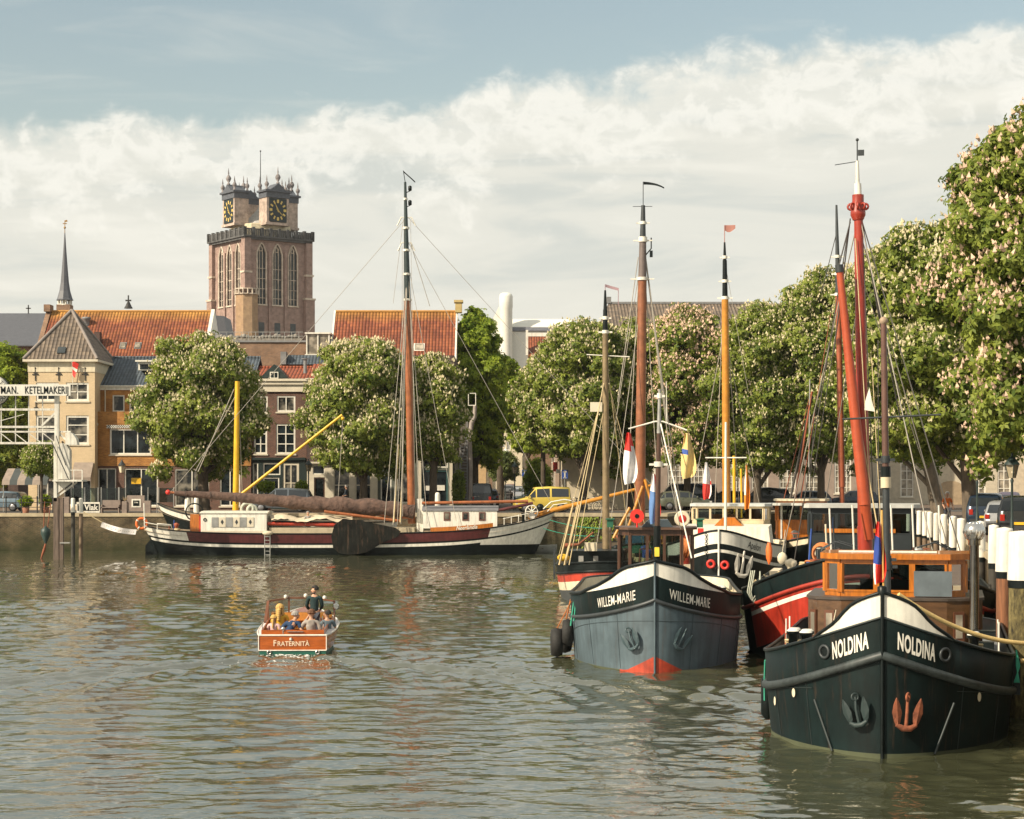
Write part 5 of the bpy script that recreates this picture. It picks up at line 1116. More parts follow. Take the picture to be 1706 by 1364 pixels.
# ------------------------------------------------ nearest black barge
tn = boat('moored_barge', 'nearest black barge with white bow bulwark and orange wheelhouse, lettered NOLDINA', 1470, 34.3, .228)
zr2 = bowz(2.50, 1.62, 1.05, 4.75, 3.1, 1.7)
H2 = Hull(15.5, 4.75, 3.1, 1.7, 3, 2, zr2, lambda x: max(0, float(np.interp(x, [0, .3, .5, .62, .72, .85, 1.0, 1.15, 1.3], [2.95, 2.85, 2.75, 2.66, 2.54, 2.38, 2.26, 2.15, 1.0])) - zr2(H2.y_of_x(x))), tuck=.05, entry=.09)
H2.build(tn, [lambda y: -.8, lambda y: .06, lambda y: zr2(y) - .66, lambda y: zr2(y), lambda y: H2.top(y)], [TEAL, WHITE, M('weedy_waterline', (.06, .07, .035), .8)],
         lambda j, y, x, sd: 2 if j == 0 else 0 if j < 3 else 1, DECKG, BLACK, wale=lambda y: zr2(y) - .68, wale_r=.082, wale_mat=M('worn_black_strake', (.035, .045, .045), .5, var=.4, streak=.3), inner=BLACK, gr=.035)
m = MB(); m.tube([(0, -.03, -.5), (0, -.03, zr2(0) + .45)], .035, 6); m.lathe((0, .02, zr2(0) + .42), [(.09, 0), (.09, .12), (.06, .14)], 8); m.build('stem_bar', BLACK, tn)
m = MB()
for sd in (-1, 1):
    m.tube([H2.pt(sd, y, 1.20 - .085 * y - .012 * y * y, .004) for y in H2.ys if .7 < y < 6], .008, 4); m.tube([H2.pt(sd, y, zr2(y) + .0, .012) for y in H2.ys if y < 7], .022, 4)
    y0 = H2.y_of_x(1.32); y1 = H2.y_of_x(1.02); m.tube([H2.pt(sd, y0, .92, .01), H2.pt(sd, y1, .03, .03)], .025, 5)
m.bsplit('plate_seam', M('seam_black', (.02, .03, .03), .5), tn)
m = MB()
for sd in (-1, 1):
    for y in (.9, 2.0): m.tube([H2.pt(sd, y, zr2(y) - .78, .004), H2.pt(sd, y, .7, .004), H2.pt(sd, y, .05, .004)], .006, 4)
m.bsplit('weld_line', M('seam_black', (.02, .03, .03), .5), tn)
H2.text(tn, 'NOLDINA', -1, .24, lambda y: zr2(y) - .47, .42, WHITE, .014, .36, spacing=1.12); H2.text(tn, 'NOLDINA', 1, .26, lambda y: zr2(y) - .47, .42, WHITE, .014, .36, spacing=1.12)
for sd, x in ((-1, 1.06), (1, 1.10)):
    y = H2.y_of_x(x); n = H2.normal(sd, y, 1.8); p = H2.pt(sd, y, zr2(y) - .30)
    m = MB(); m.torus(p + n * .015, .11, .028, n, 18, 6); o = m.build('hawse_ring', DARKGREY, tn); m = MB(); q = n.to_track_quat('Z', 'Y').to_matrix(); m.add([p + n * .012 + q @ Vector((.1 * math.cos(a), .1 * math.sin(a), 0)) for a in [i * math.pi / 6 for i in range(12)]], [tuple(range(12))]); m.build('hawse_hole', BLACK, o)
for sd, x, z in ((-1, 1.72, .98), (1, 1.75, .98), (-1, 2.15, .72)):
    y = H2.y_of_x(x); n = H2.normal(sd, y, z); p = H2.pt(sd, y, z); q = n.to_track_quat('Z', 'Y').to_matrix(); m = MB(); m.add([p + n * .03 + q @ Vector((.060 * math.cos(a), .085 * math.sin(a), 0)) for a in [i * math.pi / 7 for i in range(14)]], [tuple(range(14))]); m.build('white_disc', CREAM, tn)
y = H2.y_of_x(.45); n = H2.normal(-1, y, .9); anchor(tn, H2.pt(-1, y, .84) + n * .03, n, .56, M('black_anchor', (.02, .035, .035), .5), tilt=.2)
y = H2.y_of_x(.42); n = H2.normal(1, y, .9); anchor(tn, H2.pt(1, y, .84) + n * .03, n, .62, RUST, tilt=-.05)
# cabin trunk with portholes and the wheelhouse above it
CAB = M('brown_grained_cabin', (.085, .040, .014), .4, var=.4, scale=2, stretch=(.7, 3, 3), coat=.4)
m = MB(); yc = 7.0; hw = 1.86; Pc = [(-hw, yc + 3.4), (-hw, yc + .7), (-hw + .22, yc + .25), (-hw + .75, yc), (hw - .75, yc), (hw - .22, yc + .25), (hw, yc + .7), (hw, yc + 3.4)]
m.prism(Pc, .95, 2.36, 'Z'); cb_ = m.build('cabin', CAB, tn); m = MB(); m.prism([(a * 1.02, b - .03) for a, b in Pc], 2.362, 2.42, 'Z'); m.build('cabin_top', M('dark_cabin_top', (.06, .045, .035), .4), cb_)
for x in (-1.72, -1.36, 1.36, 1.72):
    yy = yc + (.10 if abs(x) < 1.5 else .32); q = Matrix.Rotation(math.atan2(.25, .53) * (-1 if x < 0 else 1) if abs(x) < 1.5 else (-.95 if x < 0 else .95), 3, 'Z')
    m = MB(); m.obox((x, yy, 1.82), q, (.24, .05, .62)); w_ = m.build('cabin_window', M('brown_window_frame', (.10, .035, .015), .5), cb_); m = MB(); m.obox((x, yy - .012, 1.82), q, (.15, .052, .50)); m.build('pane', GLASSP, w_)
wl = wheelhouse(tn, 7.45, 1.48, 1.9, 2.42, 2.52, 3.12, 3.22, WOOD, WOOD, c=.34, nf=3, post=.10, over=.12, rt=.13, inside=BLACK)
m = MB(); m.box(-.55, -.35, 8.4, 8.45, 2.5, 3.1); m.box(-1.2, .9, 7.7, 7.72, 3.36, 3.40); m.build('white_roof_slat', WHITE, tn)
m = MB(); m.box(.42, 1.22, 7.28, 7.4, 2.44, 2.98); m.build('window_screen', M('grey_screen_cloth', (.10, .125, .14), .6), tn)
PBR = M('mast_brown', (.11, .055, .04), .4, var=.3)
mast(tn, (-.03, 4.6, .9), (-.13, 4.6, 8.1), [(0, .54, .075, .07, DARKGREY), (.54, .57, .105, .105, M('cream_band', (.55, .47, .32), .5)), (.57, .60, .10, .10, BLACK), (.60, 1, .07, .058, PBR)], bands=((.32, .10), (.34, .09), (.62, .09)), bmat=DARKGREY)
m = MB(); m.ball((-.13, 4.6, 8.16), .09, 8); m.build('mast_truck', M('tan_ball', (.30, .22, .15), .6), tn)
m = MB(); m.tube([(-.95, 4.6, 7.08 - .9), (1.0, 4.6, 7.16 - .9)], .022, 6); m.build('yard', DARKGREY, tn)
m = MB(); m.tube([(-.09, 3.9, 2.0), (-.14, 3.9, 4.35)], .022, 6); fp = m.build('flag_staff', M('ochre_staff', (.50, .30, .08), .5), tn)
flag(fp, (-.22, 3.9, 4.12), .26, 1.25, [RED2, M('white_bunting', (.75, .72, .70), .8), M('deep_blue_bunting', (.02, .05, .25), .8), RED2], lambda i, j: 0 if i < 2 else (2 if i < 6 and j < 4 else (1 if j < 1 else 3)), nz=9)
m = MB(); m.lathe((1.68, 7.0, 0), [(.10, 1.2), (.10, 3.55), (.13, 3.56), (.13, 3.66), (.16, 3.68), (.22, 3.78), (.225, 3.9), (.17, 4.02), (.05, 4.06)], 16); m.build('chrome_flue', STEEL, tn)
m = MB()
for i in range(12): a = i * math.pi / 6; m.tube([(1.68 + .17 * math.cos(a), 7.0 + .17 * math.sin(a), 3.70), (1.68 + .235 * math.cos(a + .2), 7 + .235 * math.sin(a + .2), 3.84), (1.68 + .14 * math.cos(a + .4), 7 + .14 * math.sin(a + .4), 4.04)], .018, 4)
m.build('flue_cowl', STEEL, tn)
bollards(tn, -1.55, 2.9, zr2(3) - .12, s=1.1); bollards(tn, -1.85, 3.6, zr2(3.9) - .12, s=1.1); bollards(tn, 1.62, 3.0, zr2(3) - .12, s=1.1)
ropes(tn, [([H2.pt(-1, 3.6, 1.35, .05), H2.pt(-1, 3.9, .9, .12), H2.pt(-1, 4.0, .5, .16)], None, .02)], M('green_line', (.04, .30, .20), .8), name='fender_line')
m = MB(); p = H2.pt(-1, 4.2, .55, .12); m.lathe(p, [(.05, -.45), (.13, -.35), (.13, .35), (.05, .45)], 10); m.build('fender', BLACK, tn)
m = MB(); p = H2.pt(1, 3.0, 1.0, .08); m.box(p.x - .07, p.x + .07, p.y - .05, p.y + .05, .85, 1.55); m.build('fender', BLACK, tn)
for k in range(4): m = MB(); q = H2.pt(1, 2.8, 1.72, .06); m.tube([q, q + Vector((.02 * k, 0, -.3)), q + Vector((.05 - .03 * k, 0, -.62))], .014, 4); m.build('green_line', M('green_line', (.04, .30, .20), .8), tn)
m = MB()
for sd in (-1, 1):
    for y in (5.4, 6.3): m.tube([(sd * 2.15, y, zr2(y) - .3), (sd * 2.15, y, zr2(y) + .5)], .018, 5)
m.bsplit('rail_post', WHITE, tn)
# mooring lines of the near barge
for nm, a, b_, dp, lab in (('mooring_rope', V(1497, 990, 35.6), V(1720, 1072, 36.5), .22, 'upper thick yellow mooring rope running right from the nearest barge'), ('mooring_rope', V(1500, 996, 36.2), V(1725, 1100, 37.2), .36, 'lower thick yellow mooring rope running right from the nearest barge')):
    m = MB(); m.tube(sag(a, b_, dp, 18), .045, 7); tag(m.build(nm, M('yellow_rope', (.58, .42, .17), .85, bump=.012, bscale=45), None), lab, 'rope', 'yellow mooring ropes')
# ------------------------------------------------ wide red striped barge
tf = boat('moored_barge', 'wide dark barge with red side panel, white stripe and red mast behind the nearest barge', 1440, 50.5, .20)
zr3 = bowz(2.95, 1.75, 1.7, 7.15, 5.2, 2.0)
H3 = Hull(24, 7.15, 5.2, 2.0, 4, 2, zr3, tuck=.05, entry=.08); REDH = M('red_hull_paint', (.36, .03, .015), .4, rust=.4, var=.3, streak=.3, scale=1.2)
rr = lambda y: H3.hb(y) < 3.2
H3.build(tf, [lambda y: -.7, lambda y: zr3(y) - 1.72, lambda y: zr3(y) - .83, lambda y: zr3(y) - .71, lambda y: zr3(y) - .52, lambda y: zr3(y)], [TEAL, REDH, WHITE], lambda j, y, x, sd: 0 if j in (0, 4) or not rr(y) else (2 if j == 2 else 1), DECKG, BLACK, wale=lambda y: zr3(y) - .55, wale_r=.06, wale_mat=M('red_strake', (.33, .035, .02), .4), inner=BLACK, gr=.05)
RDM = M('red_mast_paint', (.33, .032, .014), .4, var=.2, streak=.2, coat=.2); ORM = M('orange_red_spar', (.40, .068, .022), .45, var=.15, streak=.15)
mast(tf, (-.06, 6, 2.1), (-.30, 6, 14.3), [(0, .12, .22, .22, RDM), (.12, .86, .20, .13, RDM), (.86, .90, .17, .17, RDM), (.90, .945, .115, .10, WHITE), (.945, 1, .06, .045, WHITE)], n=14)
m = MB(); tp = Vector((-.28, 6, 12.85))
for k in range(8): a = k * math.pi / 4; m.torus(tp + Vector((.21 * math.cos(a), .21 * math.sin(a), .1)), .085, .035, (-math.sin(a), math.cos(a), 0), 10, 5)
m.lathe(tp - Vector((0, 0, .3)), [(.15, 0), (.22, .15), (.22, .25), (.17, .4), (.17, .75)], 12); m.build('mast_head_fitting', RDM, tf)
m = MB(); m.tube([(-.30, 6, 14.3), (-.30, 6, 14.9)], .02, 5); m.tube([(-.95, 6, 14.2), (-.32, 6, 14.28)], .012, 4); m.box(-.28, -.10, 5.98, 6.02, 14.45, 14.62); m.ball((-.30, 6, 14.92), .05, 6); m.build('wind_vane', DARKGREY, tf)
mast(tf, (-.08, 5.5, 4.2), (-.80, 5.5, 11.05), [(0, .45, .17, .15, ORM), (.45, 1, .15, .10, ORM)], name='derrick_boom', n=12)
m = MB(); m.tube([(-.79, 5.5, 10.98), (-.815, 5.5, 11.2)], .12, 10); m.build('boom_cap', DARKGREY, tf)
m = MB(); m.tube([(-.08, 5.52, 4.25), (.05, 5.7, 3.2)], [.17, .14], 10); m.build('boom_heel', ORM, tf)
ropes(tf, [((-.5, 5.9, 12.6), (-1.0, 6.3, 8.6), .02), ((-.5, 5.9, 12.5), (-.85, 5.7, 11.1), .02), ((-.2, 6, 12.6), (.95, 9, 6.8), .022), ((-.2, 6, 12.7), (.5, 8, 8.8), .022), ((-.15, 6, 12.4), (.2, 5.6, 3.5), .014), ((.3, 5.8, 9), (.32, 5.6, 3.1), .014), ((-.55, 5.9, 12.3), (-2.2, 6.3, 2.2), .016)], WIRE)
ropes(tf, [((-.35, 5.8, 12), (.1, 5.5, 4), .016), ((-.3, 5.8, 7), (.35, 5.3, 3.2), .022), ((.12, 5.7, 8.5), (.42, 5.3, 3), .012)], ROPE)
m = MB(); m.prism([(-.06, 7.2), (.06, 7.6), (.12, 7.25), (.22, 6.9), (-.08, 6.95)], 5.2, 5.24, 'Y'); m.build('small_flag', WHITE, tf)
wheelhouse(tf, 15.5, 1.78, 2.6, 1.6, 3.05, 3.75, 3.95, M('dark_blue_wheelhouse', (.014, .020, .022), .5), M('grey_white_roof', (.42, .42, .39), .5), c=.1, nf=4, over=.2, rt=.13, inside=WOOD, x0=-.35)
m = MB(); m.box(-1.6, .8, 15.42, 15.47, 3.10, 3.24); m.build('varnished_sill', WOOD, tf)
m = MB(); m.box(-1.5, 1.3, 9.0, 14.5, 1.4, 2.15); m.build('hatch_coaming', M('dark_green_hatch', (.03, .05, .045), .5), tf)
m = MB(); m.box(-2.75, -2.5, 4.3, 6.3, zr3(5) - .2, zr3(5) + .55); m.box(-2.85, -1.3, 4.2, 4.35, zr3(4) + .28, zr3(4) + .36); m.build('cream_locker', CREAM, tf)
m = MB(); c0 = Vector((-1.35, 5.6, 2.75))
for k in range(9): m.torus(c0 + Vector((.03 * (k % 3), .04 * k, .015 * (k % 4))), .25 + .02 * (k % 3), .03, (.35, 1, .15 * (k % 2)), 18, 5)
for k in range(7): m.torus(c0 + Vector((-.3 + .06 * k, .1, -.28)), .16, .03, (.3, .5, 1), 12, 5)
m.build('rope_coil', M('orange_rope', (.50, .17, .05), .8), tf)
m = MB()
for x in (-1.0, -.35, .75, 1.35, 2.1): m.tube([(x, 5.2, 2.2), (x - .08, 5.2, 4.2 if x > -1 else 4.1)], .028, 6)
m.bsplit('stanchion', WHITE, tf)
for x, z in ((-.75, 2.9), (2.0, 2.85)): m = MB(); m.lathe((x, 4.6, 2.3), [(.14, 0), (.14, .45), (.18, .46), (.18, .56)], 10); m.build('vent_pipe', BLACK, tf)
m = MB(); m.lathe((.32, 4.5, 2.5), [(.11, 0), (.13, .05), (.13, .25), (.08, .30)], 10); m.build('lantern', CREAM, tf)
m = MB()
for x in (-1, 1):
    pts = [(x * 1.9 + .5, 4.6, 2.2), (x * 1.9 + .5, 4.6, 2.9), (x * 1.4 + .5, 4.6, 3.15), (x * .9 + .5, 4.6, 3.0)]; m.tube(pts, .025, 5); m.tube([(p[0] + .1, 5.2, p[2]) for p in pts], .02, 5)
m.bsplit('bow_rail', DARKGREY, tf)
ropes(tf, [(sag((-3.2, 5, 2.0), (-4.3, 7, 1.7), .25), None, .03), (sag((-2.9, 4.2, 2.2), (-1.4, 1.0, 2.1), .3), None, .022)], ROPE, name='deck_rope')
for k in range(3): m = MB(); p = H3.pt(-1, 2.6, 2.3, .06); m.tube([p + Vector((.05 * k, 0, .1)), p + Vector((-.10 + .05 * k, -.05, -.5)), p + Vector((.02 + .04 * k, -.05, -.75 - .08 * k)), p + Vector((.22 + .02 * k, 0, -.45)), p + Vector((.25, 0, .08))], .018, 5); m.build('hanging_rope', M('pale_line', (.50, .52, .42), .8), tf)
m = MB(); m.lathe((-2.9, 6.4, 2.75), [(.02, -.35), (.09, -.15), (.10, .1), (.05, .3)], 10); m.build('orange_fender', ORANGE, tf)
def gear(parent, xs_, ys_, z, n, seed, tall=1.0):
    """small deck fittings: cleats, posts, vents, blocks and coils, each a part of its own"""
    r = random.Random(seed); DK = [BLACK, DARKGREY, WOODD, RUST, CREAM, GREY, BLUEP, M('rust_red_gear', (.30, .07, .03), .6)]
    for i in range(n):
        x, y = r.uniform(*xs_), r.uniform(*ys_); k = r.randrange(6); mt = r.choice(DK); m = MB(); zz = z
        if k == 0: m.tube([(x, y, zz), (x + r.uniform(-.1, .1), y, zz + r.uniform(.5, 1.1) * tall)], .03, 6); nm = 'post'
        elif k == 1: m.lathe((x, y, zz), [(.10, 0), (.10, .3), (.18, .42), (.16, .5), (.02, .56)], 10); nm = 'deck_vent'
        elif k == 2: m.box(x - .2, x + .2, y - .12, y + .12, zz, zz + r.uniform(.2, .45)); m.box(x - .23, x + .23, y - .15, y + .15, zz + .46, zz + .5); nm = 'deck_box'
        elif k == 3:
            for q in range(4): m.torus((x, y, zz + .04 + .045 * q), .2 - .01 * q, .028, (.05 * (q % 2), 0, 1), 14, 5)
            nm = 'rope_coil'; mt = ROPE
        elif k == 4: m.tube([(x - .25, y, zz), (x - .25, y, zz + .45 * tall), (x + .25, y, zz + .45 * tall), (x + .25, y, zz)], .022, 5); nm = 'pipe_rail'
        else: m.ball((x, y, zz + .25), .16, 8, sq=(1, .6, 1.3)); m.tube([(x, y, zz + .4), (x + .1, y, zz + .9 * tall)], .012, 4); nm = 'block'
        m.build(nm, mt, parent)
gear(tf, (-2.6, 2.6), (3.0, 5.5), 2.15, 16, 3); gear(tf, (-2.8, 2.6), (9, 15), 2.15, 14, 4, 1.3); gear(tb, (-1.6, 1.6), (5, 7), 1.6, 6, 5); gear(tn, (-2, 2), (4.4, 6.3), 1.35, 5, 6)
ropes(tf, [((-.3, 6, 12.5), (-2.9, 12, 2.2), .018), ((-.3, 6, 12.5), (2.6, 12, 2.2), .018), ((-.3, 6, 13), (2.9, 9, 2.2), .018), ((-.3, 6, 13), (1.9, 4.6, 2.6), .018), ((-.3, 6, 10), (-1.5, 14, 4.2), .014), ((-.2, 6, 11), (2.2, 15, 4.0), .014)], WIREL)
# ------------------------------------------------ white rimmed black boat behind
ta = boat('moored_barge', 'black barge with white bow band, white anchor, cream wheelhouse and orange mast', 1197.5, 75, .16)
zr4 = ex(2.0, .55, 1.3, .38, 6.)
H4 = Hull(19, 4.7, 4.6, 1.8, 3, 2, zr4, tuck=.05, entry=.08)
H4.build(ta, [lambda y: -.6, lambda y: zr4(y) - .86, lambda y: zr4(y) - .74, lambda y: zr4(y) - .52, lambda y: zr4(y)], [BLACK, WHITE], lambda j, y, x, sd: 1 if j in (1, 3) else 0, CREAM, BLACK, gr=.045, inner=CREAM)
H4.text(ta, 'Apelon', 1, 1.30, lambda y: zr4(y) - .42, .40, BLACK, 0, .75, shear=.35)
m = MB(); m.tube([(0, -.03, -.4), (0, -.03, zr4(0) + .05)], .04, 6); m.build('stem_bar', WHITE, ta)
n = H4.normal(1, .3, 1.5); anchor(ta, H4.pt(1, .42, 1.62) + n * .05, n, .95, M('white_anchor', (.62, .58, .50), .6), tilt=-.15)
for x, z in ((-.20, 1.62), (.34, 1.58)): m = MB(); m.torus((x - .1, -.14, z), .13, .055, (.1, 1, 0), 16, 6); m.build('red_fender_ring', RED2, ta)
m = MB()
for k in range(12): m.torus((-.50, .1, 2.75 - k * .085), .045, .014, (k % 2, 1 - k % 2, 0), 8, 4)
m.build('anchor_chain', BLACK, ta)
m = MB(); m.prism([(-1.9, 2.1), (1.9, 2.1), (1.8, 2.95), (-1.8, 2.95)], 4.6, 9.6, 'Y'); m.build('deckhouse', WHITE, ta)
wheelhouse(ta, 9.7, 1.66, 2.6, 1.8, 3.12, 3.62, 3.72, M('cream_wheelhouse', (.60, .48, .30), .5), M('blue_white_roof', (.50, .52, .50), .5), c=.2, nf=5, over=.12, rt=.12, inside=WOOD)
m = MB(); m.prism([(-.5, 2.96), (.7, 2.96), (.35, 3.3), (-.15, 3.3)], 6.0, 7.4, 'Y'); m.build('skylight', WOOD, ta)
m = MB(); m.tube([(.18, 1.6, 2.4), (.20, 1.6, 7.2)], [.06, .045], 8); fm = m.build('signal_mast', WHITE, ta); m = MB(); m.tube([(-.62, 1.6, 5.78), (1.02, 1.6, 5.78)], .03, 6); m.build('crosstree', WHITE, fm)
flag(fm, (-.60, 1.6, 5.6), .36, 1.5, [M('white_bunting', (.75, .72, .70), .8), RED2], lambda i, j: 1 if (i > 4 and j < 5) or (j == 5 and i == 4) else 0)
flag(fm, (1.0, 1.6, 5.5), .24, 1.8, [M('orange_bunting', (.75, .25, .02), .8), WHITE], lambda i, j: 0 if j > 1 or i > 5 else 1)
m = MB(); m.box(-.95, -.72, 2.0, 2.3, 2.55, 2.95); m.build('red_lamp_box', RED2, ta)
OMC = M('orange_varnished_mast', (.50, .21, .02), .35, var=.2, coat=.3)
mast(ta, (-.40, 15, 2.0), (-.50, 15, 16.0), [(0, .814, .20, .16, OMC), (.814, .94, .13, .10, BLACK), (.94, 1, .08, .04, BLACK)], bands=((.814, .17), (.87, .14), (.95, .11)), n=12)
m = MB(); m.tube([(-.5, 15, 15.8), (-.5, 15, 16.8)], .02, 5); m.grid([[(-.5 + .5 * i / 4, 15 + .03 * math.sin(i), 16.8 - j * (.12 + .05 * math.sin(i))) for j in range(3)] for i in range(5)]); m.build('pennant', M('red_white_pennant', (.35, .16, .13), .8), ta)
ropes(ta, [((-.6, 15, 12.4), (-1.0, 15.5, 3), .02), ((-.4, 15, 12.4), (.2, 15.5, 3), .02), ((-.35, 15, 11), (1.2, 17, 3), .015), ((-.5, 15, 12), (-2.2, 15, 3), .015), ((-.4, 15, 14.6), (.6, 15, 9.0), .010)], WIREL)
m = MB(); m.tube([(.0, 14, 3), (-.02, 14, 6)], .07, 8); m.tube([(.35, 14, 3), (.3, 14, 5.4)], .05, 8); m.bsplit('spare_spar', YEL, ta)
# ------------------------------------------------ small red and black sailing barge (thin mast)
tc_ = boat('sailing_barge', 'small black sailing barge with red and cream bands and a thin greenish mast', 1013, 76, .05)
zr5 = ex(1.35, .30, 2.0)
H5 = Hull(15, 4.3, 3.6, 2.3, 3, 2, zr5, tuck=.10, entry=.12)
H5.build(tc_, [lambda y: -.5, lambda y: zr5(y) - 1.05, lambda y: zr5(y) - .72, lambda y: zr5(y) - .36, lambda y: zr5(y)], [BLACK, REDP, CREAM, M('charcoal_hull', (.05, .055, .055), .5)], lambda j, y, x, sd: {0: 3, 1: 2, 2: 1, 3: 0}[j], DECKW, BLACK, wale=lambda y: zr5(y) - .36, wale_r=.05, wale_mat=BLACK)
m = MB(); m.box(-1.6, .6, 2.2, 4.6, 1.2, 2.0); hb_ = m.build('cabin', BLACK, tc_); m = MB(); m.box(-1.2, -1.0, 2.17, 2.198, 1.5, 1.8); m.box(-.6, -.4, 2.17, 2.198, 1.5, 1.8); m.bsplit('porthole', GREY, hb_)
m = MB(); m.box(-2.2, -2.12, 1.2, 1.3, .9, 2.15); m.build('side_post', DARKGREY, tc_)
m = MB(); m.ball((-1.8, 1.6, 1.75), .22, 8, sq=(1.2, 1, .7)); m.build('yellow_bag', YEL, tc_)
m = MB(); m.box(-.95, -.45, 1.6, 2.1, 2.02, 2.35); m.build('cream_box', CREAM, tc_)
m = MB(); m.tube([(-1.8, 2.6, 2.2), (-1.2, 2.6, 2.25), (-.6, 2.6, 2.75)], [.12, .05, .04], 6); m.build('tiller', RUST, tc_)
for k in range(3):
    m = MB(); m.torus((-1.15, .9, 1.28), .12 + .03 * k, .02, (.2, 1, .1 * k), 12, 4); m.build('rope_coil', ROPE, tc_)
GRM = M('greenish_brown_mast', (.20, .145, .075), .5, var=.3)
mast(tc_, (-.08, 4.6, 1.2), (-.12, 4.6, 12.85), [(0, .85, .16, .12, GRM), (.85, .93, .11, .09, BLACK), (.93, 1, .08, .04, BLACK)], bands=((.85, .14), (.90, .12)), n=10)
m = MB(); m.tube([(-.9, 4.6, 10.15), (.9, 4.6, 10.05)], .025, 5); m.build('crosstree', WHITE, tc_)
m = MB(); m.tube([(-.12, 4.6, 12.5), (-.12, 4.6, 13.1)], .018, 5); m.grid([[(-.10 + .55 * i / 4, 4.6 + .04 * math.sin(i), 13.1 - .04 * i - j * .06) for j in range(3)] for i in range(5)], m_of=lambda i, j: j); m.grid([[(.42, 4.6, 12.9), (.45, 4.6, 12.85)], [(.41, 4.6, 12.3), (.44, 4.6, 12.1)]]); m.build('pennant', [M('faded_pennant', (.30, .20, .22), .8)] * 2, tc_)
m = MB(); m.box(-.75, -.25, 4.45, 4.48, 7.75, 8.15); m.build('radar_reflector', TRIM, tc_)
ropes(tc_, [((-.15, 4.6, 9), (-1.75, .5, 1.5), .022), ((-.15, 4.6, 9.1), (-1.55, .5, 1.5), .022), ((-.15, 4.6, 8), (-1.35, 3.0, 1.6), .014), ((-.1, 4.6, 9), (-2.1, 5, 1.6), .012), ((0, 4.6, 9), (1.9, 5, 1.6), .012), ((0, 4.6, 9), (1.6, 6, 1.6), .012), ((0, 4.6, 9.5), (1.0, 7, 1.6), .012)], ROPE)
ropes(tc_, [((-1.95, .6, 1.5), (-1.40, 1.2, 3.9), .035), ((-1.72, .6, 1.5), (-1.16, 1.2, 3.9), .035)], M('pale_spar', (.50, .38, .20), .6), name='bearing_out_spar')
# ------------------------------------------------ sailing barge with the highest brown mast
td = boat('sailing_barge', 'sailing barge behind the brown wheelhouse carrying the highest brown mast with a long dark pennant', 1072, 84, .05)
zr6 = ex(1.5, .6, 2.5); H6 = Hull(20, 4.4, 4.5, 2.0, 3, 2, zr6)
H6.build(td, [lambda y: -.5, lambda y: zr6(y) - .4, lambda y: zr6(y)], [BLACK, GREENP], lambda j, y, x, sd: j, DECKW, BLACK)
BRM = M('red_brown_mast', (.24, .085, .035), .4, var=.25, coat=.2)
mast(td, (-.10, 5, 1.4), (.08, 5, 17.6), [(0, .79, .26, .20, BRM), (.79, .895, .19, .16, M('grey_brown_mast', (.14, .11, .10), .5)), (.895, .91, .2, .2, WHITE), (.91, 1, .14, .09, DARKGREY)], bands=((.79, .26), (.90, .21), (.95, .15)), n=12)
m = MB(); m.tube([(.08, 5, 17.6), (.08, 5, 18.7)], .02, 5); m.tube([(-.4, 5, 17.55), (.5, 5, 17.55)], .014, 4); m.build('mast_pole', DARKGREY, td)
m = MB(); m.grid([[(.10 + .95 * i / 6, 5 + .05 * math.sin(i), 18.7 - .03 * i * i * .25 - j * (.14 - .012 * i)) for j in range(2)] for i in range(7)]); m.build('pennant', BLACK, td)
m = MB(); m.tube([(.2, 5, 15.3), (.45, 5, 15.6), (.45, 5, 16.1)], .03, 5); m.box(.38, .52, 4.95, 5.05, 15.2, 15.5); m.build('mast_lamp', BLACK, td)
ropes(td, [((-.15, 5, 15.2), (-1.1, 5, 8.5), .02), ((-.1, 5, 15), (-.75, 5.4, 2), .02), ((.2, 5, 15.2), (1.2, 5, 7.5), .022), ((.2, 5, 15), (1.9, 5.5, 1.6), .022), ((.15, 5, 14.8), (.9, 5, 2), .018), ((.2, 5, 15), (2.15, 6.5, 1.6), .022), ((-.1, 5, 14.6), (-2.1, 5.5, 1.7), .016), ((-.1, 5, 12.5), (-1.6, 3, 1.7), .016)], WIREL)
for a, b_ in (((-.9, 4.5, 1.9), (.05, 4.8, 4.6)), ((1.0, 4.5, 1.9), (.15, 4.8, 4.9)), ((-1.3, 4.3, 2.2), (-.55, 4.6, 3.6))):
    m = MB(); m.tube([a, b_], .07, 6); m.build('sheer_leg', OMC, td)
m = MB(); m.box(-.75, .1, 3.6, 4.2, 1.9, 2.6); m.build('blue_hatch', M('faded_blue', (.05, .13, .22), .6), td); m = MB(); m.box(-1.0, -.2, 3.3, 3.34, 2.72, 2.80); m.build('pale_blue_board', M('pale_blue', (.35, .50, .55), .5), td)
gear(td, (-1.8, 1.8), (2.0, 9), 1.7, 16, 8, 1.5); gear(tc_, (-.2, 1.8), (2, 9), 1.5, 10, 9, 1.3)
# ------------------------------------------------ boat with grey and red mast behind the wide barge
tg = boat('sailing_barge', 'half hidden boat with small varnished cabin and thin grey topped mast behind the wide barge', 1375, 88, .19)
zr7 = ex(1.7, .6, 2.5); H7 = Hull(18, 4.6, 4.5, 2.0, 3, 2, zr7); H7.build(tg, [lambda y: -.5, lambda y: zr7(y) - .3, lambda y: zr7(y)], [BLACK, CREAM], lambda j, y, x, sd: j, DECKW, BLACK)
wheelhouse(tg, 5, 1.2, 2, 1.6, 2.9, 3.7, 3.85, WOOD, CREAM, c=.1, nf=2, x0=-1.3, inside=CREAM)
mast(tg, (.70, 6, 1.5), (.38, 6, 18.3), [(0, .18, .12, .12, M('red_brown_pole', (.30, .08, .035), .4)), (.18, .74, .16, .14, M('red_brown_pole', (.30, .08, .035), .4)), (.74, 1, .14, .05, DARKGREY)], bands=((.74, .18), (.85, .15), (.80, .15)), n=10)
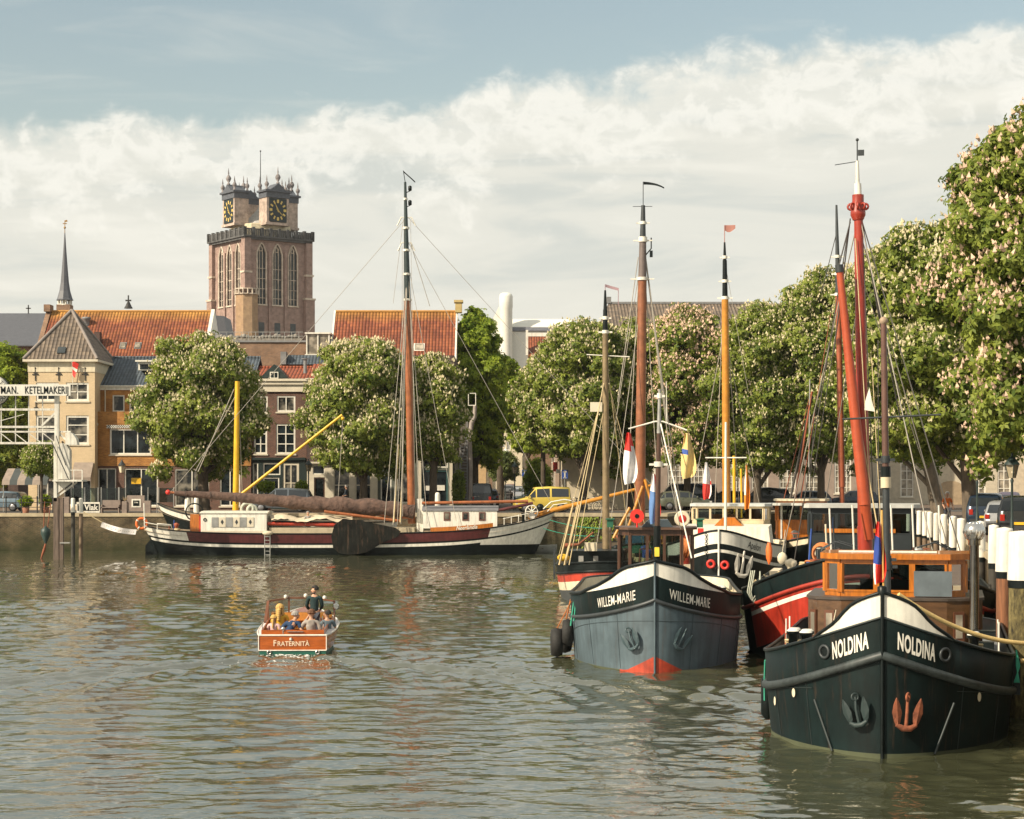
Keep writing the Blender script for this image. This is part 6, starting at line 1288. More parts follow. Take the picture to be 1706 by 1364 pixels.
ropes(tg, [((.4, 6, 17), (-.35, 6, 14), .02), ((.5, 6, 14), (-1.8, 7, 2), .02), ((.5, 6, 13), (-1.2, 6, 2), .02), ((-.8, 6, 9), (-2.3, 7, 2), .06), ((-.7, 6, 8), (-1.0, 5, 2), .014)], WIRE)
ropes(tg, [((-.8, 6, 9.2), (-1.9, 6, 2.2), .05), ((.1, 6, 13), (-1.6, 5.5, 2.2), .016), ((-.9, 6.1, 9), (-2.6, 6, 2.2), .02)], M('red_brown_pole', (.30, .08, .035), .4))
m = MB(); m.tube([(-.95, 6, 5.5), (-.90, 6, 9.8)], .035, 5); m.build('silver_pole', GREY, tg)
m = MB(); m.box(-2.9, -1.2, 3.6, 5.2, 3.65, 3.76); m.tube([(-2.2, 4.4, 1.6), (-2.2, 4.4, 3.65)], .05, 6); m.build('sun_canopy', M('pale_canopy', (.55, .56, .52), .6), tg)
gear(tg, (-2, 2), (1.5, 8), 1.9, 12, 12, 1.3)
# ------------------------------------------------ long sailing barge along the far quay
tl = thing('long_barge', 'long black and maroon sailing barge along the far quay, lettered Neerlandia', 'boat', (X(925, 123.5), 125.3, 0), R(90))
def nl(px, py, off=0.):   # photograph pixel at distance off beyond the near side -> local point
    d = 123.2 + off; p = V(px, py, d); return Vector((d - 125.3, X(925, 123.5) - p.x, p.z))
L8 = 26.8; zr8 = lambda y: 1.36 + 1.40 * math.exp(-y / 3.3) + .52 * math.exp(-(L8 - y) / 2.6)
H8 = Hull(L8, 4.5, 7.0, 1.9, 5.5, 1.9, zr8, tuck=.12, entry=.25, rake=1.25, rakes=.9)
H8.build(tl, [lambda y: -.5, lambda y: min(.66, zr8(y) - .95), lambda y: zr8(y) - .90, lambda y: zr8(y) - .72, lambda y: zr8(y) - .60, lambda y: zr8(y)], [BLACK, WHITE, MAROON],
         lambda j, y, x, sd: 0 if j == 0 else (1 if y < 4.2 else 0) if j == 1 else (1 if y < 26.5 else 0) if j == 2 else 0 if j == 3 else (1 if y < 3.9 or y > 23.3 else 2), DECKW, BLACK, deck=.3, gr=.045)
m = MB(); G = [[H8.pt(-1, y, zr8(y) - .02, .03), H8.pt(-1, y, zr8(y) + .30, .03)] for y in [4 + .25 * i for i in range(17)]]; m.grid(G); m.grid([[a + Vector((.05, 0, 0)) for a in r] for r in G]); nb_ = m.build('name_board', WOOD, tl)
H8.text(nb_, 'Neerlandia', -1, 5.3, lambda y: zr8(y) + .06, .36, WHITE, .004, .85, shear=.25, off=.05)
m = MB(); m.prism([(nl(232, 905).y, -.4), (nl(232, 905).y, .55), (nl(243, 890).y, 1.05), (nl(262, 885).y, 1.2), (nl(270, 905).y, -.4)], -.05, .05, 'X'); m.build('rudder', BLACK, tl)
def cab(name, px0, px1, yt, yb, hw, mat, roofm, zroof=.12, cam_=.15, x0=0.):
    a, b_ = nl(px1, 0).y, nl(px0, 0).y; z0, z1 = nl(0, yb, .6).z, nl(0, yt, .6).z; m = MB(); m.box(x0 - hw, x0 + hw, a, b_, z0, z1); c = m.build(name, mat, tl)
    m = MB(); n = 6; m.prism([(x0 - hw - .06, z1 + .002)] + [(x0 - hw - .06 + (2 * hw + .12) * i / n, z1 + .05 + cam_ * math.sin(math.pi * i / n)) for i in range(n + 1)] + [(x0 + hw + .06, z1 + .002)], a - .08, b_ + .08, 'Y'); m.build('roof', roofm, c); return c, a, b_, z0, z1
c, a, b_, z0, z1 = cab('aft_deckhouse', 332, 442, 855, 889, 1.5, WHITE, WHITE, cam_=.1)
zc = (z0 + z1) / 2 + .1
for i, px in enumerate((356, 368, 380, 392, 403, 415)):
    yy = nl(px, 0).y; m = MB(); m.box(-1.54, -1.502, yy - .22, yy + .22, zc - .32, zc + .30); f_ = m.build('window', M('cabin_grey', (.25, .25, .24), .5) if i % 2 == 0 else TRIM, c)
    if i % 2:
        m = MB(); m.add([(-1.55, yy - .1, zc), (-1.55, yy, zc - .17), (-1.55, yy + .1, zc), (-1.55, yy, zc + .17)], [(0, 1, 2, 3)]); m.build('diamond_mark', DARKGREY, f_)
m = MB(); m.torus((-1.52, nl(339, 0).y, zc + .15), .09, .03, (1, 0, 0), 12, 5); m.build('porthole', BLACK, c)
m = MB(); m.box(-1.53, -1.503, nl(440, 0).y, nl(334, 0).y, z0 + .03, z0 + .2); m.build('lettering_strip', TRIM, c)
c2, a, b_, z0, z1 = cab('fore_cabin', 704, 828, 851, 880, 1.45, WHITE, M('grey_cabin_roof', (.16, .16, .17), .6), cam_=.28)
for px in (744, 775, 803): yy = nl(px, 0).y; m = MB(); m.box(-1.49, -1.452, yy - .21, yy + .21, z1 - .62, z1 - .08); f_ = m.build('window', M('maroon_frame', (.13, .05, .035), .5), c2); m = MB(); m.box(-1.50, -1.492, yy - .14, yy + .14, z1 - .54, z1 - .15); m.build('pane', GLASSC, f_)
m = MB(); yy = nl(320, 0).y; m.box(-1.2, -.2, yy - .3, yy + .28, 1.1, 2.62); m.build('companionway', WOOD, tl); m = MB(); m.box(-1.25, -.1, yy - .55, yy - .31, 1.1, 2.5); m.build('companionway_door', REDP, tl)
m = MB(); m.torus((-.6, yy + .1, 2.75), .55, .05, (1, .2, 0), 16, 5); m.build('steering_hoop', BLACK, tl)
# masts, rolled sail on its boom, spars
P0, P1 = nl(686, 872, 2.1), nl(675, 303, 2.1)
NM = M('barge_mast_brown', (.32, .10, .03), .38, var=.25, coat=.3, streak=.2)
mast(tl, P0, P1, [(0, .655, .26, .23, NM), (.655, 1, .22, .08, M('mast_dark_green', (.02, .035, .035), .4))], bands=((.655, .27), (.73, .25), (.80, .23), (.865, .22), (.95, .14)), n=12)
q = nl(672, 284, 2.1); m = MB(); m.tube([P1, q], .025, 5); m.grid([[q + Vector((.04 * math.sin(i), -.11 * i, -.10 * i - (.10 if j else 0))) for j in range(2)] for i in range(8)]); m.build('pennant', BLACK, tl)
for py, s_ in ((318, 1), (342, 1)):
    q = nl(683, py, 2.1); m = MB(); m.tube([nl(676, py + 3, 2.1), q], .03, 5); m.lathe(q, [(.07, 0), (.12, .05), (.12, .3), (.05, .35)], 8); m.build('mast_lamp', BLACK, tl)
for sd in (-1, 1):
    for py, ln in ((363, .55), (405, .5)): m = MB(); q = nl(677, py, 2.1); m.tube([q, q + Vector((0, -sd * ln * .6, .05)), q + Vector((0, -sd * ln * 1.1, -.5))], .045, 5); m.bsplit('crane_iron', WHITE, tl)
m = MB(); pts = [(690, 853), (640, 846), (560, 842), (500, 838), (440, 832), (380, 827), (320, 823), (283, 821)]; rs = [.42, .52, .55, .44, .36, .28, .21, .12]; P = []; R_ = []
for (pa, ra), (pb, rb) in zip(zip(pts[:-1], rs[:-1]), zip(pts[1:], rs[1:])):
    for k in range(5): f = k / 5; P.append(nl(pa[0] + (pb[0] - pa[0]) * f, pa[1] + (pb[1] - pa[1]) * f, 1.7)); R_.append((ra + (rb - ra) * f) * (1 + .10 * math.sin(len(P) * 1.9) + (.05 if len(P) % 3 else -.08)))
m.tube(P, R_, 12); m.build('furled_sail', CANV, tl)
m = MB(); m.tube([nl(688, 862, 1.7), nl(540, 848, 1.7), nl(283, 820, 1.7)], [.13, .13, .08], 8); bm_ = m.build('boom', NM, tl); m = MB(); m.ball(nl(280, 820, 1.7), .17, 8); m.build('boom_end', RED2, bm_)
m = MB()
for i in range(9): px = 310 + i * 42; m.torus(nl(px, 822 + (px - 283) * .075, 1.7), .30 + .02 * (i % 3), .02, (0, 1, 0), 12, 4)
m.build('sail_ties', M('dark_tie', (.05, .035, .03), .8), tl)
m = MB(); rnd2 = random.Random(5); G = []
for i in range(26):
    row = []; px = 452 + i * 5.4
    for j in range(8): row.append(nl(px, 868 - 8 * math.sin(j / 7 * math.pi) - 3 * math.sin(i * .5) - rnd2.uniform(0, 2.5), .6 + j * .38))
    G.append(row)
m.grid(G); m.build('cream_sail_heap', CREAMC, tl)
m = MB(); m.box(-1.3, 1.2, nl(690, 0).y, nl(446, 0).y, 1.0, 1.75); m.build('hatch_coaming', M('pale_hatch', (.42, .36, .25), .6), tl)
for a_, b2_, r_, mt, nm in (((446, 872), (560, 874), .12, REDP, 'spar'), ((540, 852), (668, 868), .10, NM, 'gaff'), ((703, 838), (880, 835), .10, NM, 'spare_spar'), ((716, 874), (888, 838), .10, MAROON, 'spare_spar')):
    m = MB(); m.tube([nl(*a_, .9), nl(*b2_, .9)], r_, 8); m.build(nm, mt, tl)
m = MB(); m.tube([nl(880, 862, 2.1), nl(925, 849, 2.1), nl(1087, 808, 2.1)], [.17, .17, .09], 10); m.build('bowsprit', OMC, tl)
# leeboard
m = MB(); lb_ = [(668, 885), (660, 879), (600, 866), (572, 864), (558, 874), (553, 893), (556, 912), (566, 921), (585, 924), (610, 920), (640, 903), (664, 893)]
P = [nl(a_, b2_, 0) for a_, b2_ in lb_]; x0 = -2.42; vs = [(x0 - .12, p.y, p.z) for p in P] + [(x0 + .02, p.y, p.z) for p in P]; n = len(P); m.add(vs, [tuple(range(n)), tuple(range(2 * n - 1, n - 1, -1))] + [(i, i + n, (i + 1) % n + n, (i + 1) % n) for i in range(n)])
m.build('leeboard', M('tarred_leeboard', (.010, .011, .009), .6, spec=.15, rust=.75, var=.6, scale=1.4, streak=.3), tl)
m = MB()
for px in (441, 450): m.tube([nl(px, 888, -.3), nl(px, 926, -.35)], .03, 5)
for k in range(6): m.tube([nl(441, 894 + k * 6, -.32), nl(450, 894 + k * 6, -.32)], .025, 5)
m.build('boarding_ladder', GREY, tl); m = MB(); m.ball(nl(446, 888, -.3), .3, 8, sq=(.6, 1.2, .5)); m.build('ladder_pad', CREAMC, tl)
m = MB()   # bow windlass
w0 = nl(886, 852, 1.6)
for k in range(8): a_ = k * math.pi / 4; m.tube([w0, w0 + Vector((0, .42 * math.cos(a_), .42 * math.sin(a_)))], .035, 5)
m.torus(w0, .40, .045, (1, 0, 0), 16, 5); m.lathe(w0 + Vector((.2, 0, -.3)), [(.2, -.5), (.2, .6)], 10, ax='X'); m.build('windlass', WHITE, tl)
m = MB(); q = nl(900, 845, 1.6); m.ball(q, .25, 8); m.lathe(nl(872, 862, 1.0) - Vector((0, 0, .3)), [(.1, 0), (.1, .5), (.15, .5), (.15, .6)], 8); m.build('chain_stopper', BLACK, tl)
m = MB()
for off in (.5, 3.2):
    m.tube([nl(905, 848, off), nl(918, 836, off), nl(940, 832, off), nl(952, 834, off)], .04, 5); m.tube([nl(912, 852, off), nl(922, 841, off), nl(945, 838, off)], .03, 5)
for px, py in ((840, 866), (852, 864), (864, 861), (875, 858)): m.tube([nl(px, py + 8, .4), nl(px, py - 4, .4)], .025, 5)
m.tube([nl(838, 864, .4), nl(880, 855, .4)], .02, 5); m.bsplit('bow_rail', WHITE, tl)
m = MB(); m.box(-.4, .4, nl(703, 0).y, nl(692, 0).y, 1.2, 3.6); m.build('tabernacle', WHITE, tl)
lifebuoy(tl, nl(236, 872, .6), (1, .3, 0), .33)
m = MB(); m.tube([nl(241, 880, .6), nl(240, 838, .6)], .04, 6); m.tube([nl(241, 870, .6), nl(262, 874, .6), nl(285, 876, .6)], .03, 5); m.tube([nl(262, 882, .5), nl(262, 872, .5), nl(285, 874, .5), nl(287, 882, .5)], .03, 5); m.build('stern_rail', WHITE, tl)
m = MB(); q0, q1 = nl(195, 876, 1), nl(168, 868, 1); G = []
for i in range(9):
    f = i / 8; px = 170 + 58 * f; py = 869 + 13 * f + 5 * math.sin(math.pi * f) * .6; G.append([nl(px, py, .8 + .1 * math.sin(i)), nl(px - 2.5, py + 8.5, .8 + .1 * math.sin(i + 1))])
m.grid(G); bn = m.build('banner', M('white_bunting', (.75, .72, .70), .8), tl); ropes(tl, [(nl(170, 870, .8), nl(135, 850, .8), .03), (nl(228, 884, .8), nl(240, 876, .8), .02)], ROPE, name='mooring_line')
m = MB()
for i in range(14): f = (i + .5) / 14; px = 172 + 52 * f; py = 873.5 + 13 * f + 3 * math.sin(math.pi * f); q = nl(px, py, .62); m.box(q.x - .01, q.x, q.y - .05, q.y + .02 * (i % 3), q.z - .02, q.z + .012 * (i % 2) + .01)
m.build('faded_marks', M('faded_ink', (.30, .27, .22), .8), bn)
top = nl(677, 363, 2.1); hd = nl(680, 440, 2.1)
ropes(tl, [(nl(673, 367, 2.1), nl(285, 819, 1.7), .016), (nl(681, 363, 2.1), nl(1085, 807, 2.1), .016), (nl(681, 405, 2.1), nl(925, 850, 2.1), .016), (hd, nl(760, 868, .4), .016), (hd, nl(700, 872, .2), .02), (hd, nl(655, 874, .2), .035), (hd, nl(662, 874, .2), .02), (hd, nl(640, 874, .2), .02), (nl(678, 480, 2.1), nl(668, 872, .2), .035), (nl(681, 480, 2.1), nl(712, 872, .2), .02), (nl(672, 365, 2.1), nl(655, 505, 2.1), .014), (nl(684, 405, 2.1), nl(716, 510, 2.1), .022), (nl(670, 410, 2.1), nl(670, 860, 1.0), .014), (nl(673, 365, 2.1), nl(671, 860, 1.0), .012), (nl(684, 365, 2.1), nl(692, 862, 1.0), .012)], WIREL)
ropes(tl, [(nl(667, 870, .1), nl(672, 760, 1), .05), (nl(656, 870, .1), nl(664, 740, 1), .045)], ROPE)
for a_, b2_ in (((915, 866), (1010, 880)), ((905, 880), (990, 893))): m = MB(); m.tube(sag(nl(*a_, 1), nl(*b2_, 1), .15, 8), .025, 4); m.build('mooring_line', M('green_line', (.04, .30, .20), .8), tl)
gear(tl, (-1.6, 1.2), (4.0, 6.0), 1.5, 7, 10); gear(tl, (-1.8, 0), (nl(300, 0).y - 1, nl(262, 0).y), 1.5, 5, 11, .8)
# ------------------------------------------------ white boat between barge and quay with the yellow derrick
th_ = thing('quay_boat', 'white bowed boat with yellow mast and boom between the long barge and the quay', 'boat', (X(262, 128.4), 128.6, 0), R(-90))
zr9 = lambda y: 2.05 + 1.2 * math.exp(-y / 2.6); H9 = Hull(16, 3.8, 4.5, 1.8, 3, 2, zr9, rake=1.5, entry=.3)
H9.build(th_, [lambda y: -.5, lambda y: zr9(y) - .42, lambda y: zr9(y)], [BLACK, WHITE], lambda j, y, x, sd: j, DECKW, BLACK, gr=.05)
hl_ = lambda px, py, d=128.6: Vector((128.6 - d, X(px, d) - X(262, 128.4), Z(py, d)))
mast(th_, hl_(392.5, 850), hl_(395.5, 635), [(0, 1, .21, .16, YEL)], n=12)
m = MB(); m.tube([hl_(398, 826), hl_(570, 691)], [.10, .085], 10); bm_ = m.build('derrick_boom', YEL, th_); m = MB(); m.ball(hl_(571, 697), .13, 6); m.build('boom_block', YEL, bm_)
ropes(th_, [(hl_(390, 648), hl_(330, 786), .03), (hl_(392, 660), hl_(326, 784), .025), (hl_(397, 648), hl_(404, 830), .02), (hl_(571, 700), hl_(563, 836), .018)], WIREL)
m = MB(); m.box(-.5, .6, hl_(370, 0).y, hl_(402, 0).y, 2.1, 2.75); m.build('varnished_hatch', WOOD, th_)
m = MB(); m.torus(hl_(412, 848), .4, .12, (1, 0, .2), 14, 6); m.torus(hl_(420, 850), .3, .12, (1, .3, .2), 14, 6); m.build('rope_coil', M('pale_line', (.50, .52, .42), .8), th_)
# ------------------------------------------------ small dinghy at the bow of the long barge
m = MB(); P = []
for i in range(9):
    f = i / 8; y = f * 3.6; w_ = .62 * math.sin(math.pi * (.12 + .80 * f)) ** .6; P.append([Vector((-w_, y, .42 + .12 * (1 - f) ** 2)), Vector((-w_ * .7, y, .02)), Vector((0, y, -.08)), Vector((w_ * .7, y, .02)), Vector((w_, y, .42 + .12 * (1 - f) ** 2))])
dg = thing('dinghy', 'low white dinghy floating beside the dark bow of the long barge', 'dinghy', (X(930, 124), 127.5, 0), R(90)); m.grid(P); m.build('hull', M('grey_white_dinghy', (.42, .42, .38), .5), dg)
m = MB(); [m.box(-.5, .5, y, y + .25, .25, .3) for y in (.9, 2.3)]; m.bsplit('thwart', OLDWOOD, dg)
# ================================================================ people
SKIN = M('skin', (.50, .28, .18), .5, var=.08); EYE = M('eye_dark', (.02, .015, .01), .3)
def skinned(name, V_, E_, R_, mat, parent, sub=1):
    me = bpy.data.meshes.new(name); me.from_pydata([tuple(v) for v in V_], E_, []); me.materials.append(mat)
    o = bpy.data.objects.new(name, me); COL.objects.link(o); o.parent = parent
    md = o.modifiers.new('Skin', 'SKIN'); md.use_smooth_shade = True; md.branch_smoothing = .4
    sv = me.skin_vertices[0].data
    for i, r in enumerate(R_): sv[i].radius = (r, r) if not isinstance(r, tuple) else r
    sv[0].use_root = True
    s_ = o.modifiers.new('Subdivision', 'SUBSURF'); s_.levels = sub; s_.render_levels = sub; return o
def person(label, world, rz, pose='stand', shirt=None, legs=None, hair=None, hs='short', arms=None, lean=(0, 0), scale=1., turn=0., long_sleeve=False, group=None, hood=False, beard=False):
    """stands/sits at world (floor point under the pelvis for standing, seat point for sitting), faces local +y"""
    t = thing('person', label, 'person', world, rz, group); t.scale = (scale,) * 3
    dz = 0 if pose == 'stand' else -.90
    lx_, ly_ = lean
    def T(x, y, z):  # torso point with lean about the pelvis
        h = max(0, z - .92); return Vector((x + lx_ * h, y + ly_ * h, z - h * .12 * (abs(lx_) + abs(ly_)) + dz))
    V_ = [T(0, 0, .95), T(0, .01, 1.12), T(0, .0, 1.30), T(0, -.01, 1.44), T(0, 0, 1.52)]; Rr = [(.125, .10), (.115, .09), (.145, .10), (.085, .07), .052]
    E_ = [(0, 1), (1, 2), (2, 3), (3, 4)]
    hc = T(0, .02, 1.63); th = turn; f = Vector((-math.sin(th), math.cos(th), 0)); sidev = Vector((math.cos(th), math.sin(th), 0))
    V_ += [hc - Vector((0, 0, .055)) + f * .015, hc + Vector((0, 0, .02)), hc + Vector((0, 0, .085)) - f * .01]; Rr += [.078, .106, .080]; E_ += [(4, 5), (5, 6), (6, 7)]
    V_.append(hc + f * .118 - Vector((0, 0, .012))); Rr.append(.014); E_.append((6, 8))
    for s in (-1, 1): V_.append(hc + sidev * s * .098); Rr.append(.016); E_.append((6, len(V_) - 1))
    A = arms or {}
    arm_pts = {}
    for s in (-1, 1):
        el, wr = A.get(s, ((s * .26, .02, 1.16), (s * .24, .20, .98)))
        sh = T(s * .185, 0, 1.41); el = T(*el); wr = T(*wr); i = len(V_); d = (wr - el).normalized(); palm = wr + d * .075; arm_pts[s] = (sh, el, wr)
        V_ += [sh, el, wr, palm]; Rr += [.056, .042, .028, (.034, .022)]; E_ += [(3, i), (i, i + 1), (i + 1, i + 2), (i + 2, i + 3)]
        sd = d.cross(Vector((0, 0, 1))); sd = sd.normalized() if sd.length > .1 else Vector((1, 0, 0)); dn = sd.cross(d)
        for k, (o_, ln) in enumerate(((-.030, .060), (-.010, .075), (.010, .070), (.028, .055))):
            j = len(V_); V_ += [palm + d * (.030 + ln * .5) + sd * o_, palm + d * (.02 + ln) + sd * o_ + dn * .03]; Rr += [.009, .007]; E_ += [(i + 3, j), (j, j + 1)]
        j = len(V_); V_ += [wr + d * .05 + sd * .045, wr + d * .085 + sd * .055]; Rr += [.011, .008]; E_ += [(i + 3, j), (j, j + 1)]
    leg_pts = []
    for s in (-1, 1):
        if pose == 'stand': P = [(s * .09, 0, .88), (s * .105, .02, .49), (s * .11, -.02, .09), (s * .12, .14, .035)]
        else: P = [(s * .10, .04, .93), (s * .14, .44, .95), (s * .15, .46, .55), (s * .15, .60, .49)]
        P = [Vector(p) + Vector((0, 0, dz)) for p in P]; i = len(V_); V_ += P; Rr += [.082, .056, .04, .034]; E_ += [(0, i), (i, i + 1), (i + 1, i + 2), (i + 2, i + 3)]; leg_pts.append(P)
    skinned('body', V_, E_, Rr, SKIN, t)
    # shirt
    S_ = [T(0, 0, .93), T(0, .01, 1.12), T(0, 0, 1.30), T(0, -.01, 1.43), T(0, -.005, 1.475)]; SR = [(.150, .125), (.14, .115), (.168, .125), (.10, .09), .066]; SE = [(0, 1), (1, 2), (2, 3), (3, 4)]
    for s in (-1, 1):
        sh, el, wr = arm_pts[s]; i = len(S_); q = el if long_sleeve else sh.lerp(el, .8); S_ += [sh, q]; SR += [.075, .060]; SE += [(3, i), (i, i + 1)]
        if long_sleeve: S_.append(el.lerp(wr, .9)); SR.append(.044); SE.append((i + 1, i + 2))
    if hood: S_.append(T(0, -.13, 1.42)); SR.append(.085); SE.append((3, len(S_) - 1))
    skinned('shirt', S_, SE, SR, shirt, t)
    L_ = [Vector((0, 0, .93 + dz))]; LR = [(.15, .12)]; LE = []
    for P in leg_pts: i = len(L_); L_ += [P[0], P[1], P[1].lerp(P[2], .9)]; LR += [.10, .075, .06]; LE += [(0, i), (i, i + 1), (i + 1, i + 2)]
    skinned('trousers', L_, LE, LR, legs or M('dark_trousers', (.03, .035, .05), .8), t)
    m = MB()
    for P in leg_pts: m.ball(P[3] - Vector((0, .05, 0)), .06, 8, sq=(.85, 2.0, .7))
    m.bsplit('shoe', M('shoe_leather', (.04, .03, .025), .6), t)
    m = MB(); 
    for s in (-1, 1): m.ball(hc + f * .088 + sidev * s * .034 + Vector((0, 0, .018)), .012, 6)
    m.bsplit('eye', EYE, t, .001); m = MB(); m.obox(hc + f * .082 - Vector((0, 0, .055)), Matrix((sidev, f, Vector((0, 0, 1)))).transposed(), (.045, .012, .012)); m.build('mouth', M('lips', (.35, .12, .09), .5), t)
    if hair:
        m = MB(); c = hc - f * .018 + Vector((0, 0, .035)); n = 14
        for i in range(n):   # cap of overlapping locks
            for k in range(5):
                a = 2 * math.pi * i / n; ph = k * .36; front = math.cos(a) > .45
                if front and k > 2: continue
                p = c + (f * math.cos(a) + sidev * math.sin(a)) * math.sin(ph) * .100 + Vector((0, 0, math.cos(ph) * .100)); m.ball(p, .032, 6)
        if hs in ('long', 'tail'):
            for k in range(6): m.ball(hc - f * (.10 + .01 * k) - Vector((0, 0, .03 + .055 * k)), .05 - .004 * k if hs == 'tail' else .075 - .005 * k, 8)
            if hs == 'long':
                for s in (-1, 1):
                    for k in range(4): m.ball(hc + sidev * s * .085 - f * .04 - Vector((0, 0, .01 + .05 * k)), .04, 6)
        if beard:
            for i in range(-4, 5): a = i * .33; m.ball(hc + (f * math.cos(a) + sidev * math.sin(a)) * .074 - Vector((0, 0, .075)), .024, 6)
        m.build('hair', hair, t)
    return t
CL = lambda n, c: M(n, c, .85, var=.12, bump=.004, bscale=25)
# ================================================================ the launch
LX, LY = X(487.5, 54), 54.0; LR = .028
la = thing('launch', 'varnished wooden open launch under way with passengers, lettered FRATERNITÀ on its transom', 'motor launch', (LX, LY, 0), LR)
def lw(x, y, z): c, s = math.cos(LR), math.sin(LR); return (LX + c * x - s * y, LY + s * x + c * y, z)
LWD = M('launch_mahogany', (.37, .085, .010), .22, var=.3, scale=2, stretch=(1, 1, 6), coat=.25); LWL = M('launch_light_wood', (.55, .23, .05), .3, var=.25, coat=.4)
ys = [0, .5, 1.2, 2.0, 3.0, 4.0, 4.9, 5.6, 6.0, 6.25]; wr_ = [.95, 1.03, 1.1, 1.13, 1.12, .98, .72, .42, .2, .02]; zr_ = [.56, .57, .59, .62, .67, .74, .82, .89, .93, .96]
wb_ = [.95, .99, 1.02, 1.02, .98, .78, .48, .2, .07, .0]
m = MB()
for s in (-1, 1): m.grid([[(s * b_ * .9, y, -.25), (s * b_, y, .13), (s * (b_ + w_) / 2 * 1.02, y, (z + .13) / 2), (s * w_, y, z)] for y, w_, z, b_ in zip(ys, wr_, zr_, wb_)], m_of=lambda i, j: 1 if j == 0 else 0)
m.add([(-.86, 0, -.25), (.86, 0, -.25), (.95, 0, .13), (-.95, 0, .13)], [(0, 1, 2, 3)], 1); m.add([(-.95, -.001, .13), (.95, -.001, .13), (.95, 0, .56), (-.95, 0, .56)], [(0, 1, 2, 3)], 0)
m.build('hull', [LWD, M('launch_green_boot', (.01, .10, .07), .5)], la)
m = MB()
for s in (-1, 1): m.tube([(s * w_, y, z) for y, w_, z in zip(ys, wr_, zr_)], .022, 6)
m.tube([(-.95, 0, .56), (.95, 0, .56)], .026, 6); m.tube([(-.95, -.01, .135), (.95, -.01, .135)], .018, 6); m.tube([(-.95, -.01, .135), (-.95, -.01, .56)], .014, 5); m.tube([(.95, -.01, .135), (.95, -.01, .56)], .014, 5)
m.build('rub_rail', WHITE, la)
m = MB()
for s in (-1, 1): m.grid([[(s * w_, y, z + .004), (s * w_ * .80, y, z + .03)] for y, w_, z in zip(ys, wr_, zr_)])
m.bsplit('side_deck', M('white_cushion', (.60, .57, .55), .6), la)
m = MB()
for s in (-1, 1): m.beam((s * .86, .05, .60), (s * .93, 3.2, .72), .04, .22)
m.box(-.88, .88, .02, .06, .52, .71); m.box(-.86, .86, .3, .8, .10, .36); m.box(-.86, -.5, .8, 3.0, .1, .36); m.box(.5, .86, .8, 3.0, .1, .36); m.build('coaming', LWD, la)
m = MB(); m.box(-.86, .86, .06, 4.2, .06, .1); m.build('floor', LWL, la)
m = MB(); m.grid([[(-w_ * .8, y, z + .03), (0, y, z + .08), (w_ * .8, y, z + .03)] for y, w_, z in list(zip(ys, wr_, zr_))[4:]]); m.build('foredeck', LWD, la)
m = MB(); m.box(-.9, .9, 3.15, 3.4, .5, .98); m.build('dashboard', LWL, la)
m = MB(); fz = lambda x: 1.44 - .12 * abs(x) ** 1.5
for x0, x1 in ((-.98, -.38), (-.38, .38), (.38, .98)): 
    ya = 3.2 + .25 * (0 if x0 == -.38 else 0); 
    m.beam((x0, 3.3 - .3 * abs(x0), fz(x0)), (x1, 3.3 - .3 * abs(x1), fz(x1)), .05, .05); m.beam((x0, 3.3 - .3 * abs(x0), .80), (x1, 3.3 - .3 * abs(x1), .80), .05, .06)
for x in (-.98, -.38, .38, .98): m.beam((x, 3.3 - .3 * abs(x), .7), (x, 3.3 - .3 * abs(x), fz(x)), .06 if abs(x) > .5 else .05, .06)
m.beam((-.98, 3.0, fz(.98)), (-1.0, 2.3, .75), .08, .05); m.beam((.98, 3.0, fz(.98)), (1.0, 2.6, .75), .05, .05)
ws_ = m.build('windscreen_frame', M('windscreen_brown', (.15, .06, .03), .35), la); m = MB()
for x0, x1 in ((-.95, -.4), (-.35, .35), (.4, .95)): m.quad((x0, 3.3 - .3 * abs(x0), .83), (x1, 3.3 - .3 * abs(x1), .83), (x1, 3.3 - .3 * abs(x1), fz(x1)), (x0, 3.3 - .3 * abs(x0), fz(x0)))
m.build('windscreen', CLEAR, ws_)
for x in (-.47, .12, .68): m = MB(); m.lathe((x, 3.12, fz(x) - .01), [(.03, .0), (.06, .03), (.055, .09), (.02, .12)], 10); m.build('lamp', WHITE, la)
m = MB(); m.lathe((1.08, 2.2, 1.22), [(.03, .14), (.09, .04), (.10, 0), (.07, -.04)], 14, ax='Y'); m.tube([(1.05, 2.3, 1.1), (1.0, 2.35, .7)], .015, 5); m.build('searchlight', STEEL, la)
m = MB(); m.tube([(-.86, .1, .6), (-.86, .1, 1.0)], .012, 5); m.tube([(.83, .1, .6), (.83, .1, 1.1)], .012, 5); m.tube([(.76, .1, .6), (.76, .1, 1.05)], .012, 5); m.bsplit('rail_post', STEEL, la)
for x in (-.66, .70): m = MB(); m.torus((x, -.03, .075), .05, .022, (0, 1, 0), 12, 6); m.build('exhaust_port', STEEL, la)
m = MB(); m.ball((-.27, .03, .74), .06, 8); m.tube([(-.27, .03, .6), (-.27, .03, .72)], .02); m.box(-.15, .3, -.02, .05, .655, .67); m.build('stern_cleat', STEEL, la)
m = MB(); m.lathe((-.05, -.02, .42), [(.03, 0), (.04, .02), (.03, .07)], 10); m.build('stern_light', WHITE, la)
m = MB(); n_ = Vector((0, -1, .0)); text_on(m, 'F', (-.545, -.012, .265), (1, 0, 0), (0, -.02, 1), .235, .004, .85, 'LEFT'); text_on(m, 'RATERNITÀ', (-.43, -.012, .265), (1, 0, 0), (0, -.02, 1), .185, .003, .92, 'LEFT'); m.build('name_lettering', M('cream_lettering', (.72, .58, .42), .5), la, fix=False)
BL = M('blond_hair', (.52, .33, .10), .7); BLK = M('black_hair', (.015, .012, .01), .6); GRH = M('grey_hair', (.30, .28, .26), .7); BRH = M('brown_hair', (.12, .05, .02), .6)
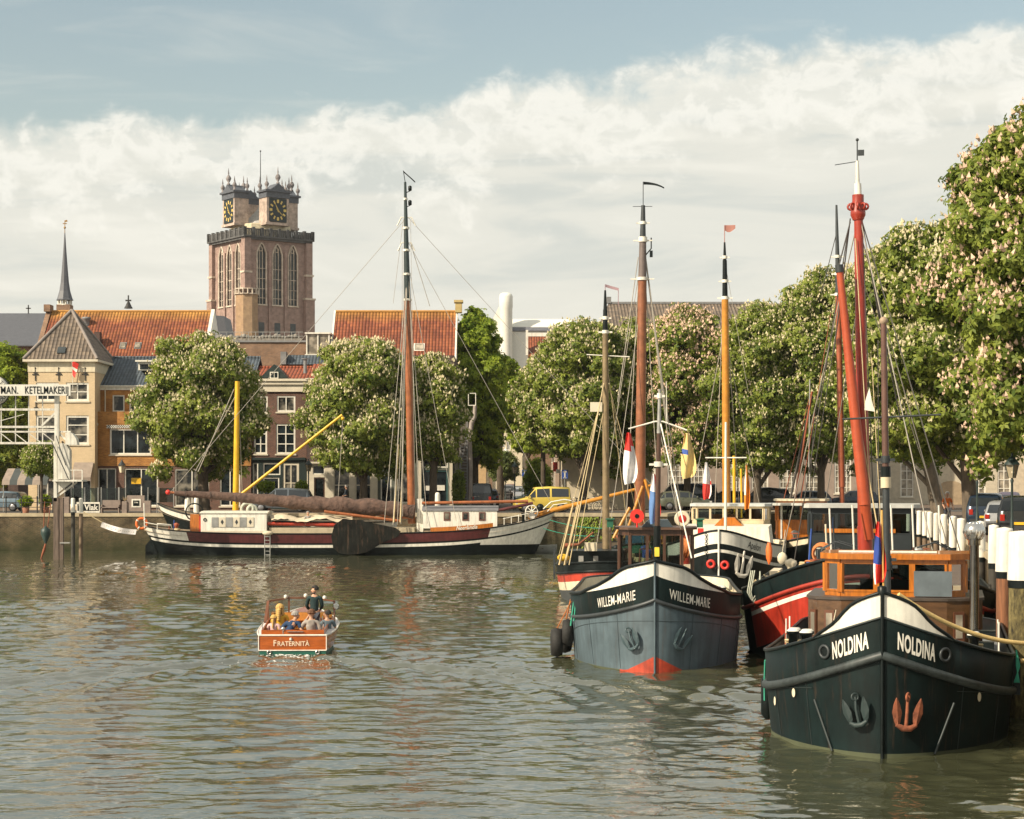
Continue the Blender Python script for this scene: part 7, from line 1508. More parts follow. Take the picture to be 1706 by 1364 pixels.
person('blond woman in a yellow top seated behind the left windscreen of the launch', lw(-.55, 2.2, .42), LR + .3, 'sit', CL('mustard_cloth', (.55, .32, .03)), hair=BL, hs='long', turn=-.5)
person('child with a blond ponytail and pink shirt seated at the launch stern', lw(-.62, .95, .38), LR - .2, 'sit', CL('pink_cloth', (.62, .40, .38)), hair=BL, hs='tail', scale=.78)
person('man in navy shirt bending to the right in the middle of the launch stern', lw(-.28, .75, .36), LR, 'sit', CL('navy_cloth', (.012, .04, .10)), hair=GRH, lean=(.42, .25), turn=-1.0, arms={1: ((.34, -.02, 1.20), (.62, -.10, 1.02)), -1: ((-.26, .1, 1.18), (-.1, .3, 1.1))})
person('man in a grey hooded sweater seated at the right of the launch stern', lw(.46, .80, .36), LR, 'sit', CL('grey_cloth', (.30, .27, .24)), hair=BRH, long_sleeve=True, hood=True, turn=.5, arms={1: ((.28, -.02, 1.15), (.26, .2, 1.0)), -1: ((-.30, .06, 1.20), (-.12, .18, 1.52))})
person('bearded man in dark green shirt standing at the helm of the launch', lw(.42, 2.55, .10), LR, 'stand', CL('dark_green_cloth', (.010, .030, .032)), hair=BLK, turn=1.9, beard=True, scale=.96, long_sleeve=True, arms={1: ((.24, .05, 1.15), (.15, .28, 1.02)), -1: ((-.24, .08, 1.15), (-.15, .28, 1.0))})
person('dark haired passenger holding up a hand at the right side of the launch', lw(.88, 1.5, .38), LR + .3, 'sit', CL('grey_blue_cloth', (.10, .14, .17)), hair=BLK, turn=.8, scale=.88, arms={1: ((.28, .05, 1.18), (.22, .12, 1.42)), -1: ((-.26, .02, 1.16), (-.2, .2, 1.0))})
person('brown haired passenger in a pale top seated ahead of the grey hooded man', lw(.80, 2.35, .36), LR + 1.2, 'sit', CL('pale_lilac_cloth', (.45, .40, .45)), hair=BRH, scale=.85)
person('white haired person in a grey coat standing on the deck of the long barge', (X(513, 124.3), 124.3, 1.12), R(200), 'stand', CL('grey_coat', (.32, .30, .27)), CL('grey_trousers', (.25, .24, .22)), hair=GRH, long_sleeve=True, scale=.95)
person('white haired cyclist in a dark jacket on the quay behind the barge sail', (X(577, 139), 139, QZ + .25), R(80), 'stand', CL('dark_jacket', (.02, .03, .045)), hair=M('white_hair', (.65, .62, .58), .7), long_sleeve=True, scale=.95)
person('white haired person in an orange vest behind the white capped piles', (X(1578, 97), 97, QZ), R(190), 'stand', CL('orange_vest', (.62, .14, .02)), hair=M('white_hair', (.65, .62, .58), .7), scale=1.0)
# foam behind the launch
m = MB(); rf_ = random.Random(9)
for i in range(200):
    s = rf_.random() ** 1.5 * 3.2; x = rf_.gauss(0, .42 + .12 * s); r_ = rf_.uniform(.008, .026) * (1.1 - s * .2)
    x, y, z = lw(x, -s - .05, .005 + rf_.uniform(0, .03) * math.exp(-s)); m.ball((x, y, z), max(.01, r_), 5, sq=(2.2, 1, .35))
tag(m.build('wake_foam', M('foam', (.75, .75, .72), .6), None), 'white foam and bubbles churned up behind the launch', 'foam', kind='stuff')
# ================================================================ piles
def pile(label, px, ty, d, wd, wy, shaft, group=None, bot=-1.5, band=True, name='mooring_pile'):
    zt = Z(ty, d); zw = Z(wy, d); r = wd / 2; t = thing(name, label, 'pile', (X(px, d), d, 0), rnd.uniform(-.2, .2), group)
    lean = rnd.uniform(-.06, .06); m = MB(); m.tube([(0, 0, bot), (lean * .5, 0, zw - .1)], [r * 1.03, r * .98], 14); m.build('shaft', shaft, t)
    if band: m = MB(); m.tube([(lean * .5, 0, zw - .16), (lean * .5, 0, zw + .0)], r * 1.03, 14); m.build('black_band', BLACK, t)
    m = MB(); m.lathe((lean * .5, 0, 0), [(r * 1.08, zw), (r * 1.0, zt - .06), (r * .93, zt), (.01, zt + .03)], 14); m.build('white_cap', WHITE, t)
    return t
WARM = M('reddish_pile_wood', (.24, .10, .045), .8, var=.35, scale=3, stretch=(4, 4, .4), bump=.02, streak=.4); MOSSY = M('mossy_pile_wood', (.16, .13, .05), .9, var=.7, scale=5, stretch=(2, 2, .8), bump=.03, streak=.5)
DKW = M('wet_dark_pile_wood', (.05, .045, .035), .8, var=.4, streak=.4)
ordn = ['nearest', 'second', 'third', 'fourth', 'fifth', 'sixth', 'seventh', 'eighth', 'ninth', 'tenth', 'eleventh', 'twelfth', 'thirteenth']
PL = [(1703, 886, 40, .56, 966, MOSSY), (1674, 880, 46, .40, 952, WARM), (1655, 875, 56, .30, 938, DKW), (1634, 869, 64, .32, 928, DKW), (1602, 864, 75, .33, 920, DKW), (1587, 860, 82, .32, 912, OLDWOOD), (1573, 857, 90, .31, 906, OLDWOOD), (1561, 855, 97, .30, 900, OLDWOOD), (1550, 853, 104, .30, 895, OLDWOOD), (1541, 852, 110, .30, 892, OLDWOOD), (1531, 851, 116, .3, 890, OLDWOOD), (1522, 850, 121, .3, 888, OLDWOOD), (1514, 849, 126, .3, 886, OLDWOOD)]
for i, (px, ty, d, wd, wy, mt) in enumerate(PL):
    lab = {0: 'nearest and thickest white capped pile at the right edge, mossy below its black band', 1: 'second white capped pile from the right edge, on a reddish brown shaft'}.get(i, '%s white capped pile in the right row, counting back from the nearest' % ordn[i])
    pile(lab, px, ty, d, wd, wy, mt, 'white capped mooring piles along the right quay')
tag(MB().box(X(1690, 41) - .04, X(1690, 41) + .04, 41.0, 41.1, -1, 2.6).build('steel_fender_post', RUST), 'narrow rusty post standing behind the thickest pile', 'post')
d = 117.
t = thing('drawbridge_pile', 'tall dark wooden post carrying the white drawbridge tower', 'pile', (X(98, d), d, 0)); m = MB(); m.box(-.30, .02, -.15, .15, -2, Z(829, d)); m.box(.06, .28, -.12, .16, -2, Z(829, d)); m.bsplit('post', M('grey_brown_pile', (.15, .11, .085), .85, var=.35, stretch=(5, 5, .4), streak=.4), t)
m = MB(); m.box(.1, .7, -.2, .1, Z(905, d), Z(903, d)); m.build('ledge', GREY, t)
pile('slim white capped pile left of its twin beside the drawbridge', 122, 830, 121, .26, 853, DKW, 'twin white capped piles by the drawbridge')
pile('slim white capped pile with pale weathered shaft right of its twin beside the drawbridge', 134.5, 830, 122, .25, 853, OLDWOOD, 'twin white capped piles by the drawbridge', band=False)
m = MB(); m.lathe((0, 0, 0), [(.02, -.55), (.12, -.35), (.30, .1), (.30, .35), (.12, .5), (.05, .6)], 12); t = thing('hanging_block', 'dark green pear shaped pulley block hanging on chains before the quay wall', 'pulley block', (X(76, 118), 118, Z(892, 118))); m.build('block', M('dark_green_iron', (.02, .045, .04), .5), t)
m = MB(); m.tube([(-.12, 0, .5), (-.05, 0, 2.1)], .03, 5); m.tube([(.12, 0, .5), (.32, 0, 2.0)], .03, 5); m.tube([(0, 0, -.5), (-.1, 0, -.9), (-.3, 0, -1.5)], [.06, .09, .04], 6); m.bsplit('chain', RUST, t)
# ================================================================ drawbridge
d = 117.; cxb = X(95, d)
t = thing('drawbridge', 'white lattice steel drawbridge reaching in from the left with a lettered boiler maker sign board', 'drawbridge', (cxb, d + 1, 0))
B_ = lambda px, py, o=0.: Vector((X(px, d) - cxb, o - 1, Z(py, d)))
BW = M('bridge_white', (.62, .60, .53), .5, var=.12, streak=.3, scale=2)
m = MB()
for y0 in (682, 711, 738): m.beam(B_(-120, y0), B_(95, y0), .12, .13)
m.beam(B_(-120, 719), B_(118, 719), .1, .1)
for px in (2, 26, 48, 71, -30, -60, -90): m.beam(B_(px, 659), B_(px, 738), .06, .06)
for k in range(9): a = -96 + k * 23.5; m.beam(B_(a, 719), B_(a + 23, 737), .05, .05)
m.beam(B_(70, 709), B_(94, 686), .16, .12); m.beam(B_(0, 701), B_(40, 690), .04, .04)
m.build('lattice_beam', BW, t)
m = MB(); m.beam(B_(95, 659), B_(95, 800), .26, .26); m.beam(B_(93, 738), B_(93, 835), .2, .3); m.build('column', BW, t)
m = MB(); P = [(98, 798), (98, 745), (103, 738), (112, 740), (118, 750), (118, 798)]; m.prism([(B_(a, b_).x, B_(a, b_).z) for a, b_ in P], -1.35, -.75, 'Y'); m.build('machine_housing', BW, t)
m = MB(); P = [(112, 741), (112, 722), (117, 720), (124, 723), (130, 731), (132, 741)]; m.prism([(B_(a, b_).x, B_(a, b_).z) for a, b_ in P], -1.5, -.9, 'Y'); m.beam(B_(98, 720), B_(118, 741), .08, .08); m.build('counterweight', BW, t)
m = MB(); m.box(B_(92, 0).x, B_(141, 0).x, -1.7, -.3, B_(0, 802).z, B_(0, 799).z); m.beam(B_(94, 828), B_(128, 803), .1, .1); P = [(93, 802), (122, 802), (93, 824)]; m.prism([(B_(a, b_).x, B_(a, b_).z) for a, b_ in P], -1.1, -.95, 'Y')
m.beam(B_(140, 800, -.5), B_(140, 783, -.5), .06, .06); m.beam(B_(120, 783, -.5), B_(140, 783, -.5), .05, .05); m.beam(B_(126, 800, -.5), B_(126, 783, -.5), .04, .04); m.build('platform', BW, t)
m = MB(); m.beam(B_(90, 736, -.6), B_(118, 798, -.6), .07, .05); m.beam(B_(97, 726, -.55), B_(113, 775, -.55), .04, .04); m.build('lever', DARKGREY, t)
m = MB(); m.box(B_(-160, 0).x, B_(120.5, 0).x, -1.5, -1.38, B_(0, 659.5).z, B_(0, 641).z); sb = m.build('sign_board', M('sign_white', (.66, .64, .57), .5, var=.06, streak=.12), t)
m = MB(); o_ = B_(-3, 656.2, -.51); text_on(m, 'TMAN.', o_, (1, 0, 0), (0, 0, 1), .64, .006, .66, 'LEFT', spacing=1.08); o_ = B_(44.5, 656.2, -.51); text_on(m, 'KETELMAKERIJ', o_, (1, 0, 0), (0, 0, 1), .64, .004, .635, 'LEFT', spacing=1.02); m.build('lettering', BLACK, sb, fix=False)
m = MB(); c = B_(-8, 651, -.15); m.lathe((c.x, c.y, c.z), [(.94, 0), (.94, .08)], 36, ax='Y'); rs_ = m.build('round_sign', BLACK, t); m = MB(); m.torus((c.x, c.y - .02, c.z), .68, .22, (0, 1, 0), 40, 4, sq=.12); ri = m.build('white_ring', M('sign_white', (.66, .64, .57), .5), rs_)
m = MB()
for ch, a in (('T', 48), ('I', 33), ('E', 20)):
    a = R(a); text_on(m, ch, (c.x + .57 * math.cos(a), c.y - .06, c.z + .57 * math.sin(a)), (math.sin(a), 0, -math.cos(a)), (math.cos(a), 0, math.sin(a)), .30, .004, .9, 'CENTER')
for ch, a in (('O', -52), ('U', -35), ('W', -17)):
    a = R(a); text_on(m, ch, (c.x + .80 * math.cos(a), c.y - .06, c.z + .80 * math.sin(a)), (-math.sin(a), 0, math.cos(a)), (-math.cos(a), 0, -math.sin(a)), .30, .004, .9, 'CENTER')
m.build('lettering', BLACK, ri, fix=False)
# ================================================================ street furniture
def lamp(label, px, top, d, base=QZ, name='street_lamp', s=1.):
    zt = Z(top, d) - base; t = thing(name, label, 'street lamp', (X(px, d), d, base)); zl = zt - .95 * s
    m = MB(); m.lathe((0, 0, 0), [(.13, 0), (.13, .25), (.09, .35), (.07, .9), (.05, 1.0), (.045, zl - .2), (.07, zl - .1), (.04, zl)], 10); m.build('post', M('lamp_green_black', (.02, .035, .032), .45), t)
    m = MB(); m.lathe((0, 0, zl), [(.13 * s, 0), (.24 * s, .50 * s)], 4, smooth=False)
    l = m.build('lantern', M('lantern_glass', (.32, .27, .18), .2), t)
    m = MB(); m.lathe((0, 0, zl), [(.30 * s, .50 * s), (.27 * s, .56 * s), (.10 * s, .78 * s), (.04 * s, .80 * s), (.05 * s, .88 * s), (.01, .95 * s)], 8)
    for k in range(4): a = k * math.pi / 2; m.tube([(.13 * s * math.cos(a), .13 * s * math.sin(a), zl), (.245 * s * math.cos(a), .245 * s * math.sin(a), zl + .5 * s)], .018 * s, 4)
    m.build('lantern_frame', M('lamp_green_black', (.02, .035, .032), .45), l)
    m = MB(); m.ball((0, -.1 * s, zl + .22 * s), .07 * s, 8); m.build('bulb', CREAM, l)
lamp('old lantern on a dark post behind the piles, left one of the pair at right', 1628, 764, 85); lamp('old lantern on a dark green post at the right edge, right one of the pair', 1686, 754, 72)
lamp('old lantern on a post before the brown shop front behind the barge', 514, 764, 143); lamp('old lantern on a post at the mouth of the street', 857.5, 768, 148)
lamp('small lantern further down the street near the oval tree', 842, 781, 215)
t = thing('wall_lamp', 'old lantern on a bracket over the cafe front of the orange brick house', 'wall lamp', (X(203, 148.5), 148.5, Z(787, 148.5))); m = MB(); m.lathe((0, 0, 0), [(.16, 0), (.27, .55)], 4, smooth=False); m.build('lantern', CREAM, t); m = MB(); m.lathe((0, 0, .55), [(.33, 0), (.1, .3), (.02, .45)], 8); m.beam((0, .5, -.05), (0, 0, -.05), .05, .05); m.build('cap', DARKGREY, t)
# hanging street lamps
for i, (px, py, lab) in enumerate(((841, 716, 'highest white dome lamp hanging over the street'), (827, 730, 'second white dome lamp from the top over the street'), (822, 737, 'leftmost white dome lamp hanging over the street'), (829, 739, 'white dome lamp in the middle of the cluster over the street'), (824, 742, 'white dome lamp low at the left of the street cluster'), (835, 744, 'white dome lamp right of the street cluster middle'), (842, 753, 'lowest right white dome lamp hanging over the street'), (827, 755, 'lowest left white dome lamp hanging over the street'))):
    d = 200 + i * 9; p = V(px, py, d); m = MB(); m.lathe((0, 0, 0), [(.50, 0), (.46, .12), (.25, .3), (.06, .42), (.03, .8)], 12); o = m.build('hanging_lamp', M('white_enamel', (.75, .74, .70), .4), None, loc=p); tag(o, lab, 'hanging lamp', 'dome lamps hanging over the street')
def sign(label, px, py, d, wd, ht, mat, mark=None, pole=True, name='road_sign'):
    p = V(px, py, d); t = thing(name, label, 'sign', (p.x, p.y, QZ)); z = p.z - QZ
    m = MB(); m.box(-wd / 2, wd / 2, -.03, 0, z - ht / 2, z + ht / 2); s_ = m.build('panel', mat, t)
    if mark: mark(s_, z)
    if pole: m = MB(); m.tube([(0, .03, 0), (0, .03, z + ht / 2)], .035, 6); m.build('post', GREY, t)
def tmark(k):
    def f(s_, z): m = MB(); m.box(-.05 * k, .05 * k, -.04, -.032, z - .28 * k, z + .22 * k); m.box(-.14 * k, .14 * k, -.04, -.032, z + .16 * k, z + .26 * k); m.box(-.12 * k, .12 * k, -.04, -.032, z - .30 * k, z - .24 * k); m.build('mark', WHITE, s_)
    return f
sign('blue traffic sign with white mark on a pole beside the yellow van', 941, 790, 149, .48, .68, BLUEP, tmark(1)); sign('blue traffic sign further back in the street', 874, 788, 175, .50, .6, BLUEP, tmark(.8))
sign('red round cornered hanging shop sign on the cream street house', 925.5, 777.5, 151, .34, .75, RED2, pole=False, name='shop_sign')
sign('small white lettered panel under the red shop sign', 930, 785, 150.5, .35, .3, WHITE, pole=False, name='shop_sign')
# ================================================================ cars
CARW = M('car_glass', (.02, .025, .03), .06, coat=.5, var=.1); TY = M('car_tyre', (.015, .015, .015), .8); RIM = M('alloy_rim', (.35, .35, .36), .3, metal=.8)
KINDS = {'hatch': ([(-2.02, .52, .55, .72), (-1.96, .86, .90, .80), (-1.62, .93, 1.40, .82), (-.5, .93, 1.48, .83), (.25, .92, 1.44, .83), (1.0, .92, .96, .82), (1.75, .80, .84, .78), (2.02, .55, .58, .68)], (1, 5)),
         'van': ([(-2.0, .52, .6, .74), (-1.97, .98, 1.02, .82), (-1.90, 1.02, 1.78, .84), (-.5, 1.0, 1.84, .86), (.55, .99, 1.78, .86), (1.15, .98, 1.04, .85), (1.8, .84, .88, .80), (2.02, .55, .58, .70)], (1, 5)),
         'suv': ([(-2.2, .6, .65, .78), (-2.15, 1.0, 1.05, .88), (-1.9, 1.05, 1.62, .90), (-.5, 1.04, 1.74, .91), (.4, 1.03, 1.70, .91), (1.1, 1.03, 1.08, .90), (1.95, .95, .99, .86), (2.2, .65, .68, .76)], (1, 5)),
         'bigvan': ([(-2.5, .6, .7, .86), (-2.47, 1.1, 1.15, .92), (-2.4, 1.15, 1.98, .94), (-.5, 1.13, 2.02, .95), (1.1, 1.12, 1.96, .95), (1.8, 1.08, 1.14, .93), (2.35, .9, .94, .88), (2.5, .6, .64, .78)], (1, 5))}
def car(label, px, d, rz, color, kind='hatch', group='cars parked along the quays', name='parked_car', base=QZ, cat='car'):
    st, (c0, c1) = KINDS[kind]; t = thing(name, label, cat, (X(px, d), d, base + .012), rz, group)
    m = MB(); G = []
    for x, zb, zr__, w_ in st:
        wr2 = w_ * (.80 if zr__ - zb > .2 else .97); z0 = .30 if abs(x) < 1.9 else .36
        G.append([(x, -w_ * .94, z0), (x, -w_, z0 + .25), (x, -w_ * .985, zb), (x, -wr2, zr__ - .05 if zr__ - zb > .2 else zr__), (x, -wr2 * .7, zr__), (x, wr2 * .7, zr__), (x, wr2, zr__ - .05 if zr__ - zb > .2 else zr__), (x, w_ * .985, zb), (x, w_, z0 + .25), (x, w_ * .94, z0)])
    m.grid(G); m.add(G[0], [tuple(range(10))]); m.add(G[-1], [tuple(range(10))[::-1]]); bd = m.build('body', color, t)
    L_ = lambda a, b, f: Vector(a).lerp(Vector(b), f); 
    for s, (lo, hi) in ((-1, (2, 3)), (1, (7, 6))):
        m = MB()
        for i in range(c0, c1):
            A, B2, C_, D_ = Vector(G[i][lo]), Vector(G[i + 1][lo]), Vector(G[i + 1][hi]), Vector(G[i][hi]); o_ = Vector((0, s * .012, .004))
            q = lambda u, v: L_(L_(A, B2, u), L_(D_, C_, u), v) + o_
            m.quad(q(.06, .10), q(.94, .10), q(.94, .88), q(.06, .88))
        m.build('side_windows', CARW, t)
    for nm, i, o_ in (('windscreen', c1 - 1, Vector((.02, 0, .02))), ('rear_window', c0, Vector((-.02, 0, .015)))):
        m = MB(); A, B2, C_, D_ = [Vector(G[i][k]) for k in (3, 6)] + [Vector(G[i + 1][k]) for k in (6, 3)]
        q = lambda u, v: L_(L_(A, D_, u), L_(B2, C_, u), v) + o_
        m.quad(q(.12, .06), q(.88, .06), q(.88, .94), q(.12, .94)); m.build(nm, CARW, t)
    Lh = st[-1][0]
    for x in (-Lh * .62, Lh * .64):
        for s in (-1, 1):
            wy = s * (st[3][3] - .10); m = MB(); m.lathe((x, wy - .1, .32), [(.20, 0), (.31, .0), (.32, .04), (.32, .16), (.31, .2), (.2, .2)], 16, ax='Y'); w_ = m.build('wheel', TY, t); m = MB(); m.lathe((x, wy + s * .105, .32), [(.20, 0), (.17, s * .012), (.04, s * .02)], 10, ax='Y'); m.build('rim', RIM, w_)
    for s in (-1, 1):
        m = MB(); m.box(Lh - .22, Lh - .04, s * .62 - .14, s * .62 + .14, st[-1][1] + .03, st[-1][1] + .16); m.build('headlight', M('headlight_glass', (.55, .55, .52), .15), t)
        m = MB(); m.box(-Lh - .012, -Lh + .12, s * .66 - .09, s * .66 + .09, .72, .98 if kind != 'hatch' else .90); m.build('taillight', M('taillight_red', (.35, .02, .01), .2), t)
        m = MB(); m.box(st[c1][0] - .25, st[c1][0] - .08, s * (st[c1][3] + .02) - .06, s * (st[c1][3] + .12) + .06, st[c1][1] + .02, st[c1][1] + .18) if False else m.ball((st[c1][0] - .15, s * (st[c1][3] + .08), st[c1][1] + .08), .1, 8, sq=(.6, 1, .8)); m.build('mirror', color, t)
    m = MB(); m.box(-Lh - .05, -Lh + .1, -.7, .7, .36, .52); m.box(Lh - .12, Lh + .04, -.66, .66, .34, .48); m.build('bumper', M('bumper_plastic', (.03, .03, .03), .6), t)
    m = MB(); m.box(-Lh - .06, -Lh - .052, -.26, .26, .56, .67); m.build('number_plate', YEL, t)
    return t
def cp(n, c, met=.3): return M(n, c, .28, metal=met, var=.06, coat=.6)
YV = cp('yellow_car_paint', (.60, .45, .08), .0); SIL = cp('silver_car_paint', (.32, .33, .34)); DBL = cp('dark_blue_car_paint', (.02, .035, .06)); BKC = cp('black_car_paint', (.012, .014, .015)); GRC = cp('grey_car_paint', (.11, .13, .15)); OLC = cp('olive_car_paint', (.13, .14, .10)); WHC = cp('white_car_paint', (.60, .60, .57), 0); PUC = cp('plum_car_paint', (.09, .06, .10)); LBL = cp('light_blue_car_paint', (.14, .20, .25))
car('yellow van with round cornered side windows parked by the blue sign', 903, 138, R(188), YV, 'van', cat='van', name='parked_van')
car('grey hatchback parked behind the furled sail of the long barge', 470, 138, R(180), GRC, 'suv'); 
car('dark blue car behind the yellow van', 897, 152, R(200), DBL); car('blue grey car behind the dark blue one at the street corner', 893, 160, R(205), LBL)
car('black van with pale rear window in the street mouth', 801, 153, R(92), BKC, 'bigvan', cat='van', name='parked_van'); car('dark car behind the black van in the street', 815, 168, R(92), DBL)
car('white car facing out in the middle of the street', 847, 268, R(-90), WHC, 'hatch'); car('red brown car behind the white street car', 850, 300, R(-90), cp('red_brown_car_paint', (.20, .07, .05))); car('dark parked car on the right of the street', 862, 225, R(-90), BKC)
car('silver grey car further down the street on the right', 868, 200, R(-90), SIL)
car('big dark van behind the flags of the blue grey barge', 1140, 150, R(180), DBL, 'bigvan', cat='van', name='parked_van'); car('olive car in front of the dark van', 1140, 145.5, R(5), OLC); car('black car right of the dark van under the trees', 1205, 148, R(185), BKC)
car('black car behind the wheelhouses under the trees', 1268, 147, R(182), BKC, 'suv'); car('grey car near the corner of the two quays', 1340, 149, R(182), GRC); car('dark car beside the corner gate', 1420, 150, R(180), DBL)
car('silver car with red taillights parked behind the lantern post at right', 1676, 84, R(72), SIL); car('dark blue car parked just left of the silver car', 1643, 93, R(75), DBL, 'suv'); car('black car at the right edge behind the silver car', 1706, 80, R(70), BKC, 'suv'); car('plum coloured small car further back between the trunks', 1681, 135, R(-100), PUC)
car('blue grey car at the left edge beside the striped awning', 2, 141, R(170), LBL, 'hatch')
# ================================================================ bicycles
def bicycle():
    t = thing('bicycle', 'x', 'bicycle', (0, 0, 0)); m = None
    for x in (-.52, .52):
        m = MB(); m.torus((x, 0, .34), .32, .022, (0, 1, 0), 20, 5)
        for k in range(8): a = k * math.pi / 4; m.tube([(x, 0, .34), (x + .31 * math.cos(a), 0, .34 + .31 * math.sin(a))], .004, 3)
        m.build('wheel', TY, t)
    m = MB(); A = (-.52, 0, .34); B = (-.05, 0, .30); C_ = (-.2, 0, .80); D_ = (.38, 0, .82); E = (.52, 0, .34)
    for a, b_ in ((A, B), (A, C_), (B, C_), (B, D_), (C_, D_), (D_, E), (D_, (.34, 0, 1.02))): m.tube([a, b_], .018, 5)
    m.build('frame', M('bike_paint', (.05, .06, .07), .4), t); m = MB(); m.ball((-.22, 0, .92), .11, 8, sq=(1.2, .7, .35)); m.tube([(-.2, 0, .8), (-.22, 0, .9)], .014, 5); m.build('saddle', BLACK, t); m = MB(); m.tube([(.18, -.27, 1.0), (.34, -.2, 1.04), (.34, .2, 1.04), (.18, .27, 1.0)], .014, 5); m.build('handlebar', STEEL, t)
    return t
bk = bicycle(); spots = [(577, 139, R(0), 'bicycle of the white haired cyclist on the quay'), (602, 141, R(5), 'bicycle parked right of the cyclist'), (952, 139.3, R(8), 'first bicycle against the quay edge right of the yellow van'), (966, 140.6, R(-6), 'second bicycle right of the yellow van'), (984, 141.6, R(4), 'bicycle with bright wheel in front of the gridded window'), (1003, 142.5, R(-5), 'bicycle behind the thin green mast'), (918, 156, R(60), 'bicycle leaning at the cream street house'), (790, 146, R(40), 'motorcycle dark bicycle beside the black van')]
for i, (px, d, rz, lab) in enumerate(spots):
    o = bk if i == 0 else copy_tree(bk); o.location = (X(px, d), d, QZ + .012); o.rotation_euler = (0, 0, rz); o['label'] = lab.replace('motorcycle dark ', 'dark '); o['group'] = 'bicycles parked on the quay'
# ================================================================ cafe terrace and quay edge
d = 133.2; TG = M('terrace_grey_wood', (.24, .19, .16), .8, var=.2)
def item(name, label, cat, px, d, mb_mats, base=QZ, group=None):
    t = thing(name, label, cat, (X(px, d), d, base), 0, group)
    for nm, mb, mt in mb_mats: mb.build(nm, mt, t)
    return t
for i, (a, b_) in enumerate(((118, 141), (141, 164), (168, 198), (198, 210), (246, 262), (264, 290))):
    w_ = X(b_, 134.5) - X(a, 134.5); g1 = MB().box(-w_ / 2 + .04, w_ / 2 - .04, -.01, .01, .75, 1.75); g2 = MB().box(-w_ / 2, -w_ / 2 + .05, -.03, .03, 0, 1.8).box(w_ / 2 - .05, w_ / 2, -.03, .03, 0, 1.8)
    item('glass_screen', ['leftmost', 'second', 'third', 'fourth', 'fifth', 'rightmost'][i] + ' tinted glass wind screen of the cafe terrace', 'wind screen', (a + b_) / 2, 134.5, (('pane', g1, CLEARD), ('posts', g2, GREY)), group='glass wind screens of the cafe terrace')
m1 = MB().box(-.8, .8, -.04, .04, .05, .78); m2 = MB().box(-.74, .74, -.048, -.042, .17, .66)
t = item('sign_board', 'white framed black board lettered with the cafe name on the terrace edge', 'sign', 147, d, (('board', m1, WHITE), ('panel', m2, BLACK)))
m = MB(); text_on(m, "'t Vlak", (-.0, -.05, .24), (1, 0, 0), (0, 0, 1), .55, .014, .95); m.build('lettering', WHITE, t, fix=False)
m = MB().box(-.62, .62, -.25, .2, .38, .45); m.box(-.62, .62, .2, .26, .45, .92); lg = MB().box(-.62, -.55, -.25, .22, 0, .6).box(.55, .62, -.25, .22, 0, .6)
item('terrace_bench', 'weathered grey wooden bench at the quay edge right of the cafe name board', 'bench', 184.5, d, (('seat', m, TG), ('frame', lg, TG)))
m = MB(); m.box(-.62, .58, -.1, .1, .15, 1.25); m2 = MB().box(-.30, .34, -.125, -.102, .42, 1.0); 
t = item('notice_board', 'grey wooden notice board with a white framed square sign on the quay edge', 'notice board', 227, d, (('board', m, TG), ('frame', m2, WHITE))); m = MB().box(-.20, .24, -.14, -.128, .52, .9); m.build('black_panel', BLACK, t); m = MB(); text_on(m, "'t Vlak", (.02, -.142, .72), (1, 0, 0), (0, 0, 1), .13, .003, .9); text_on(m, "restaurant", (.02, -.142, .6), (1, 0, 0), (0, 0, 1), .06, .0, .9) if False else None; m.build('lettering', WHITE, t, fix=False)
for px, w_, h_, lab in ((110, .48, 1.15, 'tall grey wooden planter left of the white capped piles'), (208, .33, .85, 'narrow grey planter with dry grass beside the notice board'), (246, .45, .88, 'slatted grey box right of the notice board')):
    m = MB().box(-w_ / 2, w_ / 2, -.2, .2, 0, h_)
    t = item('planter', lab, 'planter', px, d, (('box', m, TG),))
    if px == 208:
        m = MB()
        for k in range(40): a = rnd.uniform(0, 6.28); r_ = rnd.uniform(.1, .35); m.add([(0, 0, h_), (.02, 0, h_), (r_ * math.cos(a), r_ * math.sin(a) * .6, h_ + rnd.uniform(.15, .4))], [(0, 1, 2)])
        m.build('dry_grass', M('dry_grass', (.30, .22, .12), .9), t)
def shrub(label, px, d, h, r_, pot=True, leaf=LEAF2, n=420, seed=1, z0=.45, name='potted_shrub', stem=0.):
    rng = np.random.RandomState(seed); t = thing(name, label, 'plant', (X(px, d), d, QZ)); u = rng.normal(size=(n, 3)); u /= np.linalg.norm(u, axis=1)[:, None]; P = u * np.array([r_, r_, h / 2]) * rng.uniform(.6, 1.05, (n, 1)) + np.array([0, 0, z0 + stem + h / 2])
    a = rng.normal(size=(n, 3)) * .09; b_ = rng.normal(size=(n, 3)) * .05; npmesh('foliage', np.stack([P - a, P + b_, P + a, P - b_], 1), 4, [leaf], t)
    if stem: MB().tube([(0, 0, .3), (0, 0, z0 + stem + .2)], .03, 6).build('stem', BARK, t)
    if pot: MB().lathe((0, 0, 0), [(.20, 0), (.28, z0), (.26, z0)], 12).build('pot', M('terracotta', (.28, .12, .07), .8), t)
shrub('round box shrub in a pot behind the left railing', 43, 134, .75, .45, seed=2); shrub('second round shrub in a pot beside the young tree', 76, 134.5, .8, .42, seed=3)
shrub('potted standard tree at the left of the brown shop front', 436, 144, .7, .35, seed=4, stem=1.0); shrub('potted standard tree before the brown shop window', 446, 143.6, .9, .5, seed=5, stem=.9); shrub('potted standard tree right of the brown shop front', 503, 143.6, 1.0, .5, seed=6, stem=.8); shrub('dark ivy bush beside the teal shop door', 764, 145, 3.0, .5, False, LEAF, 1200, 7, z0=.1)
shrub('pale flowers on the quay near the lamp at the street mouth', 880, 144, .6, .5, True, LEAF3, 300, 9)
m = MB(); rng_ = random.Random(3)
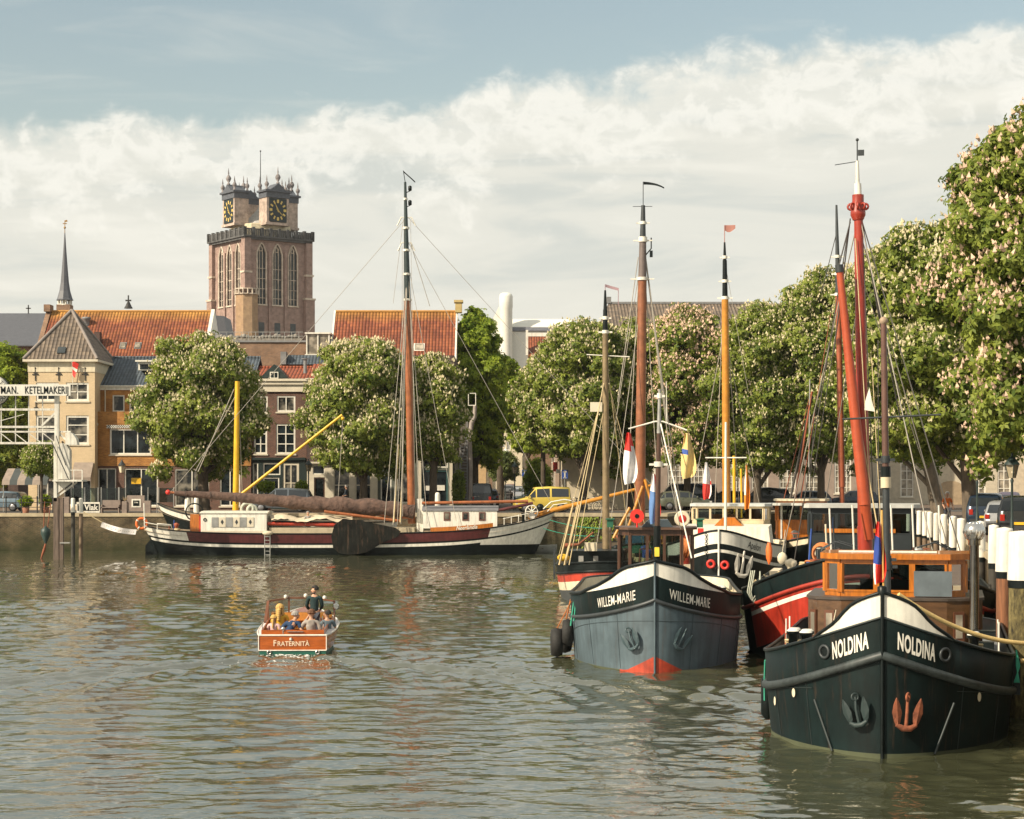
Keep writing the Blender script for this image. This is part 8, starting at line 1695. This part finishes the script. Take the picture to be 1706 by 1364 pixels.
for k in range(900):
    px = rng_.uniform(950, 1012); dd_ = np.interp(X(px, 138), [10.6, 13.5], [131.2, 140.6]); x = X(px, 138); z = 2.3 - abs(rng_.gauss(0, .8)); s = rng_.uniform(.05, .14); y = dd_ - rng_.uniform(.05, .3)
    m.add([(x, y, z), (x + s, y - .03, z + s * .4), (x + s * .3, y - .08, z - s)], [(0, 1, 2)])
tag(m.build('wall_plants', LEAF2), 'green weeds growing on the quay wall right of the long barge bow', 'wall plants', kind='stuff')
# striped awning and white stall front at far left
t = thing('striped_awning', 'grey and taupe striped cafe awning left of the corner house', 'awning', (X(44, 140), 140, QZ)); m = MB()
for i in range(6):
    x0 = -1.6 + i * .55; m.prism([(.9, 3.15), (-.6, 2.3), (-.75, 1.95), (-.75, 2.05), (.9, 3.2)][0:3] + [(.9, 3.05)], x0, x0 + .55, 'X', i % 2)
m.build('canopy', [M('taupe_canvas', (.26, .21, .17), .8), M('charcoal_canvas', (.05, .06, .06), .8)], t); m = MB(); m.box(-1.55, -1.5, -.6, -.55, 0, 2.2); m.box(1.6, 1.65, -.6, -.55, 0, 2.2); m.bsplit('pole', GREY, t)
# quay railing at left
t = thing('quay_railing', 'dark iron railing along the quay edge left of the drawbridge post', 'railing', (X(45, 131.3), 131.3, QZ)); m = MB()
for px in range(-120, 92, 26): x = X(px, 131.3) - t.location.x; m.tube([(x, 0, 0), (x, 0, 1.12)], .045, 6); m.ball((x, 0, 1.15), .07, 6)
for z in (.45, .78, 1.08): m.tube([(X(-120, 131.3) - t.location.x, 0, z), (X(92, 131.3) - t.location.x, 0, z)], .022, 5)
m.build('rails', IRON, t)
# bollards on the quay behind the barge
for px, py, lab in ((729, 820, 'white stone bollard before the teal shop door'), (312, 829, 'white quay bollard left of the aft deckhouse'), (327, 828, 'taller white quay bollard beside the aft deckhouse')):
    dd_ = 132.2; zt = Z(py, dd_) - QZ; m = MB(); m.lathe((0, 0, 0), [(.20, 0), (.17, zt - .15), (.12, zt - .02), (.01, zt)], 12); tag(m.build('quay_bollard', WHITE, None, loc=(X(px, dd_), dd_, QZ)), lab, 'bollard')
# fire escape beside the gabled house
d = 148.; t = thing('fire_escape', 'tall grey ladder and curved escape chute on the side of the gabled house', 'fire escape', (X(783, d), d - .8, QZ)); E_ = lambda px, py, o=0.: Vector((X(px, d) - X(783, d), o, Z(py, d) - QZ))
m = MB(); m.tube([E_(768, 842), E_(768, 742)], .05, 5); m.tube([E_(779, 842), E_(779, 700)], .05, 5)
for k in range(22): z = 835 - k * 5; m.tube([E_(768, z), E_(779, z)], .03, 4)
m.tube([E_(763, 790), E_(781, 722)], .045, 5); m.build('ladder', LEAD, t)
m = MB(); m.tube([E_(784, 842), E_(785, 780), E_(783, 735), E_(786, 705), E_(791, 695), E_(792, 676)], [.15, .15, .16, .19, .18, .15], 8); m.build('chute', M('pinkish_grey_chute', (.34, .29, .26), .7, streak=.3), t)
m = MB()
for px in (781, 793): m.tube([E_(px, 676), E_(px, 656)], .035, 5)
m.tube([E_(781, 656), E_(793, 656)], .035, 5); m.tube([E_(781, 676), E_(793, 676)], .045, 5); m.build('hoop', WHITE, t)
MB().box(*[E_(765, 0).x, E_(785, 0).x, .1, .35, 0, E_(0, 690).z]).build('wall_strip', M('grey_stair_wall', (.13, .11, .09), .8), t)
# ================================================================ the thin haze of the day
m = MB(); m.box(-420, 420, -45, 470, -4.2, 75)
hz = m.build('haze', bpy.data.materials.new('haze_air')); hz['kind'] = 'stuff'; tag(hz, 'thin pale haze filling the air over the harbour', 'haze')
hm = hz.data.materials[0]; hm.use_nodes = True; t = hm.node_tree; t.nodes.clear(); v_ = t.nodes.new('ShaderNodeVolumePrincipled'); v_.inputs['Color'].default_value = (.86, .88, .88, 1); v_.inputs['Density'].default_value = .00009; v_.inputs['Anisotropy'].default_value = .3
o_ = t.nodes.new('ShaderNodeOutputMaterial'); t.links.new(v_.outputs[0], o_.inputs['Volume'])
